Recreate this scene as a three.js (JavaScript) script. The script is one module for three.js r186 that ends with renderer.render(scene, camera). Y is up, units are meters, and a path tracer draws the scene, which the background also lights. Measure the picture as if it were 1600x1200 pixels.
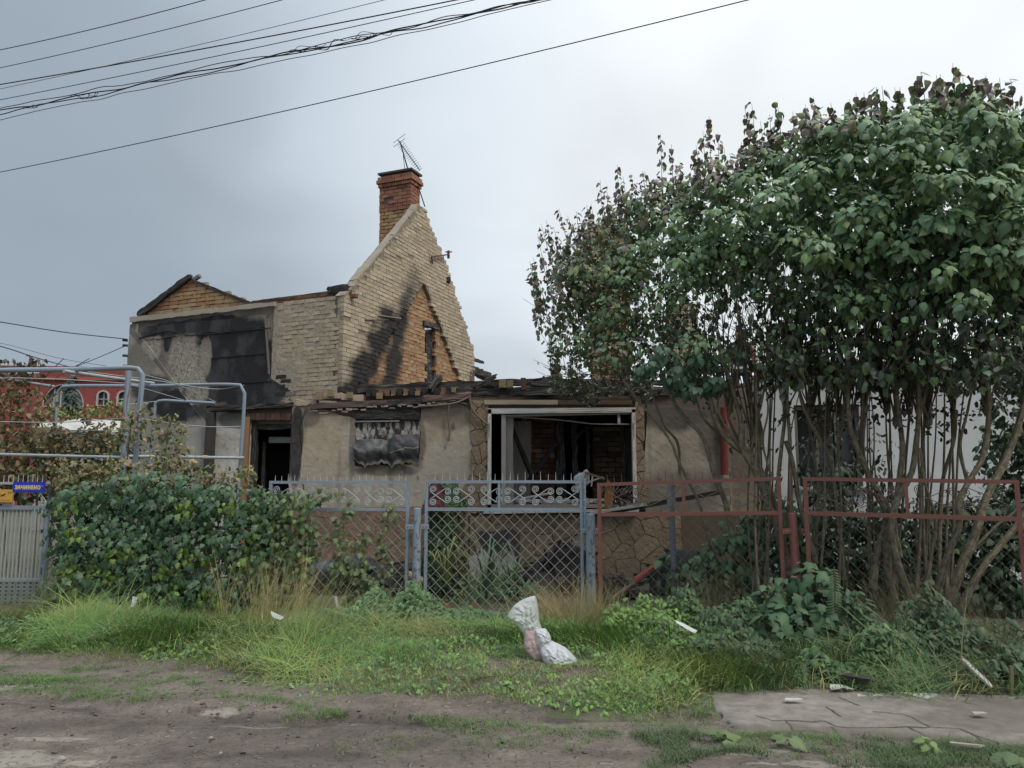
import * as THREE from 'three';
import { mergeGeometries } from 'three/addons/utils/BufferGeometryUtils.js';
import { MarchingCubes } from 'three/addons/objects/MarchingCubes.js';

// ---------- camera, sky, sun, exposure ----------
const scene = new THREE.Scene();
const camera = new THREE.PerspectiveCamera(53.05, 4 / 3, 0.1, 800);
const EYE = 1.6, PITCH = 7.35 * Math.PI / 180, FOCAL = 1202;
camera.position.set(0, EYE, 0);
camera.rotation.x = PITCH;
scene.add(camera);
const EXPOSURE = 1.36;

// small deterministic noise kit
const rng = (s) => () => { s = (s + 0x6d2b79f5) | 0; let t = Math.imul(s ^ (s >>> 15), 1 | s); t = (t + Math.imul(t ^ (t >>> 7), 61 | t)) ^ t; return ((t ^ (t >>> 14)) >>> 0) / 4294967296; };
const hash = (x, y, s) => { let h = Math.imul(x, 374761393) + Math.imul(y, 668265263) + Math.imul(s, 1442695041); h = Math.imul(h ^ (h >>> 13), 1274126177); return ((h ^ (h >>> 16)) >>> 0) / 4294967296; };
const lerp = (a, b, t) => a + (b - a) * t, clamp = (x, a = 0, b = 1) => Math.min(b, Math.max(a, x));
const sm = (a, b, x) => { const t = clamp((x - a) / (b - a)); return t * t * (3 - 2 * t); };
function vnoise(x, y, s = 0, per = 0) {
  const xi = Math.floor(x), yi = Math.floor(y), fx = x - xi, fy = y - yi, w = (i) => per ? ((i % per) + per) % per : i;
  const u = fx * fx * (3 - 2 * fx), v = fy * fy * (3 - 2 * fy);
  return lerp(lerp(hash(w(xi), w(yi), s), hash(w(xi + 1), w(yi), s), u), lerp(hash(w(xi), w(yi + 1), s), hash(w(xi + 1), w(yi + 1), s), u), v);
}
function fbm(x, y, s = 0, oct = 4, per = 0) { let a = 0, k = 0.5, n = 0; for (let i = 0; i < oct; i++) { a += k * vnoise(x, y, s + i * 17, per); n += k; x *= 2; y *= 2; per *= 2; k *= 0.5; } return a / n; }
const mix3 = (a, b, t) => [lerp(a[0], b[0], t), lerp(a[1], b[1], t), lerp(a[2], b[2], t)];

function makeSky() {
  const W = 1024, H = 512, d = new Float32Array(W * H * 4);
  const sunDir = new THREE.Vector3(Math.cos(0.95) * Math.sin(1.0), Math.sin(0.95), -Math.cos(0.95) * Math.cos(1.0));
  const v = new THREE.Vector3();
  for (let j = 0; j < H; j++) for (let i = 0; i < W; i++) {
    const el = ((j + 0.5) / H - 0.5) * Math.PI, ph = ((i + 0.5) / W - 0.5) * 2 * Math.PI;
    v.set(Math.cos(ph) * Math.cos(el), Math.sin(el), Math.sin(ph) * Math.cos(el));
    const e = Math.max(0, v.y);
    // cloud layer projected on a high plane, so clouds flatten towards the horizon
    const k = 1 / (e + 0.28), cx = v.x * k, cz = v.z * k;
    const warp = fbm(cx * 1.1 + 7, cz * 1.1, 5, 4) - 0.5;
    const c1 = fbm(cx * 1.3 + warp * 1.4, cz * 1.3 + warp, 11, 5), c2 = fbm(cx * 3.4 + warp * 2, cz * 3.4, 23, 4);
    const near = Math.max(0, v.dot(sunDir));
    // the dark cloud bank lies ahead to the left, the veil thins towards the right
    const bank = sm(-0.5, 0.42, v.x * 0.95 + v.z * -0.02 + e * 0.12 + warp * 0.32);
    let L = lerp(0.3, 0.575, bank) + 0.18 * near * near * near + 0.75 * sm(0.5, 1.0, e);
    L *= 1 + (c1 - 0.5) * 0.62 * sm(0.1, 0.6, bank + 0.25) + (c2 - 0.5) * 0.10;
    const blue = mix3([0.83, 1.0, 1.18], [0.955, 1.0, 1.035], bank);
    const o = (j * W + i) * 4;
    const g = v.y < 0 ? 0.25 : 1;
    d[o] = L * blue[0] * g; d[o + 1] = L * blue[1] * g; d[o + 2] = L * blue[2] * g; d[o + 3] = 1;
  }
  const t = new THREE.DataTexture(d, W, H, THREE.RGBAFormat, THREE.FloatType);
  t.mapping = THREE.EquirectangularReflectionMapping; t.magFilter = THREE.LinearFilter; t.minFilter = THREE.LinearFilter; t.needsUpdate = true;
  return t;
}
const sky = makeSky();
scene.background = sky; scene.environment = sky;
const sun = new THREE.DirectionalLight(0xfff3e2, 1.1);
sun.position.set(16, 30, 7); sun.target.position.set(0, 0, -9);
sun.castShadow = true; sun.shadow.radius = 34; sun.shadow.mapSize.set(2048, 2048);
Object.assign(sun.shadow.camera, { left: -30, right: 30, top: 30, bottom: -30, near: 1, far: 120 });
scene.add(sun, sun.target);

// ---------- helpers ----------
const V = (x, y, z) => new THREE.Vector3(x, y, z);
// where the sight line through a point of the photograph meets a plane (used to survey the place)
function ray(px, py) {
  const x = (px - 800) / FOCAL, y = -(py - 600) / FOCAL;
  return V(x, y * Math.cos(PITCH) + Math.sin(PITCH), -Math.cos(PITCH) + y * Math.sin(PITCH));
}
const at = (px, py, D) => { const r = ray(px, py); return r.multiplyScalar(D / -r.z).add(V(0, EYE, 0)); };
const onY = (px, py, Y) => { const r = ray(px, py); return r.multiplyScalar((Y - EYE) / r.y).add(V(0, EYE, 0)); };
function onPlane(px, py, o, n) { const r = ray(px, py), e = V(0, EYE, 0); return r.multiplyScalar(o.clone().sub(e).dot(n) / r.dot(n)).add(e); }

const used = {};
function numbered(n) { if (!(n in used)) { used[n] = 0; return n; } return n + '_' + String(++used[n]).padStart(3, '0'); }
function tag(o, label, category, group) { o.userData.label = label; o.userData.category = category; if (group) o.userData.group = group; return o; }
function shadowed(o) { o.castShadow = o.receiveShadow = true; return o; }
function thing(name, label, category, pos = [0, 0, 0], turn = 0, group) {
  const o = new THREE.Group(); o.name = numbered(name); o.position.set(...(pos.isVector3 ? pos.toArray() : pos)); o.rotation.y = turn; scene.add(o);
  return tag(o, label, category, group);
}
function part(name, geo, mat, parent) {
  if (Array.isArray(geo)) geo = join(geo);
  const m = shadowed(new THREE.Mesh(geo, mat)); m.name = name; parent.add(m); return m;
}
function single(name, geo, mat, label, category, group) { const m = part(numbered(name), geo, mat, scene); return tag(m, label, category, group); }
function struct(name, geo, mat) { const m = part(numbered(name), geo, mat, scene); m.userData.kind = 'structure'; m.castShadow = true; return m; }
function join(list) {
  list = list.map((g) => (g.index ? g.toNonIndexed() : g));
  const keep = ['position', 'normal', 'uv'];
  if (list.every((g) => g.attributes.color)) keep.push('color');
  for (const g of list) for (const k of Object.keys(g.attributes)) if (!keep.includes(k)) g.deleteAttribute(k);
  return mergeGeometries(list);
}
function box(w, h, d, x = 0, y = 0, z = 0) { const g = new THREE.BoxGeometry(w, h, d); g.translate(x, y, z); return g; }
// bar of section w x h from p to q
function bar(p, q, w, h = w, segs = 1) {
  const L = p.distanceTo(q), g = new THREE.BoxGeometry(w, h, L, 1, 1, segs), m = new THREE.Matrix4().lookAt(q, p, Math.abs(q.y - p.y) > 0.95 * L ? V(0, 0, 1) : V(0, 1, 0));
  g.applyMatrix4(m); g.translate((p.x + q.x) / 2, (p.y + q.y) / 2, (p.z + q.z) / 2); return g;
}
function rod(p, q, r, n = 8, r2 = r) {
  const L = p.distanceTo(q), g = new THREE.CylinderGeometry(r2, r, L, n, 1);
  g.applyQuaternion(new THREE.Quaternion().setFromUnitVectors(V(0, 1, 0), q.clone().sub(p).normalize()));
  g.translate((p.x + q.x) / 2, (p.y + q.y) / 2, (p.z + q.z) / 2); return g;
}
function tube(pts, r, segs = 24, n = 6) { return new THREE.TubeGeometry(new THREE.CatmullRomCurve3(pts, false, 'centripetal'), segs, r, n, false); }
// tapered, slightly knotty stem
function stem(pts, r0, r1, segs = 18, n = 8, seed = 1, knot = 0.12) {
  const c = new THREE.CatmullRomCurve3(pts, false, 'centripetal'), f = c.computeFrenetFrames(segs, false), pos = [], nor = [], uv = [], idx = [], L = c.getLength();
  for (let i = 0; i <= segs; i++) {
    const t = i / segs, p = c.getPointAt(t), r = lerp(r0, r1, t);
    for (let j = 0; j <= n; j++) {
      const a = j / n * Math.PI * 2, k = r * (1 + knot * (vnoise(t * L * 14, Math.cos(a) * 1.2 + seed, seed) - 0.5) * 2 + knot * (vnoise(t * L * 4, seed * 3.1, seed + 9) - 0.5));
      const d = f.normals[i].clone().multiplyScalar(Math.cos(a)).addScaledVector(f.binormals[i], Math.sin(a));
      pos.push(p.x + d.x * k, p.y + d.y * k, p.z + d.z * k); nor.push(d.x, d.y, d.z); uv.push(j / n, t * L * 2);
      if (i < segs && j < n) { const a0 = i * (n + 1) + j, b0 = a0 + n + 1; idx.push(a0, a0 + 1, b0, b0, a0 + 1, b0 + 1); }
    }
  }
  return geom(pos, idx, uv, nor);
}
function geom(pos, idx, uv, nor, col) {
  const g = new THREE.BufferGeometry();
  g.setAttribute('position', new THREE.Float32BufferAttribute(pos, 3));
  if (uv) g.setAttribute('uv', new THREE.Float32BufferAttribute(uv, 2));
  if (col) g.setAttribute('color', new THREE.Float32BufferAttribute(col, 3));
  if (idx) g.setIndex(idx);
  if (nor) g.setAttribute('normal', new THREE.Float32BufferAttribute(nor, 3)); else g.computeVertexNormals();
  return g;
}
// polygon (list of [x, y]) pushed out along +z by d; uv in metres
function slab(pts, d, z = 0, holes = [], bevel = 0) {
  const s = new THREE.Shape(pts.map((p) => new THREE.Vector2(p[0], p[1])));
  for (const h of holes) s.holes.push(new THREE.Path(h.map((p) => new THREE.Vector2(p[0], p[1]))));
  const g = new THREE.ExtrudeGeometry(s, { depth: d - 2 * bevel, bevelEnabled: bevel > 0, bevelThickness: bevel, bevelSize: bevel, bevelOffset: -bevel, bevelSegments: 1, steps: 1 });
  g.translate(0, 0, z + bevel); return g;
}
// break the edges of a polygon into a ragged outline
function ragged(pts, step, amp, seed) {
  const out = [];
  pts.forEach((p, i) => {
    const q = pts[(i + 1) % pts.length], L = Math.hypot(q[0] - p[0], q[1] - p[1]), n = Math.max(1, Math.round(L / step)), a = p[2] ?? amp;
    for (let k = 0; k < n; k++) {
      const t = k / n, e = (k ? 1 : 0.4) * a * 2, x = lerp(p[0], q[0], t), y = lerp(p[1], q[1], t), w = (vnoise(x * 9 + seed, y * 9, seed) - 0.5) + (vnoise(x * 31, y * 31 + seed, seed + 4) - 0.5) * 0.6;
      out.push([x + (q[1] - p[1]) / L * w * e, y - (q[0] - p[0]) / L * w * e]);
    }
  });
  return out;
}
// uv of a geometry remapped so that the rectangle x0..x1, y0..y1 (its own axes) fills a texture
function fitUV(g, x0, y0, x1, y1) { const p = g.attributes.position, u = g.attributes.uv; for (let i = 0; i < p.count; i++) u.setXY(i, (p.getX(i) - x0) / (x1 - x0), (p.getY(i) - y0) / (y1 - y0)); return g; }
function scaleUV(g, k) { const u = g.attributes.uv; for (let i = 0; i < u.count; i++) u.setXY(i, u.getX(i) * k, u.getY(i) * k); return g; }
// roughen a geometry's vertices
function rough(g, amp, freq, seed = 1) {
  const p = g.attributes.position, n = g.attributes.normal, done = new Map();
  for (let i = 0; i < p.count; i++) {
    const x = p.getX(i), y = p.getY(i), z = p.getZ(i), f = (o) => (vnoise(x * freq + z * freq * 0.7 + o, y * freq + o * 3 + z * freq * 0.4, seed + o) - 0.5) * 2 * amp;
    p.setXYZ(i, x + f(1), y + f(2), z + f(3));
  }
  g.computeVertexNormals(); return g;
}
function charred(p, q, w, h, seed) {  // a burnt timber
  const L = p.distanceTo(q), g = new THREE.BoxGeometry(w, h, L, 3, 3, Math.max(4, Math.round(L / 0.09))), a = g.attributes.position;
  for (let i = 0; i < a.count; i++) {
    const z = a.getZ(i), t = z / L + 0.5, k = 1 - 0.25 * vnoise(z * 2.3, seed, seed) - 0.12 * vnoise(z * 11, seed, seed + 3);
    a.setXY(i, a.getX(i) * k + (vnoise(z * 7 + a.getY(i) * 40, seed + 2, seed) - 0.5) * w * 0.22, a.getY(i) * k + (vnoise(z * 7 + a.getX(i) * 40, seed + 5, seed) - 0.5) * h * 0.22);
    if (Math.abs(t - 0.5) > 0.495) a.setZ(i, z + (vnoise(a.getX(i) * 50, a.getY(i) * 50, seed) - 0.5) * 0.12);
  }
  const m = new THREE.Matrix4().lookAt(q, p, Math.abs(q.y - p.y) > 0.95 * L ? V(0, 0, 1) : V(0, 1, 0));
  g.applyMatrix4(m); g.translate((p.x + q.x) / 2, (p.y + q.y) / 2, (p.z + q.z) / 2); g.computeVertexNormals(); return g;
}

// ---------- textures ----------
const enc = (c) => { c = clamp(c); return Math.round(255 * (c < 0.0031308 ? 12.92 * c : 1.055 * Math.pow(c, 1 / 2.4) - 0.055)); };
function paint(w, h, fn, x0 = 0, y0 = 0, x1 = 1, y1 = 1) {  // colour map from linear values
  const d = new Uint8Array(w * h * 4);
  for (let j = 0; j < h; j++) for (let i = 0; i < w; i++) { const c = fn(lerp(x0, x1, (i + 0.5) / w), lerp(y0, y1, (j + 0.5) / h)), o = (j * w + i) * 4; d[o] = enc(c[0]); d[o + 1] = enc(c[1]); d[o + 2] = enc(c[2]); d[o + 3] = c[3] === undefined ? 255 : Math.round(c[3] * 255); }
  const t = new THREE.DataTexture(d, w, h); t.colorSpace = THREE.SRGBColorSpace; return texSet(t);
}
function height(w, h, fn, x0 = 0, y0 = 0, x1 = 1, y1 = 1) {
  const d = new Uint8Array(w * h * 4);
  for (let j = 0; j < h; j++) for (let i = 0; i < w; i++) { const c = Math.round(255 * clamp(fn(lerp(x0, x1, (i + 0.5) / w), lerp(y0, y1, (j + 0.5) / h)))), o = (j * w + i) * 4; d[o] = d[o + 1] = d[o + 2] = c; d[o + 3] = 255; }
  return texSet(new THREE.DataTexture(d, w, h));
}
function texSet(t) { t.wrapS = t.wrapT = THREE.RepeatWrapping; t.magFilter = THREE.LinearFilter; t.minFilter = THREE.LinearMipmapLinearFilter; t.generateMipmaps = true; t.needsUpdate = true; return t; }
const rep = (t, k, k2 = k) => { const c = t.clone(); c.repeat.set(k, k2); c.needsUpdate = true; return c; };
const std = (o) => new THREE.MeshStandardMaterial({ roughness: 0.9, ...o });
const rgb = (r, g, b) => new THREE.Color().setRGB(r, g, b);

// grain for brick, plaster, stone (tile = 1 unit)
const grainB = height(256, 256, (x, y) => fbm(x * 16, y * 16, 3, 4, 16));
const grainC = paint(256, 256, (x, y) => { const k = 0.62 + 0.45 * fbm(x * 8, y * 8, 8, 5, 8) + (hash(Math.floor(x * 256), Math.floor(y * 256), 3) - 0.5) * 0.12; const s = vnoise(x * 40, y * 40, 4, 40) > 0.86 ? 0.72 : 1; return [k * s, k * s, k * s]; });
const charC = paint(256, 512, (x, y) => {  // alligator-cracked char with ash on the ridges
  const cx = Math.abs(vnoise(x * 9 + fbm(x * 8, y * 8, 2, 3, 8) * 1.2, y * 5, 31, 0) - 0.5) * 2, cy = Math.abs(vnoise(x * 5, y * 20, 37) - 0.5) * 2;
  const ash = sm(0.52, 0.85, fbm(x * 6, y * 10, 5, 4, 0)), b = 0.018 + 0.05 * sm(0.05, 0.5, Math.min(cx, cy));
  return mix3([b, b * 0.93, b * 0.9], [0.17, 0.155, 0.145], ash * 0.75);
});
const charB = height(256, 512, (x, y) => Math.min(Math.abs(vnoise(x * 9 + fbm(x * 8, y * 8, 2, 3, 8) * 1.2, y * 5, 31) - 0.5) * 4, Math.abs(vnoise(x * 5, y * 20, 37) - 0.5) * 4, 1));
const barkC = paint(128, 512, (x, y) => { const k = 0.3 + 1.0 * fbm(x * 26, y * 9, 6, 4, 0), l = sm(0.5, 0.7, fbm(x * 7 + 4, y * 8, 9, 4)), w = sm(0.58, 0.7, fbm(x * 18, y * 11, 5, 3)) * 0.6; return mix3(mix3([0.2 * k, 0.165 * k, 0.11 * k], [0.25, 0.25, 0.17], l * 0.6), [0.05, 0.04, 0.03], w); });
const barkB = height(128, 512, (x, y) => 0.75 * fbm(x * 26, y * 9, 6, 4) + 0.25 * vnoise(x * 5, y * 24, 2));
const M = {
  char: std({ map: charC, bumpMap: charB, bumpScale: 0.012, roughness: 0.78 }),
  bark: std({ map: barkC, bumpMap: barkB, bumpScale: 0.012 }),
  soot: std({ color: rgb(0.02, 0.019, 0.019), bumpMap: grainB, bumpScale: 0.01 }),
};
const tone = (r, g, b, o = {}) => std({ color: rgb(r, g, b), map: grainC, bumpMap: grainB, bumpScale: 0.004, ...o });
// weathered enamel paint on steel: chalking, rust freckles
function enamel(c, rust, seed) {
  const t = paint(256, 512, (x, y) => {
    const n = fbm(x * 6, y * 24, seed, 5), r = sm(0.56, 0.72, fbm(x * 10, y * 38, seed + 40, 5)) * rust, k = 0.8 + 0.42 * n;
    return mix3([c[0] * k, c[1] * k, c[2] * k], [0.13, 0.062, 0.035], r);
  });
  return std({ map: t, roughness: 0.62, metalness: 0.0, bumpMap: grainB, bumpScale: 0.0015 });
}
M.blue = enamel([0.235, 0.295, 0.36], 0.75, 3);
M.red = enamel([0.2, 0.075, 0.062], 0.8, 8);
M.wire = std({ color: rgb(0.3, 0.28, 0.25), roughness: 0.6, metalness: 0.3 });
M.black = std({ color: rgb(0.012, 0.012, 0.013), roughness: 0.6 });
M.white = tone(0.72, 0.73, 0.72, { roughness: 0.5, bumpScale: 0.001 });
// ---------- ground, road, pavement ----------
const roadEdge = (x) => 6.35 + 0.035 * x * 0 + (x < -1 ? -0.02 * x : -0.22 * x * 0.5) + 0.25 * (vnoise(x * 0.9 + 3, 1.5, 7) - 0.5);
// depth at which the verge starts, from the photograph: far on the left, nearer towards the middle
function vergeDepth(x) {
  const k = [[-30, 7.3], [-5, 7.2], [-3.2, 7.0], [-2.2, 6.3], [-1.2, 5.75], [0, 5.45], [1, 5.25], [1.6, 5.2], [2.2, 5.1], [4, 4.9], [30, 4.7]];
  for (let i = 0; i < k.length - 1; i++) if (x <= k[i + 1][0]) return lerp(k[i][1], k[i + 1][1], clamp((x - k[i][0]) / (k[i + 1][0] - k[i][0]))) + 0.3 * (fbm(x * 1.6, 3.3, 14, 3) - 0.5);
  return 4.7;
}
function groundH(x, d) {
  const v = vergeDepth(x), bank = sm(v - 0.1, v + 1.4, d) * 0.09 * (1 - sm(1.2, 1.7, x) * (1 - sm(6.2, 6.8, d)));
  return bank + 0.035 * (fbm(x * 0.8, d * 0.8, 3, 3) - 0.5) + (d < v ? 0.018 * (fbm(x * 3, d * 3, 6, 3) - 0.5) : 0.05 * (fbm(x * 2.2, d * 2.2, 9, 3) - 0.5));
}
function sheet(x0, x1, d0, d1, nx, nd, hf, keep) {
  const pos = [], uv = [], idx = [];
  for (let j = 0; j <= nd; j++) for (let i = 0; i <= nx; i++) { const x = lerp(x0, x1, i / nx), d = lerp(d0, d1, j / nd); pos.push(x, hf(x, d), -d); uv.push(x, d); }
  for (let j = 0; j < nd; j++) for (let i = 0; i < nx; i++) { const a = j * (nx + 1) + i; if (keep && !keep(lerp(x0, x1, (i + 0.5) / nx), lerp(d0, d1, (j + 0.5) / nd))) continue; idx.push(a, a + 1, a + nx + 1, a + 1, a + nx + 2, a + nx + 1); }
  return geom(pos, idx, uv);
}
const soilC = paint(512, 512, (x, y) => {
  const n = fbm(x * 8, y * 8, 4, 5, 8), m = fbm(x * 32, y * 32, 14, 3, 32), g = sm(0.5, 0.7, fbm(x * 6, y * 6, 41, 4, 6));
  return mix3([0.07 + 0.08 * n, 0.06 + 0.066 * n, 0.045 + 0.05 * n].map((c) => c * (0.7 + 0.6 * m)), [0.05, 0.075, 0.025], g * 0.7);
});
// open land out to the horizon, and the yard
const land = sheet(-200, 200, -60, 400, 40, 46, (x, d) => -0.12);
struct('ground', land, std({ map: rep(soilC, 0.4), bumpMap: rep(grainB, 0.5), bumpScale: 0.03, roughness: 1 }));
struct('yard_soil', sheet(-16, 16, 4.2, 24, 160, 100, (x, d) => groundH(x, d) - 0.008 - 0.07 * (1 - sm(-0.1, 0.4, d - vergeDepth(x)))), std({ map: rep(soilC, 0.55), bumpMap: rep(grainB, 0.8), bumpScale: 0.04, roughness: 1 }));

// dirt road: packed grey-brown mud, wheel ruts, pale worn patches of old concrete, scattered clods
const RX0 = -5.7, RX1 = 5.7, RD0 = -4.3, RD1 = 8.2;
const px2ground = (px, py) => { const p = onY(px, py, 0.02); return [p.x, -p.z]; };
const patches = [[30, 1070, 0.34, 0.07], [85, 1150, 0.3, 0.045], [20, 1185, 0.5, 0.16], [340, 1103, 0.17, 0.09], [395, 1126, 0.2, 0.05], [130, 1148, 0.08, 0.03], [1190, 1170, 0.3, 0.06], [1310, 1188, 0.5, 0.06], [1420, 1200, 0.6, 0.08]].map(([x, y, a, b]) => [...px2ground(x, y), a, b]);
function roadCol(x, d) {
  const n = fbm(x * 1.1, d * 2.2, 4, 5), f = fbm(x * 7, d * 9, 12, 4), g = hash(Math.floor(x * 90), Math.floor(d * 90), 6);
  let c = mix3([0.105, 0.083, 0.066], [0.182, 0.153, 0.128], n);
  const gr = vnoise(x * 45, d * 52, 8), peb = sm(0.8, 0.9, vnoise(x * 31, d * 40, 18));
  c = c.map((k) => k * (0.66 + 0.6 * f) * (0.86 + 0.28 * g) * (0.85 + 0.3 * gr)); c = mix3(c, [0.27, 0.245, 0.21], peb * 0.45);
  const smear = fbm(x * 1.2 - d * 0.3, d * 7, 61, 4); c = c.map((k) => k * (0.75 + 0.5 * smear));
  const rut = Math.exp(-(((d - (5.55 - 0.12 * x + 0.22 * Math.sin(x * 0.9))) / 0.16) ** 2)) * sm(0.42, 0.62, fbm(x * 2.2, d * 5, 22, 3));
  const rut2 = Math.exp(-(((d - (4.75 - 0.1 * x + 0.15 * Math.sin(x * 1.3 + 1))) / 0.1) ** 2)) * sm(0.45, 0.6, fbm(x * 3, d * 6, 27, 3));
  c = mix3(c, [0.05, 0.04, 0.033], Math.max(rut * 0.8, rut2 * 0.5));
  const damp = sm(0.5, 0.72, fbm(x * 0.7 + 5, d * 1.5, 33, 4)); c = mix3(c, c.map((k) => k * 0.72), damp);
  for (const [a, b, ra, rb] of patches) { const e = ((x - a) / ra) ** 2 + ((d - b) / rb) ** 2 + (fbm(x * 7, d * 13, 3, 4) - 0.5) * 3.2; c = mix3(c, [0.27, 0.245, 0.205], (1 - sm(0.35, 1.0, e)) * (0.45 + 0.5 * f)); }
  const green = sm(0.6, 0.75, fbm(x * 3, d * 4, 51, 4)) * sm(vergeDepth(x) - 1.1, vergeDepth(x) + 0.1, d); c = mix3(c, [0.075, 0.07, 0.042], green * 0.4);
  return c;
}
const roadTex = paint(2048, 840, roadCol, RX0, RD0 + 8, RX1, RD1);
const roadBump = height(2048, 840, (x, d) => 0.3 * fbm(x * 5, d * 8, 3, 4) + 0.45 * fbm(x * 22, d * 26, 17, 4) + 0.35 * sm(0.72, 0.9, vnoise(x * 31, d * 40, 18)), RX0, RD0 + 8, RX1, RD1);
{
  const g = sheet(RX0, RX1, RD0 + 8, RD1, 380, 150, (x, d) => groundH(x, d) + 0.022 * (fbm(x * 3, d * 7, 77, 4) - 0.5) - 0.035 * Math.exp(-(((d - (5.55 - 0.12 * x + 0.22 * Math.sin(x * 0.9))) / 0.14) ** 2)), (x, d) => d < vergeDepth(x) + 0.5);
  const u = g.attributes.uv; for (let i = 0; i < u.count; i++) u.setXY(i, (u.getX(i) - RX0) / (RX1 - RX0), (u.getY(i) - RD0 - 8) / (RD1 - RD0 - 8));
  struct('road', g, std({ map: roadTex, bumpMap: roadBump, bumpScale: 0.045, roughness: 0.92 }));
}
// the road behind and beside the photographer
const packed = std({ color: rgb(0.155, 0.132, 0.112), bumpMap: rep(grainB, 0.7), bumpScale: 0.03 });
struct('road', sheet(-60, 60, -30, 3.72, 60, 20, (x, d) => -0.03), packed);
struct('road', sheet(-60, -5.68, 3.7, 7.3, 60, 8, (x, d) => -0.01), packed); struct('road', sheet(5.68, 60, 3.7, 5.0, 60, 8, (x, d) => -0.01), packed);
// ---------- the burnt house ----------
const A = 22.0 * Math.PI / 180, CX = -3.342, CD = 15, LW = 5.73, HE = 5.326, GW = 6.2, HP = 8.27, FD = 12.8;
const house = thing('burnt_house', 'roofless burnt brick house with tall gable, red chimney and sooty plaster walls', 'house', [CX, 0, -CD]);
const nL = V(-Math.sin(A), 0, Math.cos(A)), nG = V(Math.cos(A), 0, Math.sin(A)), C0 = V(CX, 0, -CD);
const xL = V(Math.cos(A), 0, Math.sin(A)), xG = V(Math.sin(A), 0, -Math.cos(A));
const onL = (px, py, off = 0) => { const p = onPlane(px, py, C0.clone().addScaledVector(nL, off), nL).sub(C0); return [p.dot(xL), p.y]; };
const onG = (px, py, off = 0) => { const p = onPlane(px, py, C0.clone().addScaledVector(nG, off), nG).sub(C0); return [p.dot(xG), p.y]; };
const onF = (px, py, D = FD) => { const p = at(px, py, D); return [p.x, p.y]; };
const inside = (poly, x, y) => { let c = false; for (let i = 0, j = poly.length - 1; i < poly.length; j = i++) if ((poly[i][1] > y) !== (poly[j][1] > y) && x < (poly[j][0] - poly[i][0]) * (y - poly[i][1]) / (poly[j][1] - poly[i][1]) + poly[i][0]) c = !c; return c; };
const segDist = (p, a, b) => { const dx = b[0] - a[0], dy = b[1] - a[1], t = clamp(((p[0] - a[0]) * dx + (p[1] - a[1]) * dy) / (dx * dx + dy * dy)); return Math.hypot(p[0] - a[0] - dx * t, p[1] - a[1] - dy * t); };

// brick making: a few slightly irregular bricks, shared
const BL = 0.25, BH = 0.078, BD = 0.1, PITCH_Y = 0.09;
function brickGeo(seed, w = BL, h = BH, d = BD, wear = 1) {
  const r = rng(seed), g = new THREE.BoxGeometry(w, h, d, 2, 1, 1), p = g.attributes.position, jit = new Map();
  for (let i = 0; i < p.count; i++) {
    const k = [p.getX(i), p.getY(i), p.getZ(i)].map((v) => v.toFixed(3)).join();
    if (!jit.has(k)) jit.set(k, [(r() - 0.5) * 0.012 * wear, (r() - 0.5) * 0.009 * wear, (r() - 0.6) * 0.012 * wear]);
    const j = jit.get(k); p.setXYZ(i, p.getX(i) + j[0], p.getY(i) + j[1], p.getZ(i) + j[2]);
  }
  const u = g.attributes.uv, o = [r(), r()]; for (let i = 0; i < u.count; i++) u.setXY(i, u.getX(i) * 0.7 + o[0], u.getY(i) * 0.25 + o[1]);
  g.computeVertexNormals(); return g;
}
const brickShapes = [1, 2, 3, 4].map((s) => brickGeo(s)), headShapes = [11, 12].map((s) => brickGeo(s, 0.12)), worn = [21, 22, 23].map((s) => brickGeo(s, BL, BH, BD, 1.6)), wornHead = [31, 32].map((s) => brickGeo(s, 0.12, BH, BD, 1.6));
const PAL = {
  cream: [[0.48, 0.4, 0.29], [0.44, 0.365, 0.265], [0.52, 0.435, 0.32], [0.4, 0.335, 0.245], [0.47, 0.385, 0.265]],
  orange: [[0.43, 0.235, 0.12], [0.4, 0.26, 0.15], [0.46, 0.29, 0.16], [0.36, 0.19, 0.1], [0.43, 0.315, 0.19]],
  red: [[0.3, 0.135, 0.082], [0.265, 0.115, 0.073], [0.34, 0.165, 0.1], [0.23, 0.1, 0.066]],
  tan: [[0.42, 0.26, 0.135], [0.36, 0.2, 0.1], [0.46, 0.31, 0.17], [0.4, 0.225, 0.105]],
};
const bm = {};
const brickMat = (pal, i, s) => bm[pal + i + s] ??= tone(...mix3(PAL[pal][i], [0.03, 0.028, 0.027], s / 5), { bumpScale: 0.005 });
const brickBin = [];   // every brick of the house: {parent, matrix, geo, pal, i, soot, size}
function lay(parent, x, y, z, geo, pal, i, soot, tilt = 0, ry = 0, sc = 1, fn = null) {
  const m = new THREE.Matrix4().compose(V(x, y, z), new THREE.Quaternion().setFromEuler(new THREE.Euler(0, ry, tilt)), V(sc, 1, 1));
  brickBin.push({ parent, m, geo, pal, i, soot, fn });
}
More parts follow.
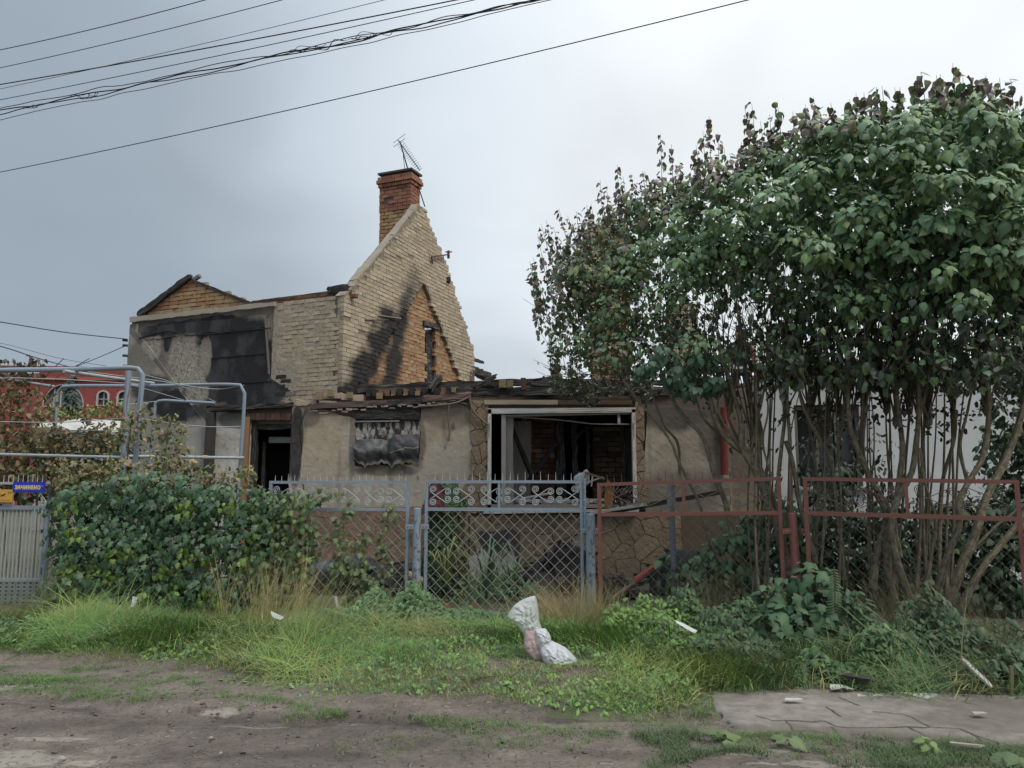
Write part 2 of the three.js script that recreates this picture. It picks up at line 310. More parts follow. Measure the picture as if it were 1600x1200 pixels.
// lay courses over a wall: test(x, y) says what stands there: null or {pal, soot, z, worn}
function courses(parent, x0, x1, y0, y1, seed, test, clip = false, ry = 0, map = (x, y, z) => [x, y, z]) {
  const r = rng(seed);
  for (let row = 0, y = y0 + PITCH_Y / 2; y < y1; y += PITCH_Y, row++) {
    for (let x = x0 - (row % 2 ? 0.13 : 0); x < x1 + (clip ? 0 : 0.2);) {
      const head = r() < 0.07, w0 = head ? 0.12 : BL, xa = clip ? Math.max(x, x0) : x, xb = clip ? Math.min(x + w0, x1) : x + w0, w = xb - xa, cx = (xa + xb) / 2, t = w > 0.04 ? test(cx, y, w) : null;
      if (t) {
        const set = t.worn ? (head ? wornHead : worn) : (head ? headShapes : brickShapes);
        const p = map(cx, y, (t.z ?? 0) - BD / 2 + (r() - 0.5) * (t.worn ? 0.014 : 0.006));
        lay(parent, p[0], p[1] + (r() - 0.5) * 0.004, p[2], set[Math.floor(r() * set.length)], t.pal, Math.floor(r() * PAL[t.pal].length), t.soot ?? 0, (r() - 0.5) * (t.worn ? 0.02 : 0.01), ry + (r() - 0.5) * 0.01, w / w0, t.fn);
      } else r();
      x += w0 + 0.012;
    }
  }
}
const mortar = tone(0.33, 0.29, 0.225, { bumpScale: 0.008 }), mortarO = tone(0.25, 0.15, 0.085, { bumpScale: 0.012 }), mortarD = tone(0.13, 0.1, 0.08, { bumpScale: 0.01 });

// --- gable wall ---
const rakeL = [[0, HE], ...[[560, 437], [583, 408], [610, 375], [640, 338]].map((p) => onG(...p)), [GW / 2 - 0.1, HP - 0.02]];
const gOut = [[0, 0], ...rakeL, [GW / 2 + 0.1, HP], ...[[700, 420], [722, 490], [741, 548]].map((p) => onG(...p)), [GW, 4.6], [GW, 0]];
const tri = [onG(541, 606), onG(664, 441), onG(724, 592)]; tri[0][1] -= 0.4; tri[2][1] -= 0.4; tri[0][0] -= 0.1; tri[2][0] += 0.25;
const slot = [onG(669, 508), onG(687, 513), onG(687, 600), onG(669, 600)];
const gable = part('gable_wall', slab(gOut, 0.06, -0.22, [[...slot].reverse()]), mortarD, house); gable.rotation.y = Math.PI / 2 - A;
const skinOut = gOut.map(([x, y], i) => [x, y]);
const sootG = (x, y) => {  // soot climbing the left side of the attic outline and a plume above its top
  const a = segDist([x, y], tri[0], onG(612, 510)), b = segDist([x, y], onG(612, 510), onG(640, 460)), n = (fbm(x * 3, y * 3, 4, 4) - 0.5);
  const c = segDist([x, y], onG(612, 600), onG(630, 500));
  return Math.max(3.3 * (1 - sm(0.1, 0.55, a + n * 0.8)), 2.0 * (1 - sm(0.0, 0.4, b + n * 0.6)), 3.2 * (1 - sm(0.1, 0.5, c + n * 0.5)), 1.2 * (1 - sm(0.1, 0.5, segDist([x, y], onG(640, 455), onG(650, 440)) + n * 0.4)));
};
const bedTex = (c) => std({ map: paint(512, 640, (x, y) => { const k = 0.75 + 0.5 * fbm(x * 9, y * 9, 5, 4); return mix3(c.map((q) => q * k), [0.025, 0.023, 0.022], clamp(sootG(x, y) / 2.6)); }, 0, 0, GW, 9), bumpMap: grainB, bumpScale: 0.01 });
part('mortar_bed', fitUV(slab([[0, 3.0], ...rakeL, [GW / 2 + 0.1, HP], ...gOut.slice(rakeL.length + 2, rakeL.length + 5), [GW, 4.6], [GW, 3.0]].map(([x, y]) => [x * 0.998 + 0.004, y - 0.03]), 0.142, -0.157, [tri]), 0, 0, GW, 9), bedTex([0.22, 0.19, 0.14]), gable);
part('mortar_bed', fitUV(slab(tri.map(([x, y]) => [x, y]), 0.06, -0.157, [[...slot].reverse()]), 0, 0, GW, 9), bedTex([0.25, 0.15, 0.085]), gable);
courses(gable, 0, GW, 3.2, HP, 5, (x, y, w) => {
  const s = Math.max(0, Math.min(5, Math.round(sootG(x, y) * 1.66 + 0.3))), fn = s ? (a, b) => sootG(a, b) / 2.4 + 0.1 * (hash(Math.round(x * 50), Math.round(y * 50), 77) - 0.5) : null;
  if (inside(slot, x, y)) return null;
  if (inside(tri, x, y)) return { pal: y > onG(664, 475)[1] ? 'tan' : (vnoise(x * 2, y * 2, 8) > 0.62 ? 'tan' : 'orange'), soot: s, z: -0.09, worn: true, fn };
  if (!inside(gOut, x, y) || !inside(gOut, Math.max(0.01, x - w * 0.3), y + 0.03)) return null;
  if (vnoise(x * 6, y * 6, 33) > 0.93) return null;
  const grime = vnoise(x * 1.2, y * 1.2, 51) > 0.72 ? 1 : 0;
  return { pal: 'cream', soot: Math.max(s, x > GW - 0.9 && y < 4.3 ? 3 : 0, grime && hash(Math.floor(x * 40), Math.floor(y * 40), 2) > 0.6 ? 1 : 0), z: 0, worn: y > HP - 0.4 || x > GW - 0.5, fn };
}, true);
// charred lining of the slot window, and its reveal
part('window_lining', [slab([[slot[0][0] + 0.42 * (slot[1][0] - slot[0][0]), slot[2][1]], [slot[0][0] + 0.42 * (slot[1][0] - slot[0][0]), slot[0][1] - 0.1], [slot[1][0], slot[1][1]], [slot[1][0], slot[2][1]]], 0.32, -0.5)], M.char, gable);
part('lintel', slab([[slot[0][0] - 0.12, slot[0][1] - 0.02], [slot[1][0] + 0.1, slot[1][1] - 0.02], [slot[1][0] + 0.1, slot[1][1] + 0.1], [slot[0][0] - 0.12, slot[0][1] + 0.1]], 0.1, -0.14), M.char, gable);
// coping mortar along the rakes
for (let i = 0; i < rakeL.length - 1; i++) part('coping', rough(bar(V(rakeL[i][0], rakeL[i][1] - 0.01, -0.1), V(rakeL[i + 1][0], rakeL[i + 1][1] - 0.01, -0.1), 0.2, 0.045, 8), 0.025, 6, i + 3), mortar, gable);
// dark metal edge strip and rafter remains on the right rake
const rk = (px, py, z = -0.2) => { const [x, y] = onG(px, py); return V(x, y, z); };
part('edge_strip', bar(rk(683, 371), rk(703, 437), 0.06, 0.05), M.black, gable);
part('rafter_stub', charred(rk(699, 436, 0.05), rk(709, 446, -0.3), 0.12, 0.16, 3), M.char, gable);
part('rafter_stub', charred(V(GW - 0.1, 4.98, -0.1), V(GW + 0.75, 4.98, -0.1), 0.1, 0.08, 5), M.char, gable);
part('rafter_stub', charred(V(GW - 0.1, 4.68, -0.1), V(GW + 1.1, 4.62, -0.1), 0.3, 0.25, 6), M.char, gable);
{ const b = part('bracket', [bar(rk(671, 402, 0.06), rk(698, 398, 0.06), 0.035), bar(rk(671, 402, 0.06), rk(674, 412, 0.03), 0.03), bar(rk(694, 394, 0.05), rk(703, 394, 0.05), 0.03), bar(rk(698, 392, 0.05), rk(698, 404, 0.05), 0.05)], std({ color: rgb(0.09, 0.05, 0.035), roughness: 0.8 }), gable); }
part('iron_rod', rod(rk(570, 500, 0.01), rk(604, 500, 0.05), 0.012), std({ color: rgb(0.08, 0.06, 0.05) }), gable);
part('putlog', rod(rk(590, 493, 0.02), rk(625, 498, 0.03), 0.014), tone(0.3, 0.25, 0.2), gable);

// --- side wall (left): render, soot, and the bare brick beside the corner ---
const sootBlob = (x, y, list, f = 3, s = 1) => { let v = 0; for (const [a, b, ra, rb, k = 1] of list) { const e = Math.sqrt(((x - a) / ra) ** 2 + ((y - b) / rb) ** 2) + (fbm(x * f, y * f, 61 + s, 4) - 0.5) * 0.55; v = Math.max(v, k * (1 - sm(0.72, 1.12, e))); } return v; };
const LB = (px, py, w, h, k = 1) => { const [x, y] = onL(px, py); return [x, y, w, h, k]; };
const sootL = [LB(378, 565, 1.0, 1.15), LB(345, 520, 1.2, 0.42, 0.98), LB(320, 508, 1.6, 0.24, 0.95), LB(300, 545, 0.35, 0.75, 0.85), LB(270, 515, 1.0, 0.22, 0.85), LB(300, 610, 0.5, 0.45, 0.95), LB(420, 605, 0.55, 0.45, 0.98), LB(390, 620, 0.9, 0.4, 1), LB(350, 600, 0.9, 0.5, 1), LB(255, 605, 0.75, 0.16, 0.7), LB(285, 640, 0.9, 0.42, 0.82)];
const paleL = [LB(288, 560, 0.46, 0.82, 1), LB(306, 605, 0.36, 0.42, 0.95), LB(236, 542, 0.3, 0.4, 0.85), LB(320, 560, 0.2, 0.5, 0.7)];
const diag = [onL(212, 530), onL(330, 668)];
const brickEdge = onL(424, 560)[0];
const LX0 = -LW, LX1 = 0, LY0 = 0, LY1 = HE;
const bandY = onL(300, 521)[1];
function wallLCol(x, y) {
  const n = fbm(x * 2, y * 2, 3, 5), f = fbm(x * 14, y * 14, 9, 4), g = fbm(x * 40, y * 30, 19, 3);
  let c = mix3([0.29, 0.26, 0.215], [0.42, 0.375, 0.305], n).map((k) => k * (0.8 + 0.4 * f));
  const below = (x - diag[0][0]) * (diag[1][1] - diag[0][1]) - (y - diag[0][1]) * (diag[1][0] - diag[0][0]);
  const pale = sootBlob(x, y, paleL, 5, 4) * (1 - sm(bandY - 0.03, bandY + 0.03, y + 0.05 * (fbm(x * 5, y * 5, 2, 3) - 0.5))), s = sootBlob(x, y, sootL, 3, 1);
  let k = Math.max(s, 0);
  if (below > 0) { c = mix3([0.25, 0.23, 0.2], [0.34, 0.31, 0.26], n); k = sootBlob(x, y, [LB(285, 632, 1.0, 0.5, 0.92), LB(225, 560, 0.5, 0.5, 0.3), LB(245, 608, 0.7, 0.34, 0.75)], 3, 7); }
  else { const base = x < brickEdge ? 0.5 + 0.75 * (fbm(x * 1.6, y * 0.9, 37, 5) - 0.42) : 0.05; k = Math.max(k, base); k = Math.max(k * (1 - pale * 0.95), pale * sm(0.52, 0.7, g) * 0.55); const dk = sootBlob(x, y, [LB(262, 528, 0.17, 0.4, 0.85)], 4, 9); k = Math.max(k, dk); }
  const streak = sm(0.55, 0.8, fbm(x * 9, y * 0.7, 71, 3)) * 0.35;
  const soot = mix3([0.016, 0.017, 0.019], [0.05, 0.05, 0.053], sm(0.45, 0.75, fbm(x * 4, y * 2.4, 45, 4)));
  c = mix3(c, soot, clamp(k * (1.02 + 0.25 * f)));
  return mix3(c, c.map((q) => q * 0.6), streak * 0.6);
}
const wallLTex = paint(1024, 1024, wallLCol, LX0, LY0, LX1, LY1);
const wallLB = height(1024, 1024, (x, y) => { const p = sootBlob(x, y, paleL, 5, 4); return 0.4 * fbm(x * 5, y * 5, 5, 4) + (0.25 + 0.35 * p) * fbm(x * 24, y * 20, 7, 3); }, LX0, LY0, LX1, LY1);
const side = part('side_wall', fitUV(slab([[-LW, 0], [-0.16, 0], [-0.16, HE - 0.02], [-LW, HE - 0.02]], 0.42, -0.45), LX0, LY0, LX1, LY1), mortar, house); side.rotation.y = -A;
side.material = std({ map: wallLTex, bumpMap: wallLB, bumpScale: 0.02 });
const mL = side.material;
// render coat with a ragged right-hand edge, lifted off the masonry, in broad boards of plaster
const coat = (pts, d, z, step, amp, seed) => fitUV(slab(ragged(pts, step, amp, seed), d, z, [], 0.004), LX0, LY0, LX1, LY1);
part('plaster', coat([[-LW + 0.02, 0.05], [onL(448, 600)[0], 0.05], onL(448, 606), onL(422, 590), onL(419, 497), [-LW + 0.02, onL(222, 505)[1]]], 0.035, -0.035, 0.12, 0.018, 3), mL, side);
part('plaster', coat([[-LW + 0.01, 0.05], onL(328, 740), onL(330, 668), onL(300, 632), onL(262, 580), onL(225, 528), [-LW + 0.01, onL(205, 510)[1]]], 0.035, 0.001, 0.1, 0.012, 8), mL, side);
part('plaster', coat([onL(222, 512), onL(417, 492), onL(417, 513), onL(300, 523), onL(224, 532)], 0.02, 0.001, 0.08, 0.02, 14), mL, side);
part('cornice_band', fitUV(slab(ragged([onL(206, 504), onL(432, 479), onL(432, 472), onL(206, 496)].map(([x, y]) => [Math.max(x, -LW), y]), 0.14, 0.012, 5), 0.06, 0.001), LX0, LY0, LX1, LY1), tone(0.42, 0.37, 0.3), side);
part('vertical_batten', bar(V(onL(416, 500)[0], onL(416, 497)[1], 0.03), V(onL(422, 585)[0], onL(422, 585)[1], 0.03), 0.035, 0.03), tone(0.2, 0.17, 0.14), side);
for (const [a, b] of [[[330, 560], [420, 552]], [[335, 600], [425, 596]]]) { const p = onL(...a), q = onL(...b); part('plaster_joint', bar(V(p[0], p[1], 0.006), V(q[0], q[1], 0.006), 0.018, 0.014), M.soot, side); }
{ const w = [[219, 529], [262, 518], [300, 524], [360, 519], [425, 513]].map((p) => { const q = onL(...p); return V(q[0], q[1], 0.04); }); part('cable', tube(w, 0.012, 30, 5), M.black, side); }
part('corner_quoin', rough(box(0.26, HE - 0.15, 0.06, -LW + 0.13, (HE - 0.15) / 2, -0.005), 0.008, 5), mL, side);
courses(side, brickEdge, -0.106, 2.9, HE - 0.02, 9, (x, y, w) => {
  if (x - w / 2 < brickEdge + 0.02) return null;
  const smear = fbm(x * 1.7, y * 2.2, 6, 4);
  if (smear > 0.62 && hash(Math.round(x * 50), Math.round(y * 50), 1) > 0.35) return null;
  const low = sootBlob(x, y, [LB(435, 605, 0.4, 0.4, 1)], 3, 2);
  return { pal: 'cream', soot: Math.round(low * 5), z: 0.004, worn: true };
}, true);
part('mortar_bed', scaleUV(rough(new THREE.BoxGeometry(-brickEdge - 0.12, HE - 3.0, 0.02, 40, 40, 1).translate(brickEdge / 2 - 0.05, (HE + 2.95) / 2, -0.014), 0.008, 5), 3), tone(0.4, 0.345, 0.265, { bumpScale: 0.012 }), side);

// small brick gable and parapet on top of the side wall, set back
const sg = [[205, 494], [297, 436], [392, 474]].map(([a, b]) => onL(a, b, -0.2)); sg[0][0] = -LW + 0.05; sg[0][1] -= 0.02;
const upper = part('attic_gable', slab([sg[0], [sg[2][0], sg[2][1] - 0.12], sg[2], sg[1]].reverse(), 0.16, -0.38), mortarO, side);
courses(upper, -LW, sg[2][0] + 0.1, sg[2][1] - 0.2, sg[1][1], 12, (x, y) => inside(sg, x, y) && y > HE - 0.06 ? { pal: vnoise(x * 2, y * 3, 3) > 0.5 ? 'tan' : 'orange', soot: vnoise(x * 3, y * 3, 9) > 0.75 ? 1 : 0, z: -0.2, worn: true } : null);
const parapet = part('parapet', box(-sg[2][0] - 0.05, 0.16, 0.2, sg[2][0] / 2, HE + 0.04, -0.3), mortarO, side);
courses(parapet, sg[2][0] - 0.1, -0.15, HE - 0.02, HE + 0.15, 13, (x, y) => vnoise(x * 5, 1, 4) < 0.8 || y < HE + 0.08 ? { pal: 'red', soot: vnoise(x * 2, 4, 4) > 0.55 ? 3 : 0, z: -0.19, worn: true } : null);
parapet.position.set(0, 0, 0);
const sl = (p, z = -0.25) => V(p[0], p[1], z);
part('burnt_rafter', charred(sl(sg[0], -0.16), sl(sg[1], -0.16).add(V(0.05, 0.05, 0)), 0.12, 0.16, 11), M.char, side);
part('burnt_rafter', charred(sl(sg[0], -0.36).add(V(0.05, 0.1, 0)), sl(sg[1], -0.36).add(V(0.1, 0.1, 0)), 0.1, 0.1, 12), tone(0.2, 0.19, 0.18), side);
part('burnt_rafter', charred(sl(sg[1], -0.2).add(V(-0.1, 0.03, 0)), sl(sg[2], -0.2), 0.08, 0.07, 13), M.char, side);
part('wall_plate', charred(sl(sg[2], -0.25).add(V(0, 0.02, 0)), V(-0.15, HE + 0.17, -0.25), 0.14, 0.05, 14), tone(0.09, 0.06, 0.05), side);
part('wall_plate', charred(V(-0.5, HE + 0.17, -0.2), V(-0.02, HE + 0.19, -0.2), 0.2, 0.16, 15), M.char, side);
// rear and inner walls that close the shell
for (const [x0, x1, nm] of [[-LW, 0, 'rear_wall']]) { const w = part(nm, box(LW, 4.6, 0.3, -LW / 2, 2.3, -GW + 0.15), mortarD, side); }
part('end_wall', box(0.3, HE - 0.3, GW - 0.9, -LW + 0.152, (HE - 0.3) / 2, -GW / 2), mortarD, side);

// --- chimney ---
{
  const zc = -0.3, e = onG(641, 330, zc), o = V(e[0], 0, zc);      // right front edge of the stack
  const base = C0.clone().addScaledVector(xG, o.x).addScaledVector(nG, o.z);
  const stack = part('chimney', box(0.72, 2.2, 0.6, -0.385, onG(600, 420, zc)[1] + 1.0 - 0.6, -0.34), mortarD, house);
  stack.position.copy(base.clone().sub(C0)); stack.rotation.y = -A;
  const topY = onPlane(612, 271, base, nL).y, midY = onPlane(612, 330, base, nL).y, W = 0.86, Dp = 0.44, botY = topY - 2.9;
  stack.geometry = box(W - 0.03, topY - botY - 0.02, Dp - 0.03, -W / 2, (topY + botY) / 2, -Dp / 2);
  const r = rng(77), ring = (y, grow, pal, row) => {
    const x0 = -W - grow, x1 = grow, z0 = grow, z1 = -Dp - grow;
    for (const [len, fx] of [[x1 - x0, (t) => [x0 + t, z0 - 0.05, 0]], [z0 - z1, (t) => [x1 - 0.05, z0 - t, Math.PI / 2]], [z0 - z1, (t) => [x0 + 0.05, z0 - t, Math.PI / 2]]]) {
      let t = row % 2 ? -0.12 : 0;
      while (t < len - 0.03) { const a = Math.max(t, 0), b = Math.min(t + BL, len), [x, z, ry] = fx((a + b) / 2); if (b - a > 0.05 && r() > 0.015) lay(stack, x, y, z + (r() - 0.5) * 0.012, pal === 'red' ? brickShapes[Math.floor(r() * 4)] : worn[Math.floor(r() * 3)], pal, Math.floor(r() * 4), r() < 0.05 ? 1 : 0, (r() - 0.5) * 0.02, ry, (b - a - 0.008) / BL); t += BL + 0.01; }
    }
  };
  for (let row = 0, y = botY; y < topY - 0.04; y += PITCH_Y, row++) { const k = (topY - y) / PITCH_Y; ring(y, k < 1.6 ? 0.05 : k < 2.6 ? 0.075 : k < 3.6 ? 0.04 : y > midY ? 0.012 : 0, y > midY ? 'red' : 'tan', row); }
  part('chimney_cap', rough(box(W + 0.1, 0.05, Dp + 0.1, -W / 2, topY + 0.03, -Dp / 2), 0.01, 8), tone(0.1, 0.09, 0.085), stack);
  // aerial on the stack
  const world = (px, py, off) => onPlane(px, py, base.clone().addScaledVector(nL, off), nL);
  const foot = world(641, 268, -0.1), head = world(625, 221, -0.1);
  const an = thing('tv_aerial', 'thin ribbed television aerial tilted on top of the red chimney', 'aerial', foot);
  const loc = (v) => v.clone().sub(foot);
  const steel = std({ color: rgb(0.045, 0.055, 0.06), roughness: 0.5, metalness: 0.5 });
  part('mast', rod(loc(foot).add(V(0, -0.15, 0)), loc(head), 0.017), steel, an);
  part('mast', rod(loc(world(633, 268, -0.2)), loc(world(630, 243, -0.12)), 0.007), steel, an);
  const b0 = loc(world(622, 219, -0.05)), b1 = loc(world(656, 266, 0.5));
  part('boom', rod(b0, b1, 0.012), steel, an);
  const across = V(0.12, 0.085, 0.02);
  for (let i = 0; i < 15; i++) { const c = b0.clone().lerp(b1, 0.12 + i * 0.062), s = 0.7 - i * 0.013; part('element', rod(c.clone().addScaledVector(across, s), c.clone().addScaledVector(across, -s), 0.005, 5), steel, an); }
  for (const k of [-0.09, 0.02]) { const c = b0.clone().add(V(0, k, 0)); part('reflector', rod(c.clone().addScaledVector(across, 1.5), c.clone().addScaledVector(across, -1), 0.006, 5), steel, an); }
  const st = single('steel_rod', rod(onG2(653, 290), onG2(664, 323), 0.014), steel, 'thin dark steel rod leaning from the red chimney to the gable peak', 'rod');
}
function onG2(px, py) { const [x, y] = onG(px, py, -0.25); return C0.clone().addScaledVector(xG, x).addScaledVector(nG, -0.25).add(V(0, y, 0)); }

// --- the single-storey front part ---
const FX0 = onF(330, 700)[0], FX1 = onF(1187, 700)[0];
const front = part('front_wall', box(0.1, 0.1, 0.1), mortarD, house); front.position.set(-CX, 0, CD - FD);
const fx = (px) => onF(px, 700)[0], fy = (py) => onF(700, py)[1];
const doorH = [[fx(392), 0.0], [fx(453), 0.0], [fx(453), fy(662)], [fx(392), fy(662)]];
const winH = [[fx(766), fy(795)], [fx(990), fy(795)], [fx(990), fy(641)], [fx(766), fy(641)]];
const topL = [[FX1, fy(600)], [fx(1130), fy(612)], [fx(1010), fy(618)], [fx(990), fy(628)], [fx(760), fy(622)], [fx(730), fy(622)], [fx(690), fy(630)], [fx(560), fy(636)], [fx(500), fy(632)], [fx(455), fy(628)], [fx(390), fy(640)], [FX0, fy(640)]];
const FTX0 = FX0, FTX1 = FX1, FTY0 = 0, FTY1 = 3.2;
const FB = (px, py, w, h, k = 1) => [fx(px), fy(py), w, h, k];
const sootF = [FB(463, 690, 0.11, 0.75, 1), FB(600, 640, 0.7, 0.14, 1), FB(365, 655, 0.34, 0.16, 0.8), FB(605, 690, 0.6, 0.5, 0.35), FB(700, 640, 0.5, 0.12, 0.5), FB(1060, 640, 0.85, 0.38, 0.8), FB(1110, 650, 0.3, 0.7, 0.7), FB(1165, 650, 0.5, 1.2, 0.45), FB(1060, 770, 0.9, 0.4, 0.4), FB(520, 640, 0.5, 0.1, 0.5), FB(735, 640, 0.15, 0.25, 0.5), FB(655, 690, 0.12, 0.5, 0.55), FB(552, 690, 0.08, 0.6, 0.5), FB(700, 650, 0.5, 0.25, 0.4), FB(605, 735, 0.55, 0.1, 0.6), FB(480, 650, 0.2, 0.2, 0.5), FB(1000, 630, 0.4, 0.1, 0.8), FB(1030, 790, 0.5, 0.15, 0.4), FB(870, 628, 1.0, 0.07, 0.7)];
function frontCol(x, y) {
  const n = fbm(x * 1.2, y * 1.2, 3, 5), f = fbm(x * 10, y * 10, 9, 4), px = 800 + x * FOCAL / FD;
  const warm = sm(0.8, -0.2, x + 1.2) * 0.7 + 0.3;
  let c = mix3(mix3([0.29, 0.265, 0.225], [0.43, 0.39, 0.325], n), mix3([0.32, 0.262, 0.19], [0.43, 0.365, 0.28], n), warm * sm(1.3, 2.2, y)).map((k) => k * (0.85 + 0.3 * f));
  if (px < 392) c = mix3([0.43, 0.42, 0.39], [0.52, 0.51, 0.48], n).map((k) => k * (0.85 + 0.3 * f));
  if (px > 1140) c = mix3([0.2, 0.15, 0.11], [0.27, 0.21, 0.155], n);
  const streak = sm(0.55, 0.85, fbm(x * 7, y * 0.6, 71, 4)); c = mix3(c, c.map((k) => k * 0.6), streak * 0.7); const damp = sm(0.48, 0.62, fbm(x * 1.4, y * 2.2, 39, 4)); c = mix3(c, [0.2, 0.175, 0.14], damp * 0.4); const patch = sm(0.6, 0.63, fbm(x * 1.9 + 7, y * 1.9, 57, 4)); c = mix3(c, [0.36, 0.34, 0.3], patch * 0.55);
  const pits = sm(0.74, 0.8, fbm(x * 9, y * 6, 27, 4)); c = mix3(c, [0.12, 0.105, 0.085], pits * 0.7);
  const hair = Math.abs(fbm(x * 1.6 + 3, y * 1.6, 83, 4) - 0.5); c = mix3(c, [0.14, 0.12, 0.095], (1 - sm(0.0, 0.005, hair)) * 0.35 * sm(0.5, 0.62, fbm(x * 1.1, y * 1.1, 29, 3)));
  const s = sootBlob(x, y, sootF, 3, 5);
  return mix3(c, [0.035, 0.034, 0.034], s * (0.85 + 0.25 * f));
}
const frontTex = paint(2048, 820, frontCol, FTX0, FTY0, FTX1, FTY1);
const frontB = height(1024, 410, (x, y) => 0.6 * fbm(x * 4, y * 4, 5, 4) + 0.4 * fbm(x * 20, y * 20, 7, 3), FTX0, FTY0, FTX1, FTY1);
const mF = std({ map: frontTex, bumpMap: frontB, bumpScale: 0.018 });
const fit = (g) => fitUV(g, FTX0, FTY0, FTX1, FTY1);
front.geometry = fit(slab([[FX0, 0], [doorH[0][0], 0], doorH[3], doorH[2], [doorH[1][0], 0], [FX1, 0], ...topL], 0.28, -0.305, [winH]));
front.material = mortarD;
const pl = (pts, d, z, seed, amp = 0.015) => part('plaster', fit(slab(ragged(pts.map(([a, b]) => [fx(a), fy(b)]), 0.1, amp, seed), d, z, [], 0.004)), mF, front);
pl([[331, 900], [391, 900], [391, 655], [372, 646], [331, 643]], 0.03, -0.028, 1);
pl([[453, 900], [480, 900], [478, 770], [470, 738], [471, 705], [466, 668], [474, 640], [455, 633]], 0.03, -0.028, 2);
pl([[478, 860], [700, 860], [738, 800], [740, 740], [737, 642], [722, 632], [690, 634], [657, 640], [655, 725], [556, 728], [555, 655], [528, 648], [506, 640], [480, 636], [468, 668], [473, 706], [470, 738], [478, 770]].reverse().map((p) => p), 0.045, -0.028, 3, 0.02);
pl([[1006, 800], [1139, 800], [1139, 640], [1100, 640], [1012, 632], [1008, 700]].reverse(), 0.04, -0.028, 4, 0.012);
pl([[1139, 900], [1186, 900], [1186, 602], [1139, 612]].reverse(), 0.03, -0.028, 6, 0.01);
// burnt panel between the plaster fields: a charred niche, curled sheet hanging in front of it
const nicheC = paint(512, 512, (x, y) => { const s = sm(0.42, 0.62, fbm(x * 22, y * 7, 5, 4)) * sm(0.3, 0.5, y) * (1 - sm(0.72, 0.82, y)), c = mix3([0.03, 0.03, 0.03], [0.33, 0.31, 0.28], s); return c; });
{
  const x0 = fx(555), x1 = fx(656), y0 = fy(727), y1 = fy(638);
  part('burnt_panel', fitUV(slab([[x0, y0], [x1, y0], [x1, y1], [x0, y1]], 0.02, -0.03), x0, y0, x1, y1), std({ map: nicheC, bumpMap: grainB, bumpScale: 0.03 }), front);
  part('burnt_board', rough(new THREE.BoxGeometry(x1 - x0, 0.17, 0.05, 20, 4, 1).translate((x0 + x1) / 2, fy(647), 0.01), 0.012, 8), M.char, front);
  part('ledge', bar(V(x0 + 0.0, fy(659), 0.02), V(fx(624), fy(658), 0.02), 0.04, 0.02), tone(0.3, 0.28, 0.26), front);
  // the curled sheet
  const nx = 36, ny = 12, pos = [], uv = [], idx = [];
  for (let j = 0; j <= ny; j++) for (let i = 0; i <= nx; i++) {
    const u = i / nx, v = j / ny, px = lerp(556, 656, u), pyT = u < 0.5 ? 688 - 2 * Math.sin(u * 6) : lerp(688, 679, sm(0.5, 0.62, u)), pyB = 727 + 5 * (vnoise(u * 7, 3, 5) - 0.5) * 2 - (u < 0.12 ? 10 * (0.12 - u) / 0.12 : 0) + (vnoise(u * 24, 3, 8) - 0.5) * 7;
    const z = 0.05 + 0.1 * Math.sin(Math.PI * v) * (0.6 + 0.6 * vnoise(u * 3, v * 2, 9)) + (Math.abs(u - 0.5) < 0.04 ? -0.03 : 0) + 0.03 * vnoise(u * 14, v * 8, 2) + (v < 0.12 ? 0.03 : 0);
    pos.push(fx(px), fy(lerp(pyB, pyT, v)), z); uv.push(u, v);
    if (i < nx && j < ny) { const a = j * (nx + 1) + i; idx.push(a, a + 1, a + nx + 1, a + 1, a + nx + 2, a + nx + 1); }
  }
  const sheetC = paint(512, 256, (u, v) => { const e = 1 - sm(0.03, 0.16, v + (fbm(u * 14, v * 5, 4, 3) - 0.5) * 0.2), k = sm(0.4, 0.75, fbm(u * 5, v * 3, 9, 4)) * (u < 0.5 ? 1 : 0.25), cr = 1 - sm(0, 0.03, Math.abs(v - 0.45 - 0.3 * (u - 0.5) - 0.1 * (vnoise(u * 9, 1, 2) - 0.5))); return mix3(mix3([0.028, 0.03, 0.032], [0.11, 0.11, 0.108], k), [0.36, 0.31, 0.25], Math.max(e * 0.85, cr * 0.6 * sm(0.35, 0.75, u))); });
  part('curled_sheet', geom(pos, idx, uv), std({ map: sheetC, roughness: 0.5, side: THREE.DoubleSide, bumpMap: grainB, bumpScale: 0.006 }), front);
}
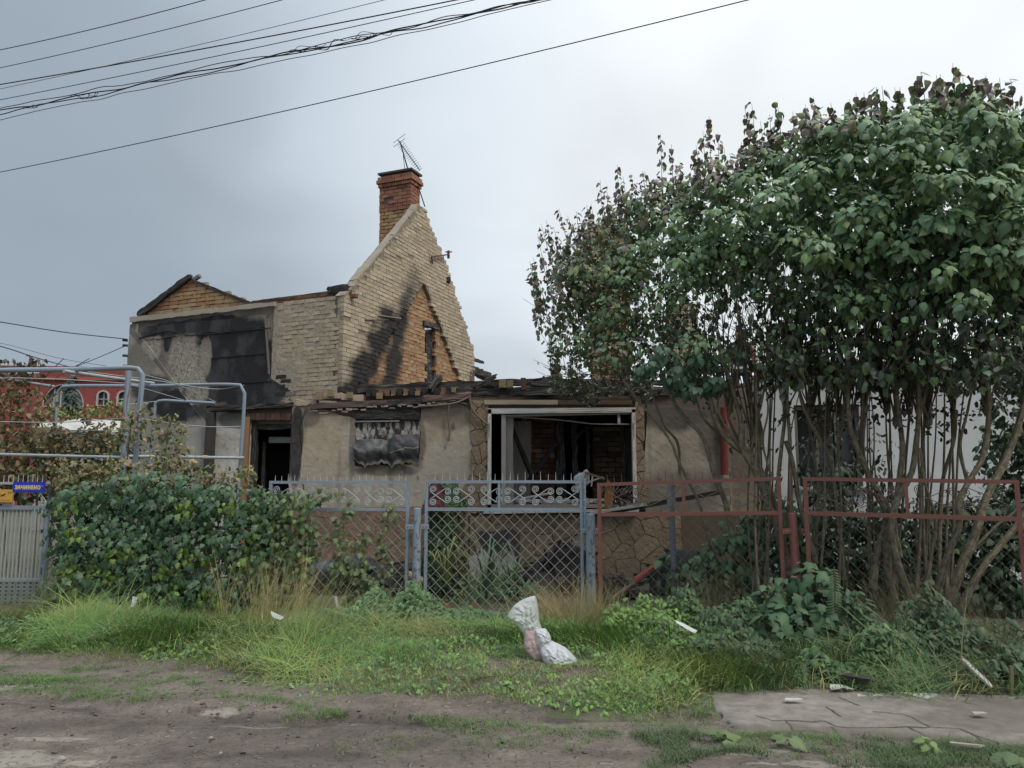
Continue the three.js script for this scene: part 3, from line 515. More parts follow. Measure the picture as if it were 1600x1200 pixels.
// flagstones: broken stone cladding round the window and along the foot
const stoneMats = [[0.29, 0.22, 0.148], [0.27, 0.205, 0.138], [0.31, 0.235, 0.155], [0.255, 0.195, 0.132], [0.28, 0.2, 0.13], [0.265, 0.205, 0.145]].map((c) => tone(...c, { bumpScale: 0.012 }));
const stoneRed = [[0.25, 0.17, 0.12], [0.22, 0.15, 0.105], [0.28, 0.195, 0.14]].map((c) => tone(...c, { bumpScale: 0.012 }));
function clipHalf(poly, a, b, c) { const out = []; for (let i = 0; i < poly.length; i++) { const p = poly[i], q = poly[(i + 1) % poly.length], dp = a * p[0] + b * p[1] - c, dq = a * q[0] + b * q[1] - c; if (dp <= 0) out.push(p); if ((dp < 0) !== (dq < 0)) { const t = dp / (dp - dq); out.push([lerp(p[0], q[0], t), lerp(p[1], q[1], t)]); } } return out; }
function crazy(parent, area, cell, seed, mats, z, joint = 0.009) {
  const xs = area.map((p) => p[0]), ys = area.map((p) => p[1]), x0 = Math.min(...xs), x1 = Math.max(...xs), y0 = Math.min(...ys), y1 = Math.max(...ys), r = rng(seed), pts = [];
  for (let y = y0 - cell / 2; y < y1 + cell; y += cell) for (let x = x0 - cell / 2; x < x1 + cell; x += cell * 1.25) pts.push([x + (r() - 0.5) * cell * 1.1, y + (r() - 0.5) * cell * 1.0]);
  for (const p of pts) {
    let poly = area.map((q) => [...q]);
    for (const q of pts) { if (q === p || Math.hypot(q[0] - p[0], q[1] - p[1]) > cell * 3.2) continue; const a = q[0] - p[0], b = q[1] - p[1], L = Math.hypot(a, b), m = [(p[0] + q[0]) / 2, (p[1] + q[1]) / 2]; poly = clipHalf(poly, a / L, b / L, (a * m[0] + b * m[1]) / L - joint * (0.2 + r() * 0.5)); if (poly.length < 3) break; }
    if (poly.length < 3) continue;
    const w = Math.max(...poly.map((q) => q[0])) - Math.min(...poly.map((q) => q[0])), h = Math.max(...poly.map((q) => q[1])) - Math.min(...poly.map((q) => q[1]));
    if (w < 0.05 || h < 0.05) continue;
    const pz = ragged(poly, 0.12, 0.008, seed + pts.indexOf(p));
    const g = scaleUV(slab(pz, 0.035 + r() * 0.01, z, [], 0.006), 1.6); g.rotateX((r() - 0.5) * 0.004);
    part('flagstone', g, mats[Math.floor(r() * mats.length)], parent);
  }
}
{
  const R = (a, b, c, d) => [[fx(a), fy(d)], [fx(c), fy(d)], [fx(c), fy(b)], [fx(a), fy(b)]];
  const plinth = part('plinth', fit(slab([[fx(453), 0], [FX1, 0], [FX1, fy(800)], [fx(1000), fy(804)], [fx(735), fy(804)], [fx(700), fy(788)], [fx(453), fy(790)]], 0.03, -0.024)), tone(0.13, 0.1, 0.07), front);
  crazy(plinth, [[fx(735), 0.0], [fx(1060), 0.0], [fx(1060), fy(797)], [fx(996), fy(803)], [fx(735), fy(804)]], 0.27, 21, stoneMats, 0.0);
  crazy(plinth, [[fx(460), 0.0], [fx(734), 0.0], [fx(734), fy(790)], [fx(460), fy(793)]], 0.33, 22, stoneRed, 0.0);
  const strip = part('stone_strip', fit(slab(R(737, 625, 764, 800), 0.02, -0.02)), tone(0.2, 0.155, 0.105), front);
  crazy(strip, [[fx(741), fy(803)], [fx(763), fy(803)], [fx(763), fy(630)], [fx(734), fy(625)], [fx(737), fy(735)], [fx(712), fy(790)]], 0.2, 23, stoneMats, 0.005);
  crazy(strip, R(993, 628, 1007, 795), 0.22, 24, stoneMats, 0.005);
}
// window
{
  const grime = paint(256, 512, (x, y) => { const n = fbm(x * 5, y * 20, 4, 5), s = sm(0.52, 0.7, fbm(x * 9, y * 26, 14, 4)), b = sm(0.62, 0.72, fbm(x * 7, y * 12, 24, 4)); return mix3(mix3([0.72, 0.71, 0.68], [0.42, 0.39, 0.35], 0.7 * n), [0.07, 0.062, 0.055], Math.max(s * 0.45, b * 0.8)); }), white = std({ map: grime, roughness: 0.6 }), dirty = tone(0.4, 0.37, 0.33), w = part('window', [bar(V(fx(765), fy(800), 0.03), V(fx(765), fy(640), 0.03), 0.06, 0.09), bar(V(fx(990), fy(798), 0.03), V(fx(990), fy(640), 0.03), 0.06, 0.09)], white, front);
  part('frame_head', bar(V(fx(762), fy(643), 0.03), V(fx(993), fy(641), 0.03), 0.09, 0.085), white, w);
  part('frame_foot', bar(V(fx(762), fy(791), 0.03), V(fx(993), fy(790), 0.03), 0.09, 0.06), tone(0.3, 0.27, 0.24), w);
  part('sill', bar(V(fx(756), fy(800), 0.07), V(fx(994), fy(797), 0.07), 0.18, 0.045), white, w);
  part('mullion', bar(V(fx(787), fy(788), 0.0), V(fx(787), fy(648), 0.0), 0.075, 0.07), dirty, w);
  part('casement_edge', rough(bar(V(fx(795), fy(788), -0.08), V(fx(794), fy(650), -0.08), 0.16, 0.06, 12), 0.01, 6), tone(0.3, 0.27, 0.25), w);
  part('frame_strip', bar(V(fx(783), fy(650), -0.01), V(fx(985), fy(646), 0.0), 0.05, 0.03), dirty, w);
  part('roller_box', rough(box(fx(872) - fx(757), 0.075, 0.1, (fx(757) + fx(872)) / 2, fy(629), 0.03), 0.004, 5), tone(0.45, 0.37, 0.27), w);
  part('roller_box', rough(box(fx(988) - fx(873), 0.07, 0.08, (fx(988) + fx(873)) / 2, fy(629), 0.02), 0.006, 5), tone(0.12, 0.08, 0.05), w);
  part('hanging_wire', tube([V(fx(798), fy(651), -0.05), V(fx(870), fy(655), -0.1), V(fx(930), fy(662), -0.05), V(fx(984), fy(663), 0.0)], 0.012, 24, 5), dirty, w);
  part('hanging_rag', rough(new THREE.BoxGeometry(0.06, 0.17, 0.03, 2, 6, 1).translate(fx(967), fy(655), 0.03), 0.02, 14), dirty, w);
}
// door way
{
  const d = part('door_frame', [charred(V(fx(395), 0.1, -0.1), V(fx(395), fy(660), -0.1), 0.1, 0.2, 31), charred(V(fx(404), 0.1, -0.3), V(fx(404), fy(690), -0.3), 0.06, 0.08, 32)], M.char, front);
  part('door_jamb', rough(box(0.085, fy(652), 0.12, fx(386), fy(652) / 2, 0.02), 0.008, 6), tone(0.3, 0.185, 0.095), front);
  part('lintel_beam', charred(V(fx(392), fy(667), -0.12), V(fx(453), fy(666), -0.12), 0.2, 0.11, 33), M.char, front);
  part('lintel_beam', charred(V(fx(326), fy(640), 0.03), V(fx(456), fy(633), 0.03), 0.2, 0.1, 34), M.char, front);
  part('roller_shutter', rough(box(fx(452) - fx(405), 0.1, 0.05, (fx(452) + fx(405)) / 2, fy(685), -0.5), 0.008, 9), tone(0.6, 0.62, 0.63), front);
  for (let i = 0; i < 9; i++) lay(front, fx(387) + i * 0.083, fy(651), 0.01 + (hash(i, 3, 3) - 0.5) * 0.02, headShapes[i % 2], 'red', i % 4, 4 - (i % 5 === 0), Math.PI / 2);
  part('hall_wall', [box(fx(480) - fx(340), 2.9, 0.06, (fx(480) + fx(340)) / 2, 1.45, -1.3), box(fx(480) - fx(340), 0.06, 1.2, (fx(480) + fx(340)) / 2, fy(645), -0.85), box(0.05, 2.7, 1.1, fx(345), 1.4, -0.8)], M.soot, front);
  part('wall_top', rough(new THREE.BoxGeometry(fx(1185) - fx(560), fy(600) - fy(634), 0.16, 60, 3, 1).translate((fx(1185) + fx(560)) / 2, (fy(600) + fy(634)) / 2, -0.42), 0.03, 5), tone(0.13, 0.095, 0.07), front);
  part('porch_post', rough(new THREE.BoxGeometry(0.13, fy(645), 0.13, 1, 20, 1).translate(fx(330), fy(645) / 2, 0.07), 0.01, 6), tone(0.06, 0.055, 0.052), front);
  part('porch_panel', fit(slab([[fx(288), 0], [fx(325), 0], [fx(325), fy(668)], [fx(290), fy(668)]], 0.06, -0.08)), tone(0.42, 0.41, 0.38), front);
}
// inside of the front room: floor, ceiling boards, brick cross walls, fallen rafters, ash
{
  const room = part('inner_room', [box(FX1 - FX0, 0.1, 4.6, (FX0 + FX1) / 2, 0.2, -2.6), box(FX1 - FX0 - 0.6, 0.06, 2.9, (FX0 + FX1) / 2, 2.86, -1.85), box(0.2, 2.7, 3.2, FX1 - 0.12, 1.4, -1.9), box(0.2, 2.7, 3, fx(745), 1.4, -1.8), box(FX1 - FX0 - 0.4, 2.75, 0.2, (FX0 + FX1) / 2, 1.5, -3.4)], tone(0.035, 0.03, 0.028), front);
  courses(front, fx(815), fx(872), 0.6, 2.75, 41, (x, y) => ({ pal: hash(Math.round(x * 30), Math.round(y * 30), 4) > 0.6 ? 'tan' : 'red', soot: hash(Math.round(x * 20), Math.round(y * 22), 8) > 0.62 ? 1 : 3, z: -1.0, worn: true }), true);
  part('inner_pier', box(fx(872) - fx(815) + 0.1, 2.4, 0.2, (fx(872) + fx(815)) / 2 + 0.1, 1.5, -1.22), mortarD, front);
  courses(front, fx(936) + 0.0, fx(986), 0.8, 2.6, 42, (x, y) => ({ pal: 'tan', soot: 3.6 + (hash(Math.round(x * 20), Math.round(y * 22), 8) > 0.6), z: -0.9, worn: true }), true);
  part('inner_pier', box(fx(986) - fx(936) + 0.25, 2.4, 0.2, (fx(986) + fx(936)) / 2 + 0.12, 1.4, -1.12), mortarD, front);
  part('inner_plaster', rough(new THREE.BoxGeometry(0.5, 2.2, 0.06, 4, 12, 1).translate(fx(808), 1.6, -0.95), 0.015, 4), tone(0.38, 0.35, 0.33), front);
  const F = (px, py, z) => V(fx(px), fy(py), z);
  for (const [a, b, w, s] of [[F(793, 650, -0.35), F(832, 742, -0.5), 0.1, 51], [F(872, 690, -0.6), F(828, 748, -0.5), 0.09, 52], [F(878, 640, -0.8), F(882, 780, -0.8), 0.18, 53], [F(902, 645, -0.7), F(905, 780, -0.7), 0.12, 54], [F(925, 660, -0.75), F(926, 745, -0.75), 0.08, 55], [F(915, 670, -0.55), F(897, 690, -0.55), 0.06, 56], [F(976, 652, -0.3), F(980, 760, -0.3), 0.07, 57]]) part('fallen_rafter', charred(a, b, w, w * 0.8, s), M.char, front);
  part('fallen_pole', rod(F(783, 786, -0.15), F(862, 771, -0.3), 0.022), tone(0.45, 0.44, 0.42), front);
  const r = rng(91), bits = [];
  for (let i = 0; i < 150; i++) { const s = 0.02 + r() * 0.06, g = new THREE.DodecahedronGeometry(s, 0); g.scale(1.4, 0.6, 1); g.rotateY(r() * 6); g.translate(lerp(fx(775), fx(985), r()), fy(786) + r() * 0.06 - 0.02, -0.08 - r() * 0.45); bits.push(g); }
  const ash = part('ash_rubble', bits, tone(0.3, 0.29, 0.28), front); ash.userData.kind = 'stuff';
}
// charred roof timbers lying along the top of the front wall
{
  const T = (px, py, z) => V(fx(px), fy(py), z);
  const w = (a, b, ww, h, s, mat = M.char) => part('roof_timber', charred(a, b, ww, h, s), mat, front);
  w(T(548, 606, -0.3), T(862, 590, -0.45), 0.2, 0.14, 61); w(T(700, 612, -0.12), T(1003, 612, 0.02), 0.2, 0.15, 62); w(T(486, 636, 0.03), T(612, 629, 0.05), 0.12, 0.11, 63, tone(0.11, 0.075, 0.065)); w(T(605, 631, 0.05), T(668, 627, 0.06), 0.12, 0.13, 64); w(T(660, 625, 0.08), T(735, 618, 0.06), 0.14, 0.13, 65, tone(0.15, 0.1, 0.085));
  w(T(830, 598, -0.2), T(1010, 603, -0.15), 0.16, 0.08, 66); w(T(860, 590, -0.4), T(1140, 596, -0.4), 0.14, 0.1, 67); w(T(670, 610, 0), T(684, 586, -0.25), 0.1, 0.12, 68); w(T(742, 606, 0.0), T(774, 585, -0.2), 0.05, 0.1, 69); w(T(755, 597, 0.0), T(790, 607, 0.0), 0.06, 0.04, 70); w(T(540, 612, -0.4), T(640, 604, -0.3), 0.1, 0.06, 71); w(T(990, 615, 0.0), T(1180, 600, -0.1), 0.16, 0.1, 72);
  // remains of the brick course and yellow wood blocks between the timbers
  const r = rng(17);
  for (let i = 0; i < 17; i++) lay(front, fx(572) + i * 0.105, lerp(fy(613), fy(608), i / 17), -0.12, wornHead[i % 2], 'tan', i % 4, r() > 0.5 ? 5 : 3, Math.PI / 2 + (r() - 0.5) * 0.1);
  const yellow = tone(0.27, 0.2, 0.115);
  for (const [x, y, s] of [[592, 619, 0.09], [651, 615, 0.07], [708, 610, 0.07], [497, 619, 0.12], [515, 615, 0.1], [545, 618, 0.09], [785, 600, 0.12], [797, 600, 0.1], [926, 606, 0.07]]) part('wood_block', rough(box(s, s * 1.1, 0.1, fx(x), fy(y), 0.03), 0.006, 9), yellow, front);
  part('wood_block', rough(box(0.09, 0.2, 0.06, fx(818), fy(600), 0.0), 0.006, 9), tone(0.13, 0.07, 0.05), front);
  for (const [x0, x1, y] of [[455, 492, 629], [492, 530, 619], [530, 565, 621]]) part('lime_block', rough(new THREE.BoxGeometry(fx(x1) - fx(x0), 0.1, 0.2, 4, 2, 2).translate((fx(x0) + fx(x1)) / 2, fy(y), -0.12), 0.02, 7), tone(0.44, 0.37, 0.28), front);
  const flake = tone(0.34, 0.29, 0.25);
  for (let i = 0; i < 26; i++) { const px = 490 + i * 9.3 + r() * 5; part('paint_flake', rough(new THREE.BoxGeometry(0.03 + r() * 0.09, 0.012 + r() * 0.025, 0.008, 2, 1, 1).translate(fx(px), fy(lerp(640, 622, (px - 490) / 245) + 3 + r() * 6), 0.115), 0.01, 20), flake, front); }
  const cab = tone(0.2, 0.155, 0.12);
  part('cable', tube([T(655, 636, 0.12), T(690, 634, 0.13), T(715, 630, 0.13), T(735, 620, 0.1)], 0.018, 20, 6), cab, front);
  part('cable', tube([T(702, 634, 0.13), T(701, 655, 0.1), T(703, 675, 0.08), T(701, 690, 0.07)], 0.016, 12, 6), cab, front);
  part('cable', tube([T(734, 622, 0.1), T(738, 640, 0.1), T(748, 652, 0.1), T(762, 664, 0.1)], 0.02, 14, 6), cab, front);
  part('down_pipe', rod(T(1128, 742, 0.1), T(1131, 638, 0.1), 0.062, 16), tone(0.2, 0.032, 0.027, { roughness: 0.6 }), front);
}
// two brick stacks that still stand behind the front rooms
function brickPier(px0, px1, pyTop, D, seed, pal) {
  const a = at(px0, 560, D), b = at(px1, 560, D), top = at(px0, pyTop, D).y, W = b.x - a.x;
  const p = part('chimney', box(W - 0.03, top - 0.02, 0.55, 0, top / 2, -0.3), mortarD, house); p.position.set((a.x + b.x) / 2 - CX, 0, CD - D);
  courses(p, -W / 2, W / 2, 2.6, top, seed, (x, y) => ({ pal, soot: vnoise(x * 3, y * 2, seed) > 0.6 ? 2 : 0, z: top - y < 0.3 && top - y > 0.12 ? 0.04 : 0.012, worn: true }), true);
  const r = rng(seed + 5); for (let y = 2.7; y < top; y += PITCH_Y) for (const s of [-1, 1]) lay(p, s * (W / 2 - 0.045), y, -0.26, brickShapes[0], pal, Math.floor(r() * 4), 0, 0, Math.PI / 2);
}
brickPier(926, 985, 350, 16.5, 61, 'tan'); brickPier(1048, 1094, 474, 17.5, 62, 'cream');

// place the bricks: those that show largest as meshes of their own, the others joined
{
  house.updateMatrixWorld(true);
  const eye = V(0, EYE, 0), p = new THREE.Vector3();
  for (const b of brickBin) { p.setFromMatrixPosition(b.m).applyMatrix4(b.parent.matrixWorld); b.d = p.distanceTo(eye) + (b.pal === 'red' && b.parent.name === 'front_wall' && p.z < -13.2 ? 9 : 0) + (p.y < 3.3 && p.z < -13.4 ? 6 : 0) + (b.fn && b.soot > 0 ? 30 : 0); }
  brickBin.sort((a, b) => a.d - b.d);
  brickBin.slice(0, 290).forEach((b) => { const m = part('brick', b.geo, brickMat(b.pal, b.i, b.soot), b.parent); b.m.decompose(m.position, m.quaternion, m.scale); });
  const inv = house.matrixWorld.clone().invert(), list = [], nv = brickShapes[0].attributes.position.count;
  for (const b of brickBin.slice(290)) {
    const g = b.geo.clone().applyMatrix4(new THREE.Matrix4().multiplyMatrices(inv, new THREE.Matrix4().multiplyMatrices(b.parent.matrixWorld, b.m))), c = mix3(PAL[b.pal][b.i % PAL[b.pal].length], [0.03, 0.028, 0.027], b.soot / 5), n = g.attributes.position.count, col = new Float32Array(n * 3);
    if (b.fn) { const a = b.geo.attributes.position; for (let i = 0; i < n; i++) { p.fromBufferAttribute(a, i).applyMatrix4(b.m); const k = clamp(b.fn(p.x, p.y) + (hash(i, b.i, Math.round(p.x * 40)) - 0.5) * 0.16); col.set(mix3(PAL[b.pal][b.i % PAL[b.pal].length], [0.026, 0.024, 0.023], k), i * 3); } } else for (let i = 0; i < n; i++) col.set(c, i * 3);
    g.setAttribute('color', new THREE.BufferAttribute(col, 3)); list.push(g);
  }
  const rest = part('brickwork', join(list), std({ vertexColors: true, map: grainC, bumpMap: grainB, bumpScale: 0.005 }), house); rest.userData.kind = 'stuff';
  console.log('bricks', brickBin.length);
}
// ---------- the white building on the right ----------
{
  const D0 = 13.2, p0 = at(1187, 620, D0), p1 = at(1640, 620, 12.4), turn = Math.atan2(-(p1.z - p0.z), p1.x - p0.x), L = p0.distanceTo(p1) + 2.5;
  const b = thing('white_building', 'low white rendered building with flat roof, pale coping and dark window, behind the bushes', 'building', [p0.x, 0, p0.z], turn);
  const H = at(1200, 574, D0).y, yT = at(1200, 592, D0).y, l = (px) => { const q = onPlane(px, 700, p0, V(Math.sin(turn), 0, Math.cos(turn))).sub(p0); return q.x * Math.cos(turn) - q.z * Math.sin(turn); };
  const w0 = l(1243), w1 = l(1346), wy0 = at(1290, 760, D0).y, wy1 = at(1290, 634, D0).y;
  const wc = paint(512, 256, (x, y) => { const n = fbm(x * 9, y * 5, 4, 5), s = sm(0.5, 0.85, fbm(x * 26, y * 1.5, 8, 3)); return mix3([0.62, 0.645, 0.66], [0.5, 0.52, 0.53], n * 0.7 + s * 0.9); });
  part('wall', scaleUV(slab([[0, 0], [L, 0], [L, yT], [0, yT]], 0.35, -0.35, [[[w0, wy0], [w1, wy0], [w1, wy1], [w0, wy1]]]), 0.2), std({ map: wc, bumpMap: grainB, bumpScale: 0.01 }), b);
  const band = part('brick_band', box(L, H - yT - 0.06, 0.3, L / 2, (H + yT) / 2 - 0.03, -0.2), mortar, b);
  const mats = [tone(0.42, 0.33, 0.25), tone(0.36, 0.26, 0.19), tone(0.46, 0.38, 0.3)], r = rng(5);
  for (let k = 0, y = yT + 0.05; y < H - 0.08; y += PITCH_Y, k++) for (let x = (k % 2) * 0.13; x < 5.4; x += 0.262) { const m = part('brick', brickShapes[Math.floor(r() * 4)], mats[Math.floor(r() * 3)], band); m.position.set(x + 0.13, y, -0.08 + 0.03 * (k % 2)); }
  part('coping', rough(new THREE.BoxGeometry(L + 0.9, 0.07, 0.5, 20, 1, 1).translate(L / 2 - 0.5, H, -0.12), 0.006, 3), tone(0.75, 0.77, 0.8, { roughness: 0.5 }), b);
  part('side_wall', box(0.3, H - 0.1, 5, 0.15, (H - 0.1) / 2, -2.86), mortar, b);
  part('roof', box(L, 0.1, 5, L / 2, H - 0.12, -2.9), tone(0.1, 0.1, 0.1), b);
  const win = part('window', [box(w1 - w0 + 0.04, 0.06, 0.08, (w0 + w1) / 2, wy1 - 0.05, -0.1)], tone(0.2, 0.19, 0.17), b);
  for (const t of [0, 0.33, 0.66, 1]) part('frame', box(0.06, wy1 - wy0 - 0.08, 0.06, lerp(w0 + 0.03, w1 - 0.03, t), (wy0 + wy1) / 2 - 0.04, -0.1), tone(0.16, 0.15, 0.13), win);
  part('pane', box(w1 - w0, wy1 - wy0, 0.01, (w0 + w1) / 2, (wy0 + wy1) / 2, -0.15), std({ color: rgb(0.02, 0.022, 0.024), roughness: 0.12 }), win);
  part('sill', box(w1 - w0 + 0.14, 0.05, 0.12, (w0 + w1) / 2, wy0 - 0.028, 0.02), tone(0.5, 0.5, 0.48), win);
}
// ---------- the red building and the shed far away on the left ----------
{
  const D = 46, o = at(-120, 600, D), r0 = at(199, 600, D), b = thing('red_building', 'distant red rendered building with white-rimmed arched windows and two small roof chimneys', 'building', [o.x, 0, o.z], 0.08);
  const W = (r0.x - o.x) / Math.cos(0.08) + 6, H = at(100, 588, D).y, x = (px) => (at(px, 600, D).x - o.x), y = (py) => at(100, py, D).y;
  const red = tone(0.3, 0.07, 0.065), arch = (cx, w, y0, y1) => { const p = []; for (let i = 0; i <= 14; i++) { const a = Math.PI * i / 14; p.push([cx + Math.cos(a) * w / 2, y1 - w / 2 + Math.sin(a) * w / 2]); } p.push([cx - w / 2, y0], [cx + w / 2, y0]); return p; };
  const half = (cx, w, y0, h) => { const p = []; for (let i = 0; i <= 20; i++) { const a = Math.PI * i / 20; p.push([cx + Math.cos(a) * w / 2, y0 + Math.sin(a) * h]); } return p; };
  const wins = [[152, 17], [183, 17]], big = half(x(92), x(126) - x(66), y(633), y(599) - y(633));
  part('wall', slab([[0, 0], [W, 0], [W, H], [0, H]], 0.5, -0.5, [...wins.map(([px, w]) => arch(x(px), x(px + w) - x(px), y(632), y(608))), big]), red, b);
  const fr = tone(0.5, 0.48, 0.46), glass = std({ color: rgb(0.05, 0.06, 0.07), roughness: 0.15 });
  for (const [px, w] of wins) {
    const ww = x(px + w) - x(px), win = part('window', slab(arch(x(px), ww * 1.16, y(632), y(607)), 0.12, -0.04, [arch(x(px), ww * 0.86, y(631), y(609.5))]), fr, b);
    part('pane', slab(arch(x(px), ww * 0.9, y(631), y(609)), 0.02, -0.2), glass, win);
    part('bar', box(0.06, y(609) - y(632), 0.05, x(px), (y(609) + y(632)) / 2, -0.12), fr, win); part('bar', box(ww * 0.85, 0.06, 0.05, x(px), y(621), -0.12), fr, win);
  }
  const bw = part('window', slab(half(x(92), (x(126) - x(66)) * 1.05, y(634), (y(599) - y(633)) * 1.06), 0.1, -0.06, [big]), fr, b);
  part('pane', slab(half(x(92), x(126) - x(66), y(633), y(599) - y(633)), 0.02, -0.25), std({ color: rgb(0.12, 0.15, 0.17), roughness: 0.15 }), bw);
  for (const k of [76, 86, 96, 106]) part('bar', box(0.07, (y(600) - y(633)) * Math.sqrt(1 - ((k - 92) / 32) ** 2), 0.06, x(k), y(633) + (y(600) - y(633)) * Math.sqrt(1 - ((k - 92) / 32) ** 2) / 2, -0.15), fr, bw);
  part('roof', slab([[-0.4, H], [W + 0.4, H], [W - 3, H + 0.75], [2, H + 0.75]], 7, -7.2), tone(0.26, 0.075, 0.06), b);
  for (const px of [176, 192]) part('roof_chimney', box(x(px + 8) - x(px), 0.7, 0.8, x(px), H + 0.6, -1), tone(0.4, 0.09, 0.08), b);
  part('cornice', box(W + 0.6, 0.18, 0.3, W / 2, H - 0.06, 0.03), tone(0.38, 0.13, 0.1), b);
}
{
  const D = 27, a = at(60, 660, D), c = at(215, 668, D), s = thing('shed', 'low pale shed with an uneven light sheet roof behind the pipe arbour', 'shed', [a.x, 0, a.z], 0);
  const W = c.x - a.x, h = at(100, 672, D).y;
  part('wall', box(W, h, 0.3, W / 2, h / 2, -0.2), tone(0.4, 0.38, 0.33), s);
  const rf = part('roof', rough(new THREE.BoxGeometry(W + 0.4, 0.1, 3, 24, 1, 4).rotateX(0.18).rotateZ(-0.055).translate(W / 2, h + 0.22, -1.3), 0.05, 1.5), tone(0.5, 0.49, 0.45), s);
  part('dark_opening', box(0.9, 0.55, 0.06, W * 0.86, h - 0.5, -0.04), tone(0.14, 0.1, 0.08), s);
}
// ---------- fence ----------
const steelBar = (a, b, w = 0.035, d = 0.035) => bar(a, b, w, d);
function spiral(cx, cy, r, turns, start, dir, inward) {
  const pts = [], n = Math.round(14 * turns);
  for (let i = 0; i <= n; i++) { const t = i / n, rr = r * (1 - 0.82 * t), a = start + dir * t * turns * Math.PI * 2; pts.push(V(cx + Math.cos(a) * rr, cy + Math.sin(a) * rr, 0)); }
  return pts;
}
// one C-scroll: spiral, straight bar, spiral
function scrollGeo(ax, ay, bx, by, r, rad, z = 0) {
  const d = Math.atan2(by - ay, bx - ax), s = (by > ay) === (bx > ax) ? 1 : -1;
  const A1 = spiral(ax, ay, r, 1.9, d + s * Math.PI / 2, s, 1).reverse(), B1 = spiral(bx, by, r, 1.9, d + s * Math.PI / 2, -s, 1);
  const pts = [...A1, ...B1]; pts.forEach((p) => { p.z = z; });
  return new THREE.TubeGeometry(new THREE.CatmullRomCurve3(pts, false, 'centripetal'), 96, rad, 4, false);
}
function meshWires(parent, x0, x1, y0, y1, pitch, r, mat, seed, sag = 0.004) {
  const list = [], rr = rng(seed), W = x1 - x0, H = y1 - y0;
  for (const s of [1, -1]) for (let c = -H; c < W + 0.001; c += pitch) {
    let xa = c, ya = 0, xb = c + H, yb = H;
    if (xa < 0) { ya = -xa; xa = 0; } if (xb > W) { yb = W - c; xb = W; }
    if (yb - ya < 0.02) continue;
    const n = Math.max(2, Math.round((yb - ya) / 0.12)), P = [];
    for (let i = 0; i <= n; i++) { const t = i / n, x = lerp(xa, xb, t), y = lerp(ya, yb, t); P.push(V(s > 0 ? x0 + x : x1 - x, y0 + y, s * 0.004 + (vnoise(x * 3, y * 3 + s, seed) - 0.5) * 0.05).add(V((rr() - 0.5) * sag, (rr() - 0.5) * sag, 0))); }
    for (let i = 0; i < n; i++) list.push(rod(P[i], P[i + 1], r, 4));
  }
  const m = part('wire_mesh', list, mat, parent); m.userData.kind = 'stuff'; return m;
}
function panel(name, label, pxL, DL, pxR, DR, o) {
  const a = at(pxL, 752, DL), b = at(pxR, 752, DR), turn = Math.atan2(-(b.z - a.z), b.x - a.x), W = Math.hypot(b.x - a.x, b.z - a.z), g0 = o.ground ?? 0.05;
  const t = thing(name, label, 'fence', [a.x, 0, a.z], turn, o.group), T = o.top, Md = o.mid, mat = o.mat, th = o.th ?? 0.036;
  const P = (x, y, z = 0) => V(x, y, z);
  part('stile', steelBar(P(0, g0, 0), P(0, T(0), 0), th, th), mat, t); part('stile', steelBar(P(W, g0, 0), P(W, T(1), 0), th, th), mat, t);
  part('top_rail', steelBar(P(th / 2, T(0) - th / 2), P(W - th / 2, T(1) - th / 2), th * 0.96, th * 0.96), mat, t);
  part('middle_rail', steelBar(P(th / 2, Md(0)), P(W - th / 2, Md(1)), th * 0.96, th * 1.05), mat, t);
  if (o.bottomRail !== false) part('bottom_rail', steelBar(P(th / 2, g0 + 0.06), P(W - th / 2, g0 + 0.06), th * 0.9, th * 0.9), mat, t);
  for (const m of o.mullions ?? []) part('upright', steelBar(P(W * m, Md(m) + th / 2), P(W * m, T(m) - th), th * 0.8, th * 0.8), mat, t);
  const sp = o.spike, r = rng(o.seed);
  for (let x = sp.from ?? 0.05; x < (sp.to ?? W); x += sp.step) { if (r() < (sp.miss ?? 0)) continue; const y = lerp(T(0), T(1), x / W) - 0.01, k = V((r() - 0.5) * sp.lean, sp.h * (0.8 + r() * 0.4), (r() - 0.5) * sp.lean); part('spike', rod(P(x, y), P(x, y).add(k), 0.0048, 5, 0.002), sp.mat, t); }
  for (const [ax, ay, bx, by, rr] of o.scrolls(W, T, Md)) part('scroll', scrollGeo(ax, ay, bx, by, rr, o.scrollR ?? 0.0055, -0.004), o.scrollMat ?? mat, t);
  meshWires(t, 0.02, W - 0.02, g0 + 0.05, Math.min(Md(0), Md(1)) - 0.02, o.pitch ?? 0.135, o.wireR ?? 0.0038, o.wireMat ?? M.wire, o.seed);
  return t;
}
// an X of four scrolls every 0.6 m
const motif = (n) => (W, T, Md) => { const out = []; for (let k = 0; k < n; k++) { const w = W / n, c = w * (k + 0.5), yb = Md(0.5) + 0.09, yt = T(0.5) - 0.105, h = w * 0.37, q = 0.055; out.push([c - h, yt, c - q, yb + 0.03, 0.043], [c - h, yb, c - q, yt - 0.03, 0.043], [c + h, yt, c + q, yb + 0.03, 0.043], [c + h, yb, c + q, yt - 0.03, 0.043]); } return out; };
const yAt = (py, D) => EYE + (755 - py) / FOCAL * D * 1.0;
const spikeBlue = std({ color: rgb(0.42, 0.45, 0.47), roughness: 0.6 }), spikeRust = std({ color: rgb(0.1, 0.07, 0.06), roughness: 0.8 });
const scrollBlue = enamel([0.42, 0.45, 0.48], 0.4, 12), scrollRust = std({ color: rgb(0.13, 0.095, 0.085), roughness: 0.75 });
panel('metal_fence', 'blue-grey steel fence panel overgrown by ivy, left of the two blue panels', 424, 9.6, 638, 9.45, { mat: M.blue, top: () => 1.63, mid: () => 1.285, group: 'fence panels along the verge', spike: { step: 0.082, h: 0.085, lean: 0.008, mat: spikeBlue, miss: 0.08 }, scrolls: motif(3), scrollMat: scrollBlue, seed: 4, ground: 0.02 });
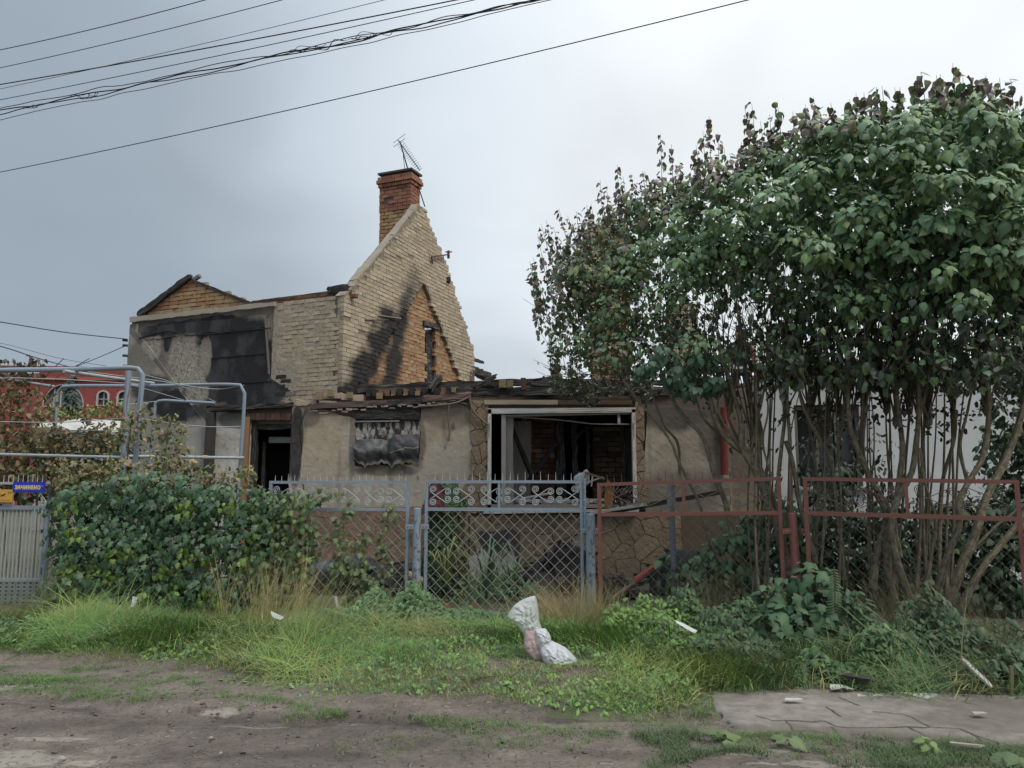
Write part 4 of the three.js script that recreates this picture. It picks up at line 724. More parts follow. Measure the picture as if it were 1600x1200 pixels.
panel('metal_fence', 'blue-grey steel fence panel with scrollwork before the big broken window', 667, 9.4, 908, 9.2, { mat: M.blue, top: () => 1.635, mid: () => 1.29, group: 'fence panels along the verge', spike: { step: 0.0915, h: 0.095, lean: 0.006, mat: spikeBlue, from: 0.1 }, mullions: [0.474], scrolls: motif(3), scrollMat: scrollBlue, seed: 5, ground: 0.02 });
panel('metal_fence', 'rust-red steel fence panel beside the blue post, stone wall and planks behind', 936, 8.95, 1217, 8.35, { mat: M.red, th: 0.04, top: (t) => lerp(1.605, 1.668, t), mid: (t) => lerp(1.245, 1.285, t), group: 'fence panels along the verge', spike: { step: 0.082, h: 0.1, lean: 0.02, mat: spikeRust, miss: 0.1, from: 0.1 }, mullions: [0.485], scrolls: motif(2), scrollMat: scrollRust, scrollR: 0.005, wireR: 0.0026, wireMat: std({ color: rgb(0.1, 0.095, 0.09), roughness: 0.7 }), seed: 6, ground: 0.0, bottomRail: false });
panel('metal_fence', 'rust-red steel fence panel in front of the bare lilac stems', 1258, 8.15, 1588, 7.25, { mat: M.red, th: 0.04, top: (t) => lerp(1.665, 1.632, t), mid: (t) => lerp(1.29, 1.27, t), group: 'fence panels along the verge', spike: { step: 0.16, h: 0.09, lean: 0.02, mat: spikeRust, miss: 0.35, from: 0.2 }, mullions: [0.505], scrolls: motif(2), scrollMat: scrollRust, scrollR: 0.004, wireR: 0.0024, wireMat: std({ color: rgb(0.09, 0.085, 0.08), roughness: 0.7 }), seed: 7, ground: 0.0, bottomRail: false });
function post(label, px, D, topPy, r, mat, o = {}) {
  const p = at(px, 800, D), t = thing('fence_post', label, 'post', [p.x, 0, p.z], o.turn ?? 0.2, o.group), top = at(px, topPy, D).y;
  const tilt = o.tilt ?? 0;
  part('shaft', rod(V(0, -0.3, 0), V(tilt * -top, top, 0), r, 20), mat, t); part('cap', rod(V(tilt * -top, top, 0), V(tilt * -top, top + 0.012, 0), r * 0.96, 20, r * 0.8), o.capMat ?? mat, t);
  for (const [side, y, len] of o.brackets ?? []) { const b = part('bracket', box(len, 0.055, 0.007, side * (r + len / 2 - 0.01), y, 0.02), mat, t); for (const k of [-0.25, 0.25]) part('bolt', new THREE.CylinderGeometry(0.009, 0.009, 0.014, 6).rotateX(Math.PI / 2).translate(side * (r + len / 2 - 0.01) + k * len * 0.8, y, 0.028), std({ color: rgb(0.2, 0.21, 0.22), metalness: 0.6, roughness: 0.5 }), b); }
  if (o.rod) part('upper_rod', rod(V(o.rod[0], top - 0.2, -0.03), V(o.rod[0], o.rod[1], -0.03), o.rod[2] ?? 0.011, 8), mat, t);
  return t;
}
post('round blue-grey steel post between the two blue fence panels', 652, 9.38, 795, 0.05, M.blue, { brackets: [[-1, 1.085, 0.1], [1, 1.085, 0.1]] });
post('round blue-grey steel post where blue fence panel meets the rust-red one', 922, 9.15, 804, 0.053, M.blue, { brackets: [[1, 1.05, 0.09], [-1, 1.05, 0.08]], rod: [-0.055, 1.66, 0.017] });
post('blue-grey post half hidden by the ivy hedge', 406, 9.7, 800, 0.05, M.blue, { brackets: [[1, 1.08, 0.12]] });
post('rust-red steel post between the two rust-red fence panels', 1241, 8.28, 803, 0.046, M.red, { brackets: [[-1, 1.1, 0.12], [1, 1.1, 0.09]], rod: [-0.02, 1.72, 0.008], tilt: 0.02 });
post('rust-red steel post at the right edge of the picture', 1616, 7.2, 800, 0.046, M.red, { brackets: [[-1, 1.1, 0.12]] });
{ const p = at(1051, 800, 9.6), t = thing('pole', 'slim grey steel pole behind the rust-red fence panel', 'pole', [p.x, 0, p.z]); part('shaft', rod(V(0, -0.2, 0), V(-0.01, at(1051, 790, 9.6).y, 0), 0.036, 14), enamel([0.14, 0.16, 0.19], 0.4, 6), t); part('sleeve', rod(V(-0.01, 1.2, -0.02), V(-0.01, 1.62, -0.02), 0.05, 12), tone(0.28, 0.27, 0.26), t); }

// gate at the left edge, with its two plates
{
  const D = 9.95, a = at(-150, 760, D), b = at(78, 760, D), W = b.x - a.x, g = thing('yard_gate', 'blue-grey steel gate of narrow bars over a punched sheet, left edge', 'gate', [a.x, 0, a.z], 0), y = (py) => at(40, py, D).y;
  const t = 0.045, P = (x, q) => V(x, q, 0);
  part('stile', steelBar(P(0, 0.03), P(0, y(754)), t, t), M.blue, g); part('stile', steelBar(P(W, 0.03), P(W, y(790)), t, t), M.blue, g);
  part('top_rail', steelBar(P(0, y(755)), P(W, y(755)), 0.03, 0.03), enamel([0.36, 0.38, 0.39], 0.3, 5), g); part('middle_rail', steelBar(P(0, y(793)), P(W, y(793)), t, t * 1.05), M.blue, g); part('lower_rail', steelBar(P(0, y(906)), P(W, y(906)), 0.04, 0.04), enamel([0.27, 0.3, 0.31], 0.3, 7), g);
  part('bottom_rail', steelBar(P(0, 0.05), P(W, 0.05), 0.04, 0.04), M.blue, g);
  const barM = enamel([0.33, 0.36, 0.36], 0.35, 9);
  for (let i = 1; i < 38; i++) part('bar', steelBar(P(W - i * 0.0495, y(905)), P(W - i * 0.0495, y(796)), 0.02, 0.012), barM, g);
  for (let i = 1; i < 24; i++) part('spike', rod(P(W - 0.04 - i * 0.062, y(754)), P(W - 0.04 - i * 0.062, y(742)), 0.005, 5, 0.003), spikeBlue, g);
  for (const [cx, w] of [[W - 0.28, 0.2], [W - 0.75, 0.2], [W - 1.25, 0.2]]) for (const s of [-1, 1]) part('scroll', scrollGeo(cx + s * w, y(787), cx + s * 0.05, y(765), 0.05, 0.007), scrollBlue, g);
  // punched sheet
  const hole = (x, q) => { const u = (x * 40) % 1, v = (q * 40) % 1; return Math.hypot(u - 0.5, v - 0.5); };
  const sc = paint(512, 256, (u, v) => { const x = (u * 12) % 1, q = (v * 6) % 1, d = Math.hypot(x - 0.5, q - 0.5), e = Math.max(Math.abs(x - 0.5), Math.abs(q - 0.5)), n = 0.8 + 0.4 * fbm(u * 12, v * 6, 3, 3); return d < 0.26 ? [0.05, 0.055, 0.05] : [0.21 * n, 0.235 * n, 0.235 * n].map((c) => c * (e > 0.44 ? 0.7 : 1)); });
  part('punched_sheet', scaleUV(box(W - 0.05, y(908) - 0.09, 0.008, W / 2, (y(908) + 0.09) / 2, 0.012), 1), std({ map: rep(sc, 2, 1), roughness: 0.6 }), g);
  // plates
  const plate = (w, h, draw) => { const c = document.createElement('canvas'); c.width = w; c.height = h; draw(c.getContext('2d'), w, h); const tx = new THREE.CanvasTexture(c); tx.colorSpace = THREE.SRGBColorSpace; return tx; };
  const blueT = plate(512, 164, (x, w, h) => { x.fillStyle = '#1f38ae'; x.fillRect(0, 0, w, h); for (let i = 0; i < 60; i++) { x.fillStyle = `rgba(20,30,110,${0.06 + 0.1 * hash(i, 2, 3)})`; x.fillRect(hash(i, 1, 1) * w, hash(i, 2, 1) * h, 60, 30); } x.font = 'bold 92px sans-serif'; x.textAlign = 'center'; x.textBaseline = 'middle'; x.lineWidth = 4; x.strokeStyle = '#d9d7c8'; x.strokeText('ЗАЧИНЕНО', w / 2 - 18, h / 2 + 2, w * 0.82); x.fillStyle = '#e2c850'; x.fillText('ЗАЧИНЕНО', w / 2 - 18, h / 2 + 2, w * 0.82); x.strokeStyle = '#c5c8d0'; x.lineWidth = 6; x.beginPath(); x.moveTo(445, 52); x.lineTo(490, 66); x.stroke(); });
  const yelT = plate(256, 256, (x, w, h) => {
    x.fillStyle = '#c79a46'; x.fillRect(0, 0, w, h); x.fillStyle = '#2c2114'; x.strokeStyle = '#2c2114';
    x.beginPath(); x.ellipse(92, 118, 34, 17, -0.35, 0, 7); x.fill(); x.beginPath(); x.arc(126, 94, 14, 0, 7); x.fill(); x.lineWidth = 9; for (const [a, b, c, d] of [[70, 126, 54, 160], [86, 130, 80, 164], [112, 120, 130, 150], [62, 112, 44, 92]]) { x.beginPath(); x.moveTo(a, b); x.lineTo(c, d); x.stroke(); }
    x.lineWidth = 10; for (const [a, b, c, d] of [[158, 50, 200, 50], [180, 50, 180, 96], [212, 52, 246, 52], [214, 52, 214, 96]]) { x.beginPath(); x.moveTo(a, b); x.lineTo(c, d); x.stroke(); }
    for (let i = 0; i < 9; i++) x.fillRect(24 + i * 23, 206, 13, 22 - (i % 3) * 4); x.lineWidth = 3; x.strokeRect(6, 6, w - 12, h - 12);
  });
  const bp = at(21, 753, D - 0.06), bq = at(70, 769.5, D - 0.06);
  const s1 = thing('gate_plate', 'small blue plate with yellow lettering on the gate', 'sign', [(bp.x + bq.x) / 2, (bp.y + bq.y) / 2, bp.z], 0); s1.rotation.z = -0.01;
  const face = (w, h, tx) => { const f = new THREE.PlaneGeometry(w, h); f.translate(0, 0, 0.006); return [f, std({ map: tx, roughness: 0.45 })]; };
  part('plate', box(bq.x - bp.x, bp.y - bq.y, 0.008), std({ color: rgb(0.02, 0.04, 0.3), roughness: 0.5 }), s1); part('lettering', ...face(bq.x - bp.x - 0.01, bp.y - bq.y - 0.008, blueT), s1);
  const yp = at(-4, 764.5, D - 0.06), yq = at(20.5, 785, D - 0.06), s2 = thing('gate_plate', 'small ochre plate with a dark animal mark on the gate, beside the blue plate', 'sign', [(yp.x + yq.x) / 2, (yp.y + yq.y) / 2, yp.z], 0); s2.rotation.z = -0.02;
  part('plate', box(yq.x - yp.x, yp.y - yq.y, 0.008), std({ color: rgb(0.45, 0.28, 0.06), roughness: 0.5 }), s2); part('print', ...face(yq.x - yp.x - 0.008, yp.y - yq.y - 0.008, yelT), s2);
}
// ---------- pipe arbour over the path ----------
{
  const o = at(150, 755, 11), t = thing('pipe_arbour', 'blue-grey bent-pipe vine arbour with wires, standing behind the ivy hedge', 'arbour', [o.x, 0, o.z]);
  const L = (px, py, D) => at(px, py, D).sub(V(o.x, 0, o.z)), gr = (px, py, D) => { const p = L(px, py, D); p.y = -0.1; return p; };
  const pipe = (name, pts, r, mat = M.blue) => part(name, new THREE.TubeGeometry(new THREE.CatmullRomCurve3(pts, false, 'centripetal'), 60, r, 10, false), mat, t);
  const bend = (a, c, e, k) => [a, c.clone().lerp(a, k), c.clone().lerp(a, k * 0.35).lerp(e, 0.004), c.clone().lerp(e, k * 0.1), c.clone().lerp(e, k), e];
  const lite = enamel([0.33, 0.37, 0.4], 0.4, 21);
  pipe('hoop', [L(-160, 582, 10.4), L(0, 578.5, 10.4), L(120, 577, 10.4), L(206, 575, 10.4), L(216, 576.5, 10.4), L(222, 583, 10.4), L(222, 597, 10.4), L(218, 640, 10.4), gr(206, 760, 10.4)], 0.034);
  part('post', rod(gr(190, 790, 10.9), L(201, 576, 10.9), 0.04, 14), M.blue, t);
  pipe('hoop', [gr(78, 760, 12), L(84, 700, 12), L(88, 640, 12), L(88.5, 614, 12), L(92, 606, 12), L(100, 604, 12), L(220, 603, 12), L(365, 601, 12), L(377, 602.5, 12), L(381.5, 610, 12), L(381, 640, 12), gr(367, 780, 12)], 0.027);
  pipe('hoop', [gr(228, 780, 12.5), L(236, 700, 12.5), L(242, 640, 12.5), L(243, 630, 12.5), L(249, 626.5, 12.5), L(290, 627.5, 12.5), L(337, 630, 12.5)], 0.024);
  part('long_pipe', rod(L(100, 580, 10.2), L(240, 599, 12.1), 0.024, 10), lite, t); part('long_pipe', rod(L(-120, 590, 10.4), L(60, 583, 12.2), 0.02, 10), lite, t); part('long_pipe', rod(L(-200, 560, 10.4), L(85, 604, 12.0), 0.02, 8), lite, t);
  part('side_rail', rod(L(-160, 706, 10.95), L(201, 715, 10.95), 0.022, 10), lite, t); part('side_rail', rod(L(201, 713, 11.0), L(381, 715.5, 11.95), 0.024, 10), lite, t);
  const wires = [[[0, 590, 10.4], [100, 593, 11], [230, 601, 12]], [[130, 580, 10.4], [240, 594, 11.3], [340, 608, 12], [381, 602, 12]], [[218, 654, 10.4], [290, 664, 11.2], [340, 667, 11.8], [381, 666, 12]], [[0, 659, 10.4], [90, 660, 11.4], [201, 653, 11]], [[222, 585, 10.4], [270, 598, 11.3], [337, 628, 12.4]], [[200, 632, 10.9], [245, 627, 12.4]], [[201, 600, 10.9], [290, 626, 12.2]], [[90, 672, 12], [200, 673, 11]]];
  for (const w of wires) part('wire', tube(w.map((q) => L(...q)), 0.0065, 20, 5), lite, t);
}
// ---------- vegetation ----------
// leaf shapes: [t along the midrib, half width] plus fold and droop; length 1, tip along +y, upper side +z
function leafShape(prof, fold, droop, curl = 0, seed = 1) {
  const n = prof.length, pos = [], idx = [], kind = [];
  prof.forEach(([t, w, back = 0], i) => { const z = -droop * t * t; pos.push([0, t, z]); kind.push(1); if (w > 0) { for (const s of [-1, 1]) { pos.push([s * w, t - back + 0.0, z - fold * w * (0.8 + 0.5 * hash(i, s + 2, seed)) + curl * (hash(i, s + 5, seed) - 0.5)]); kind.push(0); } } });
  const at_ = []; let k = 0; prof.forEach(([t, w]) => { at_.push(k); k += w > 0 ? 3 : 1; });
  for (let i = 0; i < n - 1; i++) { const a = at_[i], b = at_[i + 1], wa = prof[i][1] > 0, wb = prof[i + 1][1] > 0; if (wa && wb) idx.push(a, a + 2, b + 2, a, b + 2, b, a + 1, a, b, a + 1, b, b + 1); else if (wa) idx.push(a, a + 2, b, a + 1, a, b); else if (wb) idx.push(a, b + 2, b, a, b, b + 1); }
  const g = geom(pos.flat(), idx); return { p: g.attributes.position.array, n: g.attributes.normal.array, idx, kind };
}
const HEART = [[0, 0], [0.02, 0.22, 0.1], [0.15, 0.38, 0.04], [0.35, 0.4], [0.6, 0.27], [0.82, 0.11], [1, 0]];
const IVY = [[0, 0], [0.05, 0.2, 0.12], [0.2, 0.5, 0.1], [0.36, 0.3], [0.5, 0.42, -0.06], [0.68, 0.2], [1, 0]];
const OVAL = [[0, 0], [0.25, 0.2], [0.5, 0.24], [0.78, 0.13], [1, 0]];
const CRUMP = [[0, 0], [0.15, 0.34], [0.42, 0.38], [0.72, 0.28], [1, 0]];
const SH = {
  heart: [leafShape(HEART, 0.35, 0.25, 0.08, 1), leafShape(HEART, 0.6, 0.5, 0.1, 2), leafShape(HEART, 0.15, 0.1, 0.12, 3)],
  ivy: [leafShape(IVY, 0.25, 0.25, 0.1, 4), leafShape(IVY, 0.1, 0.4, 0.12, 5), leafShape(IVY, 0.4, 0.15, 0.1, 6)],
  oval: [leafShape(OVAL, 0.3, 0.3, 0.05, 7), leafShape(OVAL, 0.6, 0.5, 0.1, 8)],
  crump: [leafShape(CRUMP, 0.9, 0.7, 0.4, 9), leafShape(CRUMP, -0.7, 0.7, 0.45, 10), leafShape(CRUMP, 0.5, -0.4, 0.5, 11)],
};
const leafMat = (o = {}) => new THREE.MeshPhysicalMaterial({ vertexColors: true, roughness: 0.62, side: THREE.DoubleSide, transmission: 0.16, thickness: 0, ...o });
M.leaf = leafMat(); M.lilac = leafMat({ roughness: 0.52, transmission: 0.2 }); M.leafGloss = leafMat({ roughness: 0.5, transmission: 0.08 }); M.dry = leafMat({ roughness: 0.9, transmission: 0.12 });
const _q = new THREE.Quaternion(), _m = new THREE.Matrix4(), _x = new THREE.Vector3(), _y = new THREE.Vector3(), _z = new THREE.Vector3();
class Leaves {
  constructor() { this.list = []; }
  // position, direction the blade faces, direction of the tip, size, colour, shape
  add(p, face, tip, size, col, shape) { this.list.push([p, face, tip, size, col, shape]); return this; }
  static basis(face, tip) { _z.copy(face).normalize(); _y.copy(tip).addScaledVector(_z, -tip.dot(_z)); if (_y.lengthSq() < 1e-6) _y.set(_z.y, -_z.x, 0.01); _y.normalize(); _x.crossVectors(_y, _z); return _m.makeBasis(_x, _y, _z); }
  merge(list) {
    let nv = 0, ni = 0; for (const l of list) { nv += l[5].p.length / 3; ni += l[5].idx.length; }
    const pos = new Float32Array(nv * 3), nor = new Float32Array(nv * 3), col = new Float32Array(nv * 3), idx = new Uint32Array(ni); let v = 0, ii = 0; const q = new THREE.Vector3();
    for (const [p, face, tip, size, c, s] of list) {
      const e = Leaves.basis(face, tip).elements, n = s.p.length / 3;
      for (let i = 0; i < n; i++) {
        const X = s.p[i * 3] * size, Y = s.p[i * 3 + 1] * size, Z = s.p[i * 3 + 2] * size, a = s.n[i * 3], b = s.n[i * 3 + 1], d = s.n[i * 3 + 2], o = (v + i) * 3, k = s.kind[i] ? 1.18 : 0.94;
        pos[o] = p.x + e[0] * X + e[4] * Y + e[8] * Z; pos[o + 1] = p.y + e[1] * X + e[5] * Y + e[9] * Z; pos[o + 2] = p.z + e[2] * X + e[6] * Y + e[10] * Z;
        nor[o] = e[0] * a + e[4] * b + e[8] * d; nor[o + 1] = e[1] * a + e[5] * b + e[9] * d; nor[o + 2] = e[2] * a + e[6] * b + e[10] * d;
        col[o] = c[0] * k; col[o + 1] = c[1] * k; col[o + 2] = c[2] * k;
      }
      for (let i = 0; i < s.idx.length; i++) idx[ii++] = s.idx[i] + v; v += n;
    }
    const g = new THREE.BufferGeometry(); g.setAttribute('position', new THREE.BufferAttribute(pos, 3)); g.setAttribute('normal', new THREE.BufferAttribute(nor, 3)); g.setAttribute('color', new THREE.BufferAttribute(col, 3)); g.setIndex(new THREE.BufferAttribute(idx, 1)); return g;
  }
  // the largest-looking leaves as parts of their own, the others as one part
  build(parent, mat, own = 0, restName = 'crown', offset = V(0, 0, 0)) {
    let rest = this.list;
    if (own) {
      const eye = V(0, EYE, 0), key = rest.map((l) => { const d = l[0].clone().sub(eye), r = d.length(); return [l[3] / r * (0.3 + Math.abs(l[1].clone().normalize().dot(d.divideScalar(r)))) * (1 + (l[6] ?? 0)), l]; }).sort((a, b) => b[0] - a[0]);
      const near = key.slice(0, own).map((k) => k[1]), pick = new Set(near); rest = rest.filter((l) => !pick.has(l));
      const geos = new Map();
      for (const l of near) {
        const ck = l[4].map((c) => Math.round(c * 60)).join(), gk = Object.values(SH).flat().indexOf(l[5]) + '|' + ck;
        if (!geos.has(gk)) geos.set(gk, this.merge([[V(0, 0, 0), V(0, 0, 1), V(0, 1, 0), 1, l[4], l[5]]]));
        const m = part('leaf', geos.get(gk), mat, parent); m.quaternion.setFromRotationMatrix(Leaves.basis(l[1], l[2])); m.position.copy(l[0]).sub(offset); m.scale.setScalar(l[3]);
      }
    }
    const g = this.merge(rest); g.translate(-offset.x, -offset.y, -offset.z); return part(restName, g, mat, parent);
  }
}
const rdir = (r) => { const z = r() * 2 - 1, a = r() * 6.2832, s = Math.sqrt(1 - z * z); return V(Math.cos(a) * s, z, Math.sin(a) * s); };
const pick = (r, l) => l[Math.floor(r() * l.length)];
const vary = (r, c, k = 0.25) => { const f = 1 + (r() - 0.5) * 2 * k, h = (r() - 0.5) * k * 0.4; return [c[0] * f * (1 + h), c[1] * f, c[2] * f * (1 - h)]; };
// a clump of leaves round a centre
function clump(L, r, c, R, n, o) {
  for (let i = 0; i < n; i++) {
    const d = rdir(r), k = Math.pow(lerp(o.core ?? 0.35, 1, r()), 0.7), p = V(c.x + d.x * R.x * k, c.y + d.y * R.y * k, c.z + d.z * R.z * k);
    if (o.reject && o.reject(p)) continue;
    const face = d.clone().multiplyScalar(0.9).add(V(0, o.up ?? 0.55, o.front ?? 0.15)).addScaledVector(rdir(r), o.wild ?? 0.55), tip = V(d.x * 0.5, -(o.hang ?? 0.8), d.z * 0.5).addScaledVector(rdir(r), 0.6);
    const col = vary(r, typeof o.col === 'function' ? o.col(p, d, r) : pick(r, o.col), o.vary ?? 0.22);
    L.add(p, face, tip, o.size * (0.55 + r() * 0.55 + (r() < 0.15 ? 0.35 : 0)), col, pick(r, typeof o.shape === 'function' ? o.shape(p, r) : o.shape));
  }
}

// --- the lilacs: bare stems below, leaf crown above, scorched tops ---
const CROWN = [[838, 500], [848, 440], [868, 380], [900, 345], [945, 320], [985, 290], [1035, 272], [1075, 268], [1105, 245], [1150, 255], [1178, 205], [1220, 190], [1275, 178], [1330, 165], [1390, 155], [1450, 140], [1500, 130], [1560, 150], [1640, 160], [1680, 300], [1680, 520], [1560, 520], [1500, 535], [1440, 510], [1390, 500], [1330, 525], [1270, 500], [1215, 505], [1175, 545], [1130, 590], [1050, 612], [1000, 575], [950, 590], [900, 600], [858, 560]];
const crownD = (px) => px > 1150 ? lerp(8.6, 7.5, clamp((px - 1150) / 380)) : lerp(10.6, 8.6, clamp((px - 850) / 300));
const GREEN = [[0.125, 0.22, 0.095], [0.155, 0.26, 0.11], [0.1, 0.18, 0.082], [0.18, 0.27, 0.095], [0.14, 0.235, 0.125]];
const SCORCH = [[0.15, 0.115, 0.105], [0.19, 0.15, 0.12], [0.11, 0.09, 0.09], [0.16, 0.15, 0.075]], OLIVE = [[0.12, 0.135, 0.055], [0.15, 0.14, 0.065], [0.095, 0.12, 0.055]];
const trees = [];
function lilac(label, base) { const t = thing('lilac_tree', label, 'lilac', base, 0, 'lilacs behind the fence'); trees.push({ t, base: V(...base), L: new Leaves(), Lown: null }); return trees[trees.length - 1]; }
const b1 = at(1225, 905, 8.9), b2 = at(1395, 940, 8.5), b3 = at(1485, 950, 8.1);
const tA = lilac('leaning lilac with sparse scorched crown, over the right end of the burnt house', [b1.x, 0, b1.z]);
const tB = lilac('multi-stemmed lilac with dense green crown, middle of the three, before the dark window', [b2.x, 0, b2.z]);
const tC = lilac('large lilac with thick stems and big green leaves at the right edge', [b3.x, 0, b3.z]);
{
  const r = rng(101), centres = [];
  const edgeDist = (x, y) => { let m = 1e9; for (let i = 0; i < CROWN.length; i++) m = Math.min(m, segDist([x, y], CROWN[i], CROWN[(i + 1) % CROWN.length])); return m; };
  for (let tries = 0; tries < 14000 && centres.length < 420; tries++) {
    const x = lerp(835, 1680, r()), y = lerp(125, 615, r()); if (!inside(CROWN, x, y)) continue;
    const e = edgeDist(x, y), rad = lerp(20, 36, r()) * (x > 1200 ? 1.12 : 0.92); if (e < rad * 0.85 && x < 1640) continue;
    // thinner low down and in a few windows where the sky shows
    const thin = sm(375, 450, y) * 0.88 + 0.5 * sm(0.5, 0.66, fbm(x * 0.02, y * 0.02, 123, 3)) + 0.85 * Math.exp(-(((x - 1255) / 55) ** 2 + ((y - 400) / 45) ** 2)) + 0.7 * Math.exp(-(((x - 1020) / 26) ** 2 + ((y - 430) / 60) ** 2)) + 0.75 * Math.exp(-(((x - 1130) / 70) ** 2 + ((y - 480) / 60) ** 2)) + 0.5 * Math.exp(-(((x - 905) / 40) ** 2 + ((y - 520) / 50) ** 2));
    if (r() < thin * (x < 1000 ? 0.4 : x < 1260 ? 0.8 : 0.9)) continue;
    if (r() < 0.4 * sm(0.56, 0.7, fbm(x * 0.014, y * 0.014, 88, 3))) continue;
    const back = r() < 0.42; if (centres.some((c) => c.back === back && Math.hypot(c.x - x, c.y - y) < (c.rad + rad) * 0.47)) continue;
    centres.push({ x, y, rad, e, back });
  }
  for (const [x, y] of [[965, 415], [940, 450], [965, 480], [940, 515], [960, 548], [985, 440], [915, 480], [900, 430], [1000, 400], [1060, 380], [1080, 430], [1040, 460], [1100, 400], [1070, 330], [1000, 350]]) centres.push({ x, y, rad: 34, e: 80, back: false });
  for (const c of centres) {
    const D = crownD(c.x) + (c.back ? 0.9 + r() * 0.9 : (r() - 0.5) * 0.9 - 0.25 * Math.sin(clamp(c.e / 120) * 1.57)), p = at(c.x, c.y, D), R = c.rad / FOCAL * D, T = c.x < 1175 ? tA : c.x < 1385 ? tB : tC;
    const big = sm(1050, 1450, c.x), size = lerp(0.08, 0.108, big), topY = c.e < 60 && c.y < 400;
    const outline = (x) => { for (let i = 0; i < 20; i++) { const a = CROWN[i], b = CROWN[i + 1]; if (x >= a[0] && x <= b[0]) return lerp(a[1], b[1], (x - a[0]) / (b[0] - a[0])); } return 140; };
    const sc = 1 - sm(14, lerp(95, 34, big), c.y - outline(clamp(c.x, 840, 1630))), left = 1 - sm(860, 1080, c.x);
    const n = Math.round(lerp(88, 56, big) * (c.rad / 28) ** 2 * (c.y > 430 ? 0.6 : 1) * (c.back ? 0.65 : 1));
    clump(T.L, r, p, V(R * 1.15, R * 0.95, R * 1.25), n, {
      size, up: 0.75, front: 0.5, hang: 0.8, wild: 0.5, core: 0.3,
      col: (q, d, rr) => rr() < sc * 0.75 * (0.5 + 0.5 * d.y) ? pick(rr, SCORCH) : rr() < left * 0.2 ? pick(rr, SCORCH) : rr() < left * 0.6 + sc * 0.4 ? pick(rr, OLIVE) : pick(rr, GREEN),
      shape: (q, rr) => (rr() < Math.max(sc * 0.6, left * 0.35) ? SH.crump : SH.heart),
    });
  }
  // shoots standing out of the top edge, withered
  for (let i = 0; i < 23; i++) for (let k = 0; k < 1; k++) {
    if (!CROWN[i + 1] || i > 17) break;
    const n = Math.round(Math.hypot(CROWN[i + 1][0] - CROWN[i][0], CROWN[i + 1][1] - CROWN[i][1]) / (CROWN[i][0] > 1170 ? 17 : 12));
    for (let s = 0; s < n; s++) {
      const t = (s + r()) / n, x = lerp(CROWN[i][0], CROWN[i + 1][0], t), y = lerp(CROWN[i][1], CROWN[i + 1][1], t), D = crownD(x) + (r() - 0.5) * 0.8, T = x < 1175 ? tA : x < 1385 ? tB : tC, tall = (r() ** 2) * lerp(60, 26, sm(1150, 1300, x)) + 10;
      const p0 = at(x + 4, y + 34, D), p1 = at(x - (x < 900 ? 14 : 2) + (r() - 0.5) * 8, y - tall, D - 0.05);
      part('twig', rod(p0.clone().sub(T.base), p1.clone().sub(T.base), 0.005, 5, 0.002), M.bark, T.t);
      const m = Math.round(7 + tall / 4);
      for (let j = 0; j < m; j++) { const u = j / m, q = p0.clone().lerp(p1, u), d = rdir(r); q.addScaledVector(d, 0.035); T.L.add(q, d.clone().add(V(0, 0.5, 0.3)), V(d.x, 0.1 - r() * 0.9, d.z), lerp(0.07, 0.1, sm(1000, 1400, x)) * (0.7 + r() * 0.6), vary(r, r() < (x > 1250 ? 0.45 : 0.75) ? pick(r, SCORCH) : pick(r, r() < 0.5 ? GREEN : OLIVE), 0.3), pick(r, r() < 0.6 ? SH.crump : SH.heart)); }
    }
  }
  // pale flower buds left from spring
  for (const [x, y] of [[1195, 345], [1490, 315], [1440, 250], [1285, 395], [1390, 375], [1025, 400], [1420, 310]]) { const p = at(x, y, crownD(x) - 0.5), T = x < 1175 ? tA : x < 1385 ? tB : tC; for (let j = 0; j < 26; j++) { const d = rdir(r); T.L.add(p.clone().add(V(d.x * 0.04, 0.07 * r() * 2 - 0.02, d.z * 0.04)), d, V(d.x, 0.8, d.z), 0.04, vary(r, [0.15, 0.2, 0.045], 0.2), SH.oval[0]); } }
}
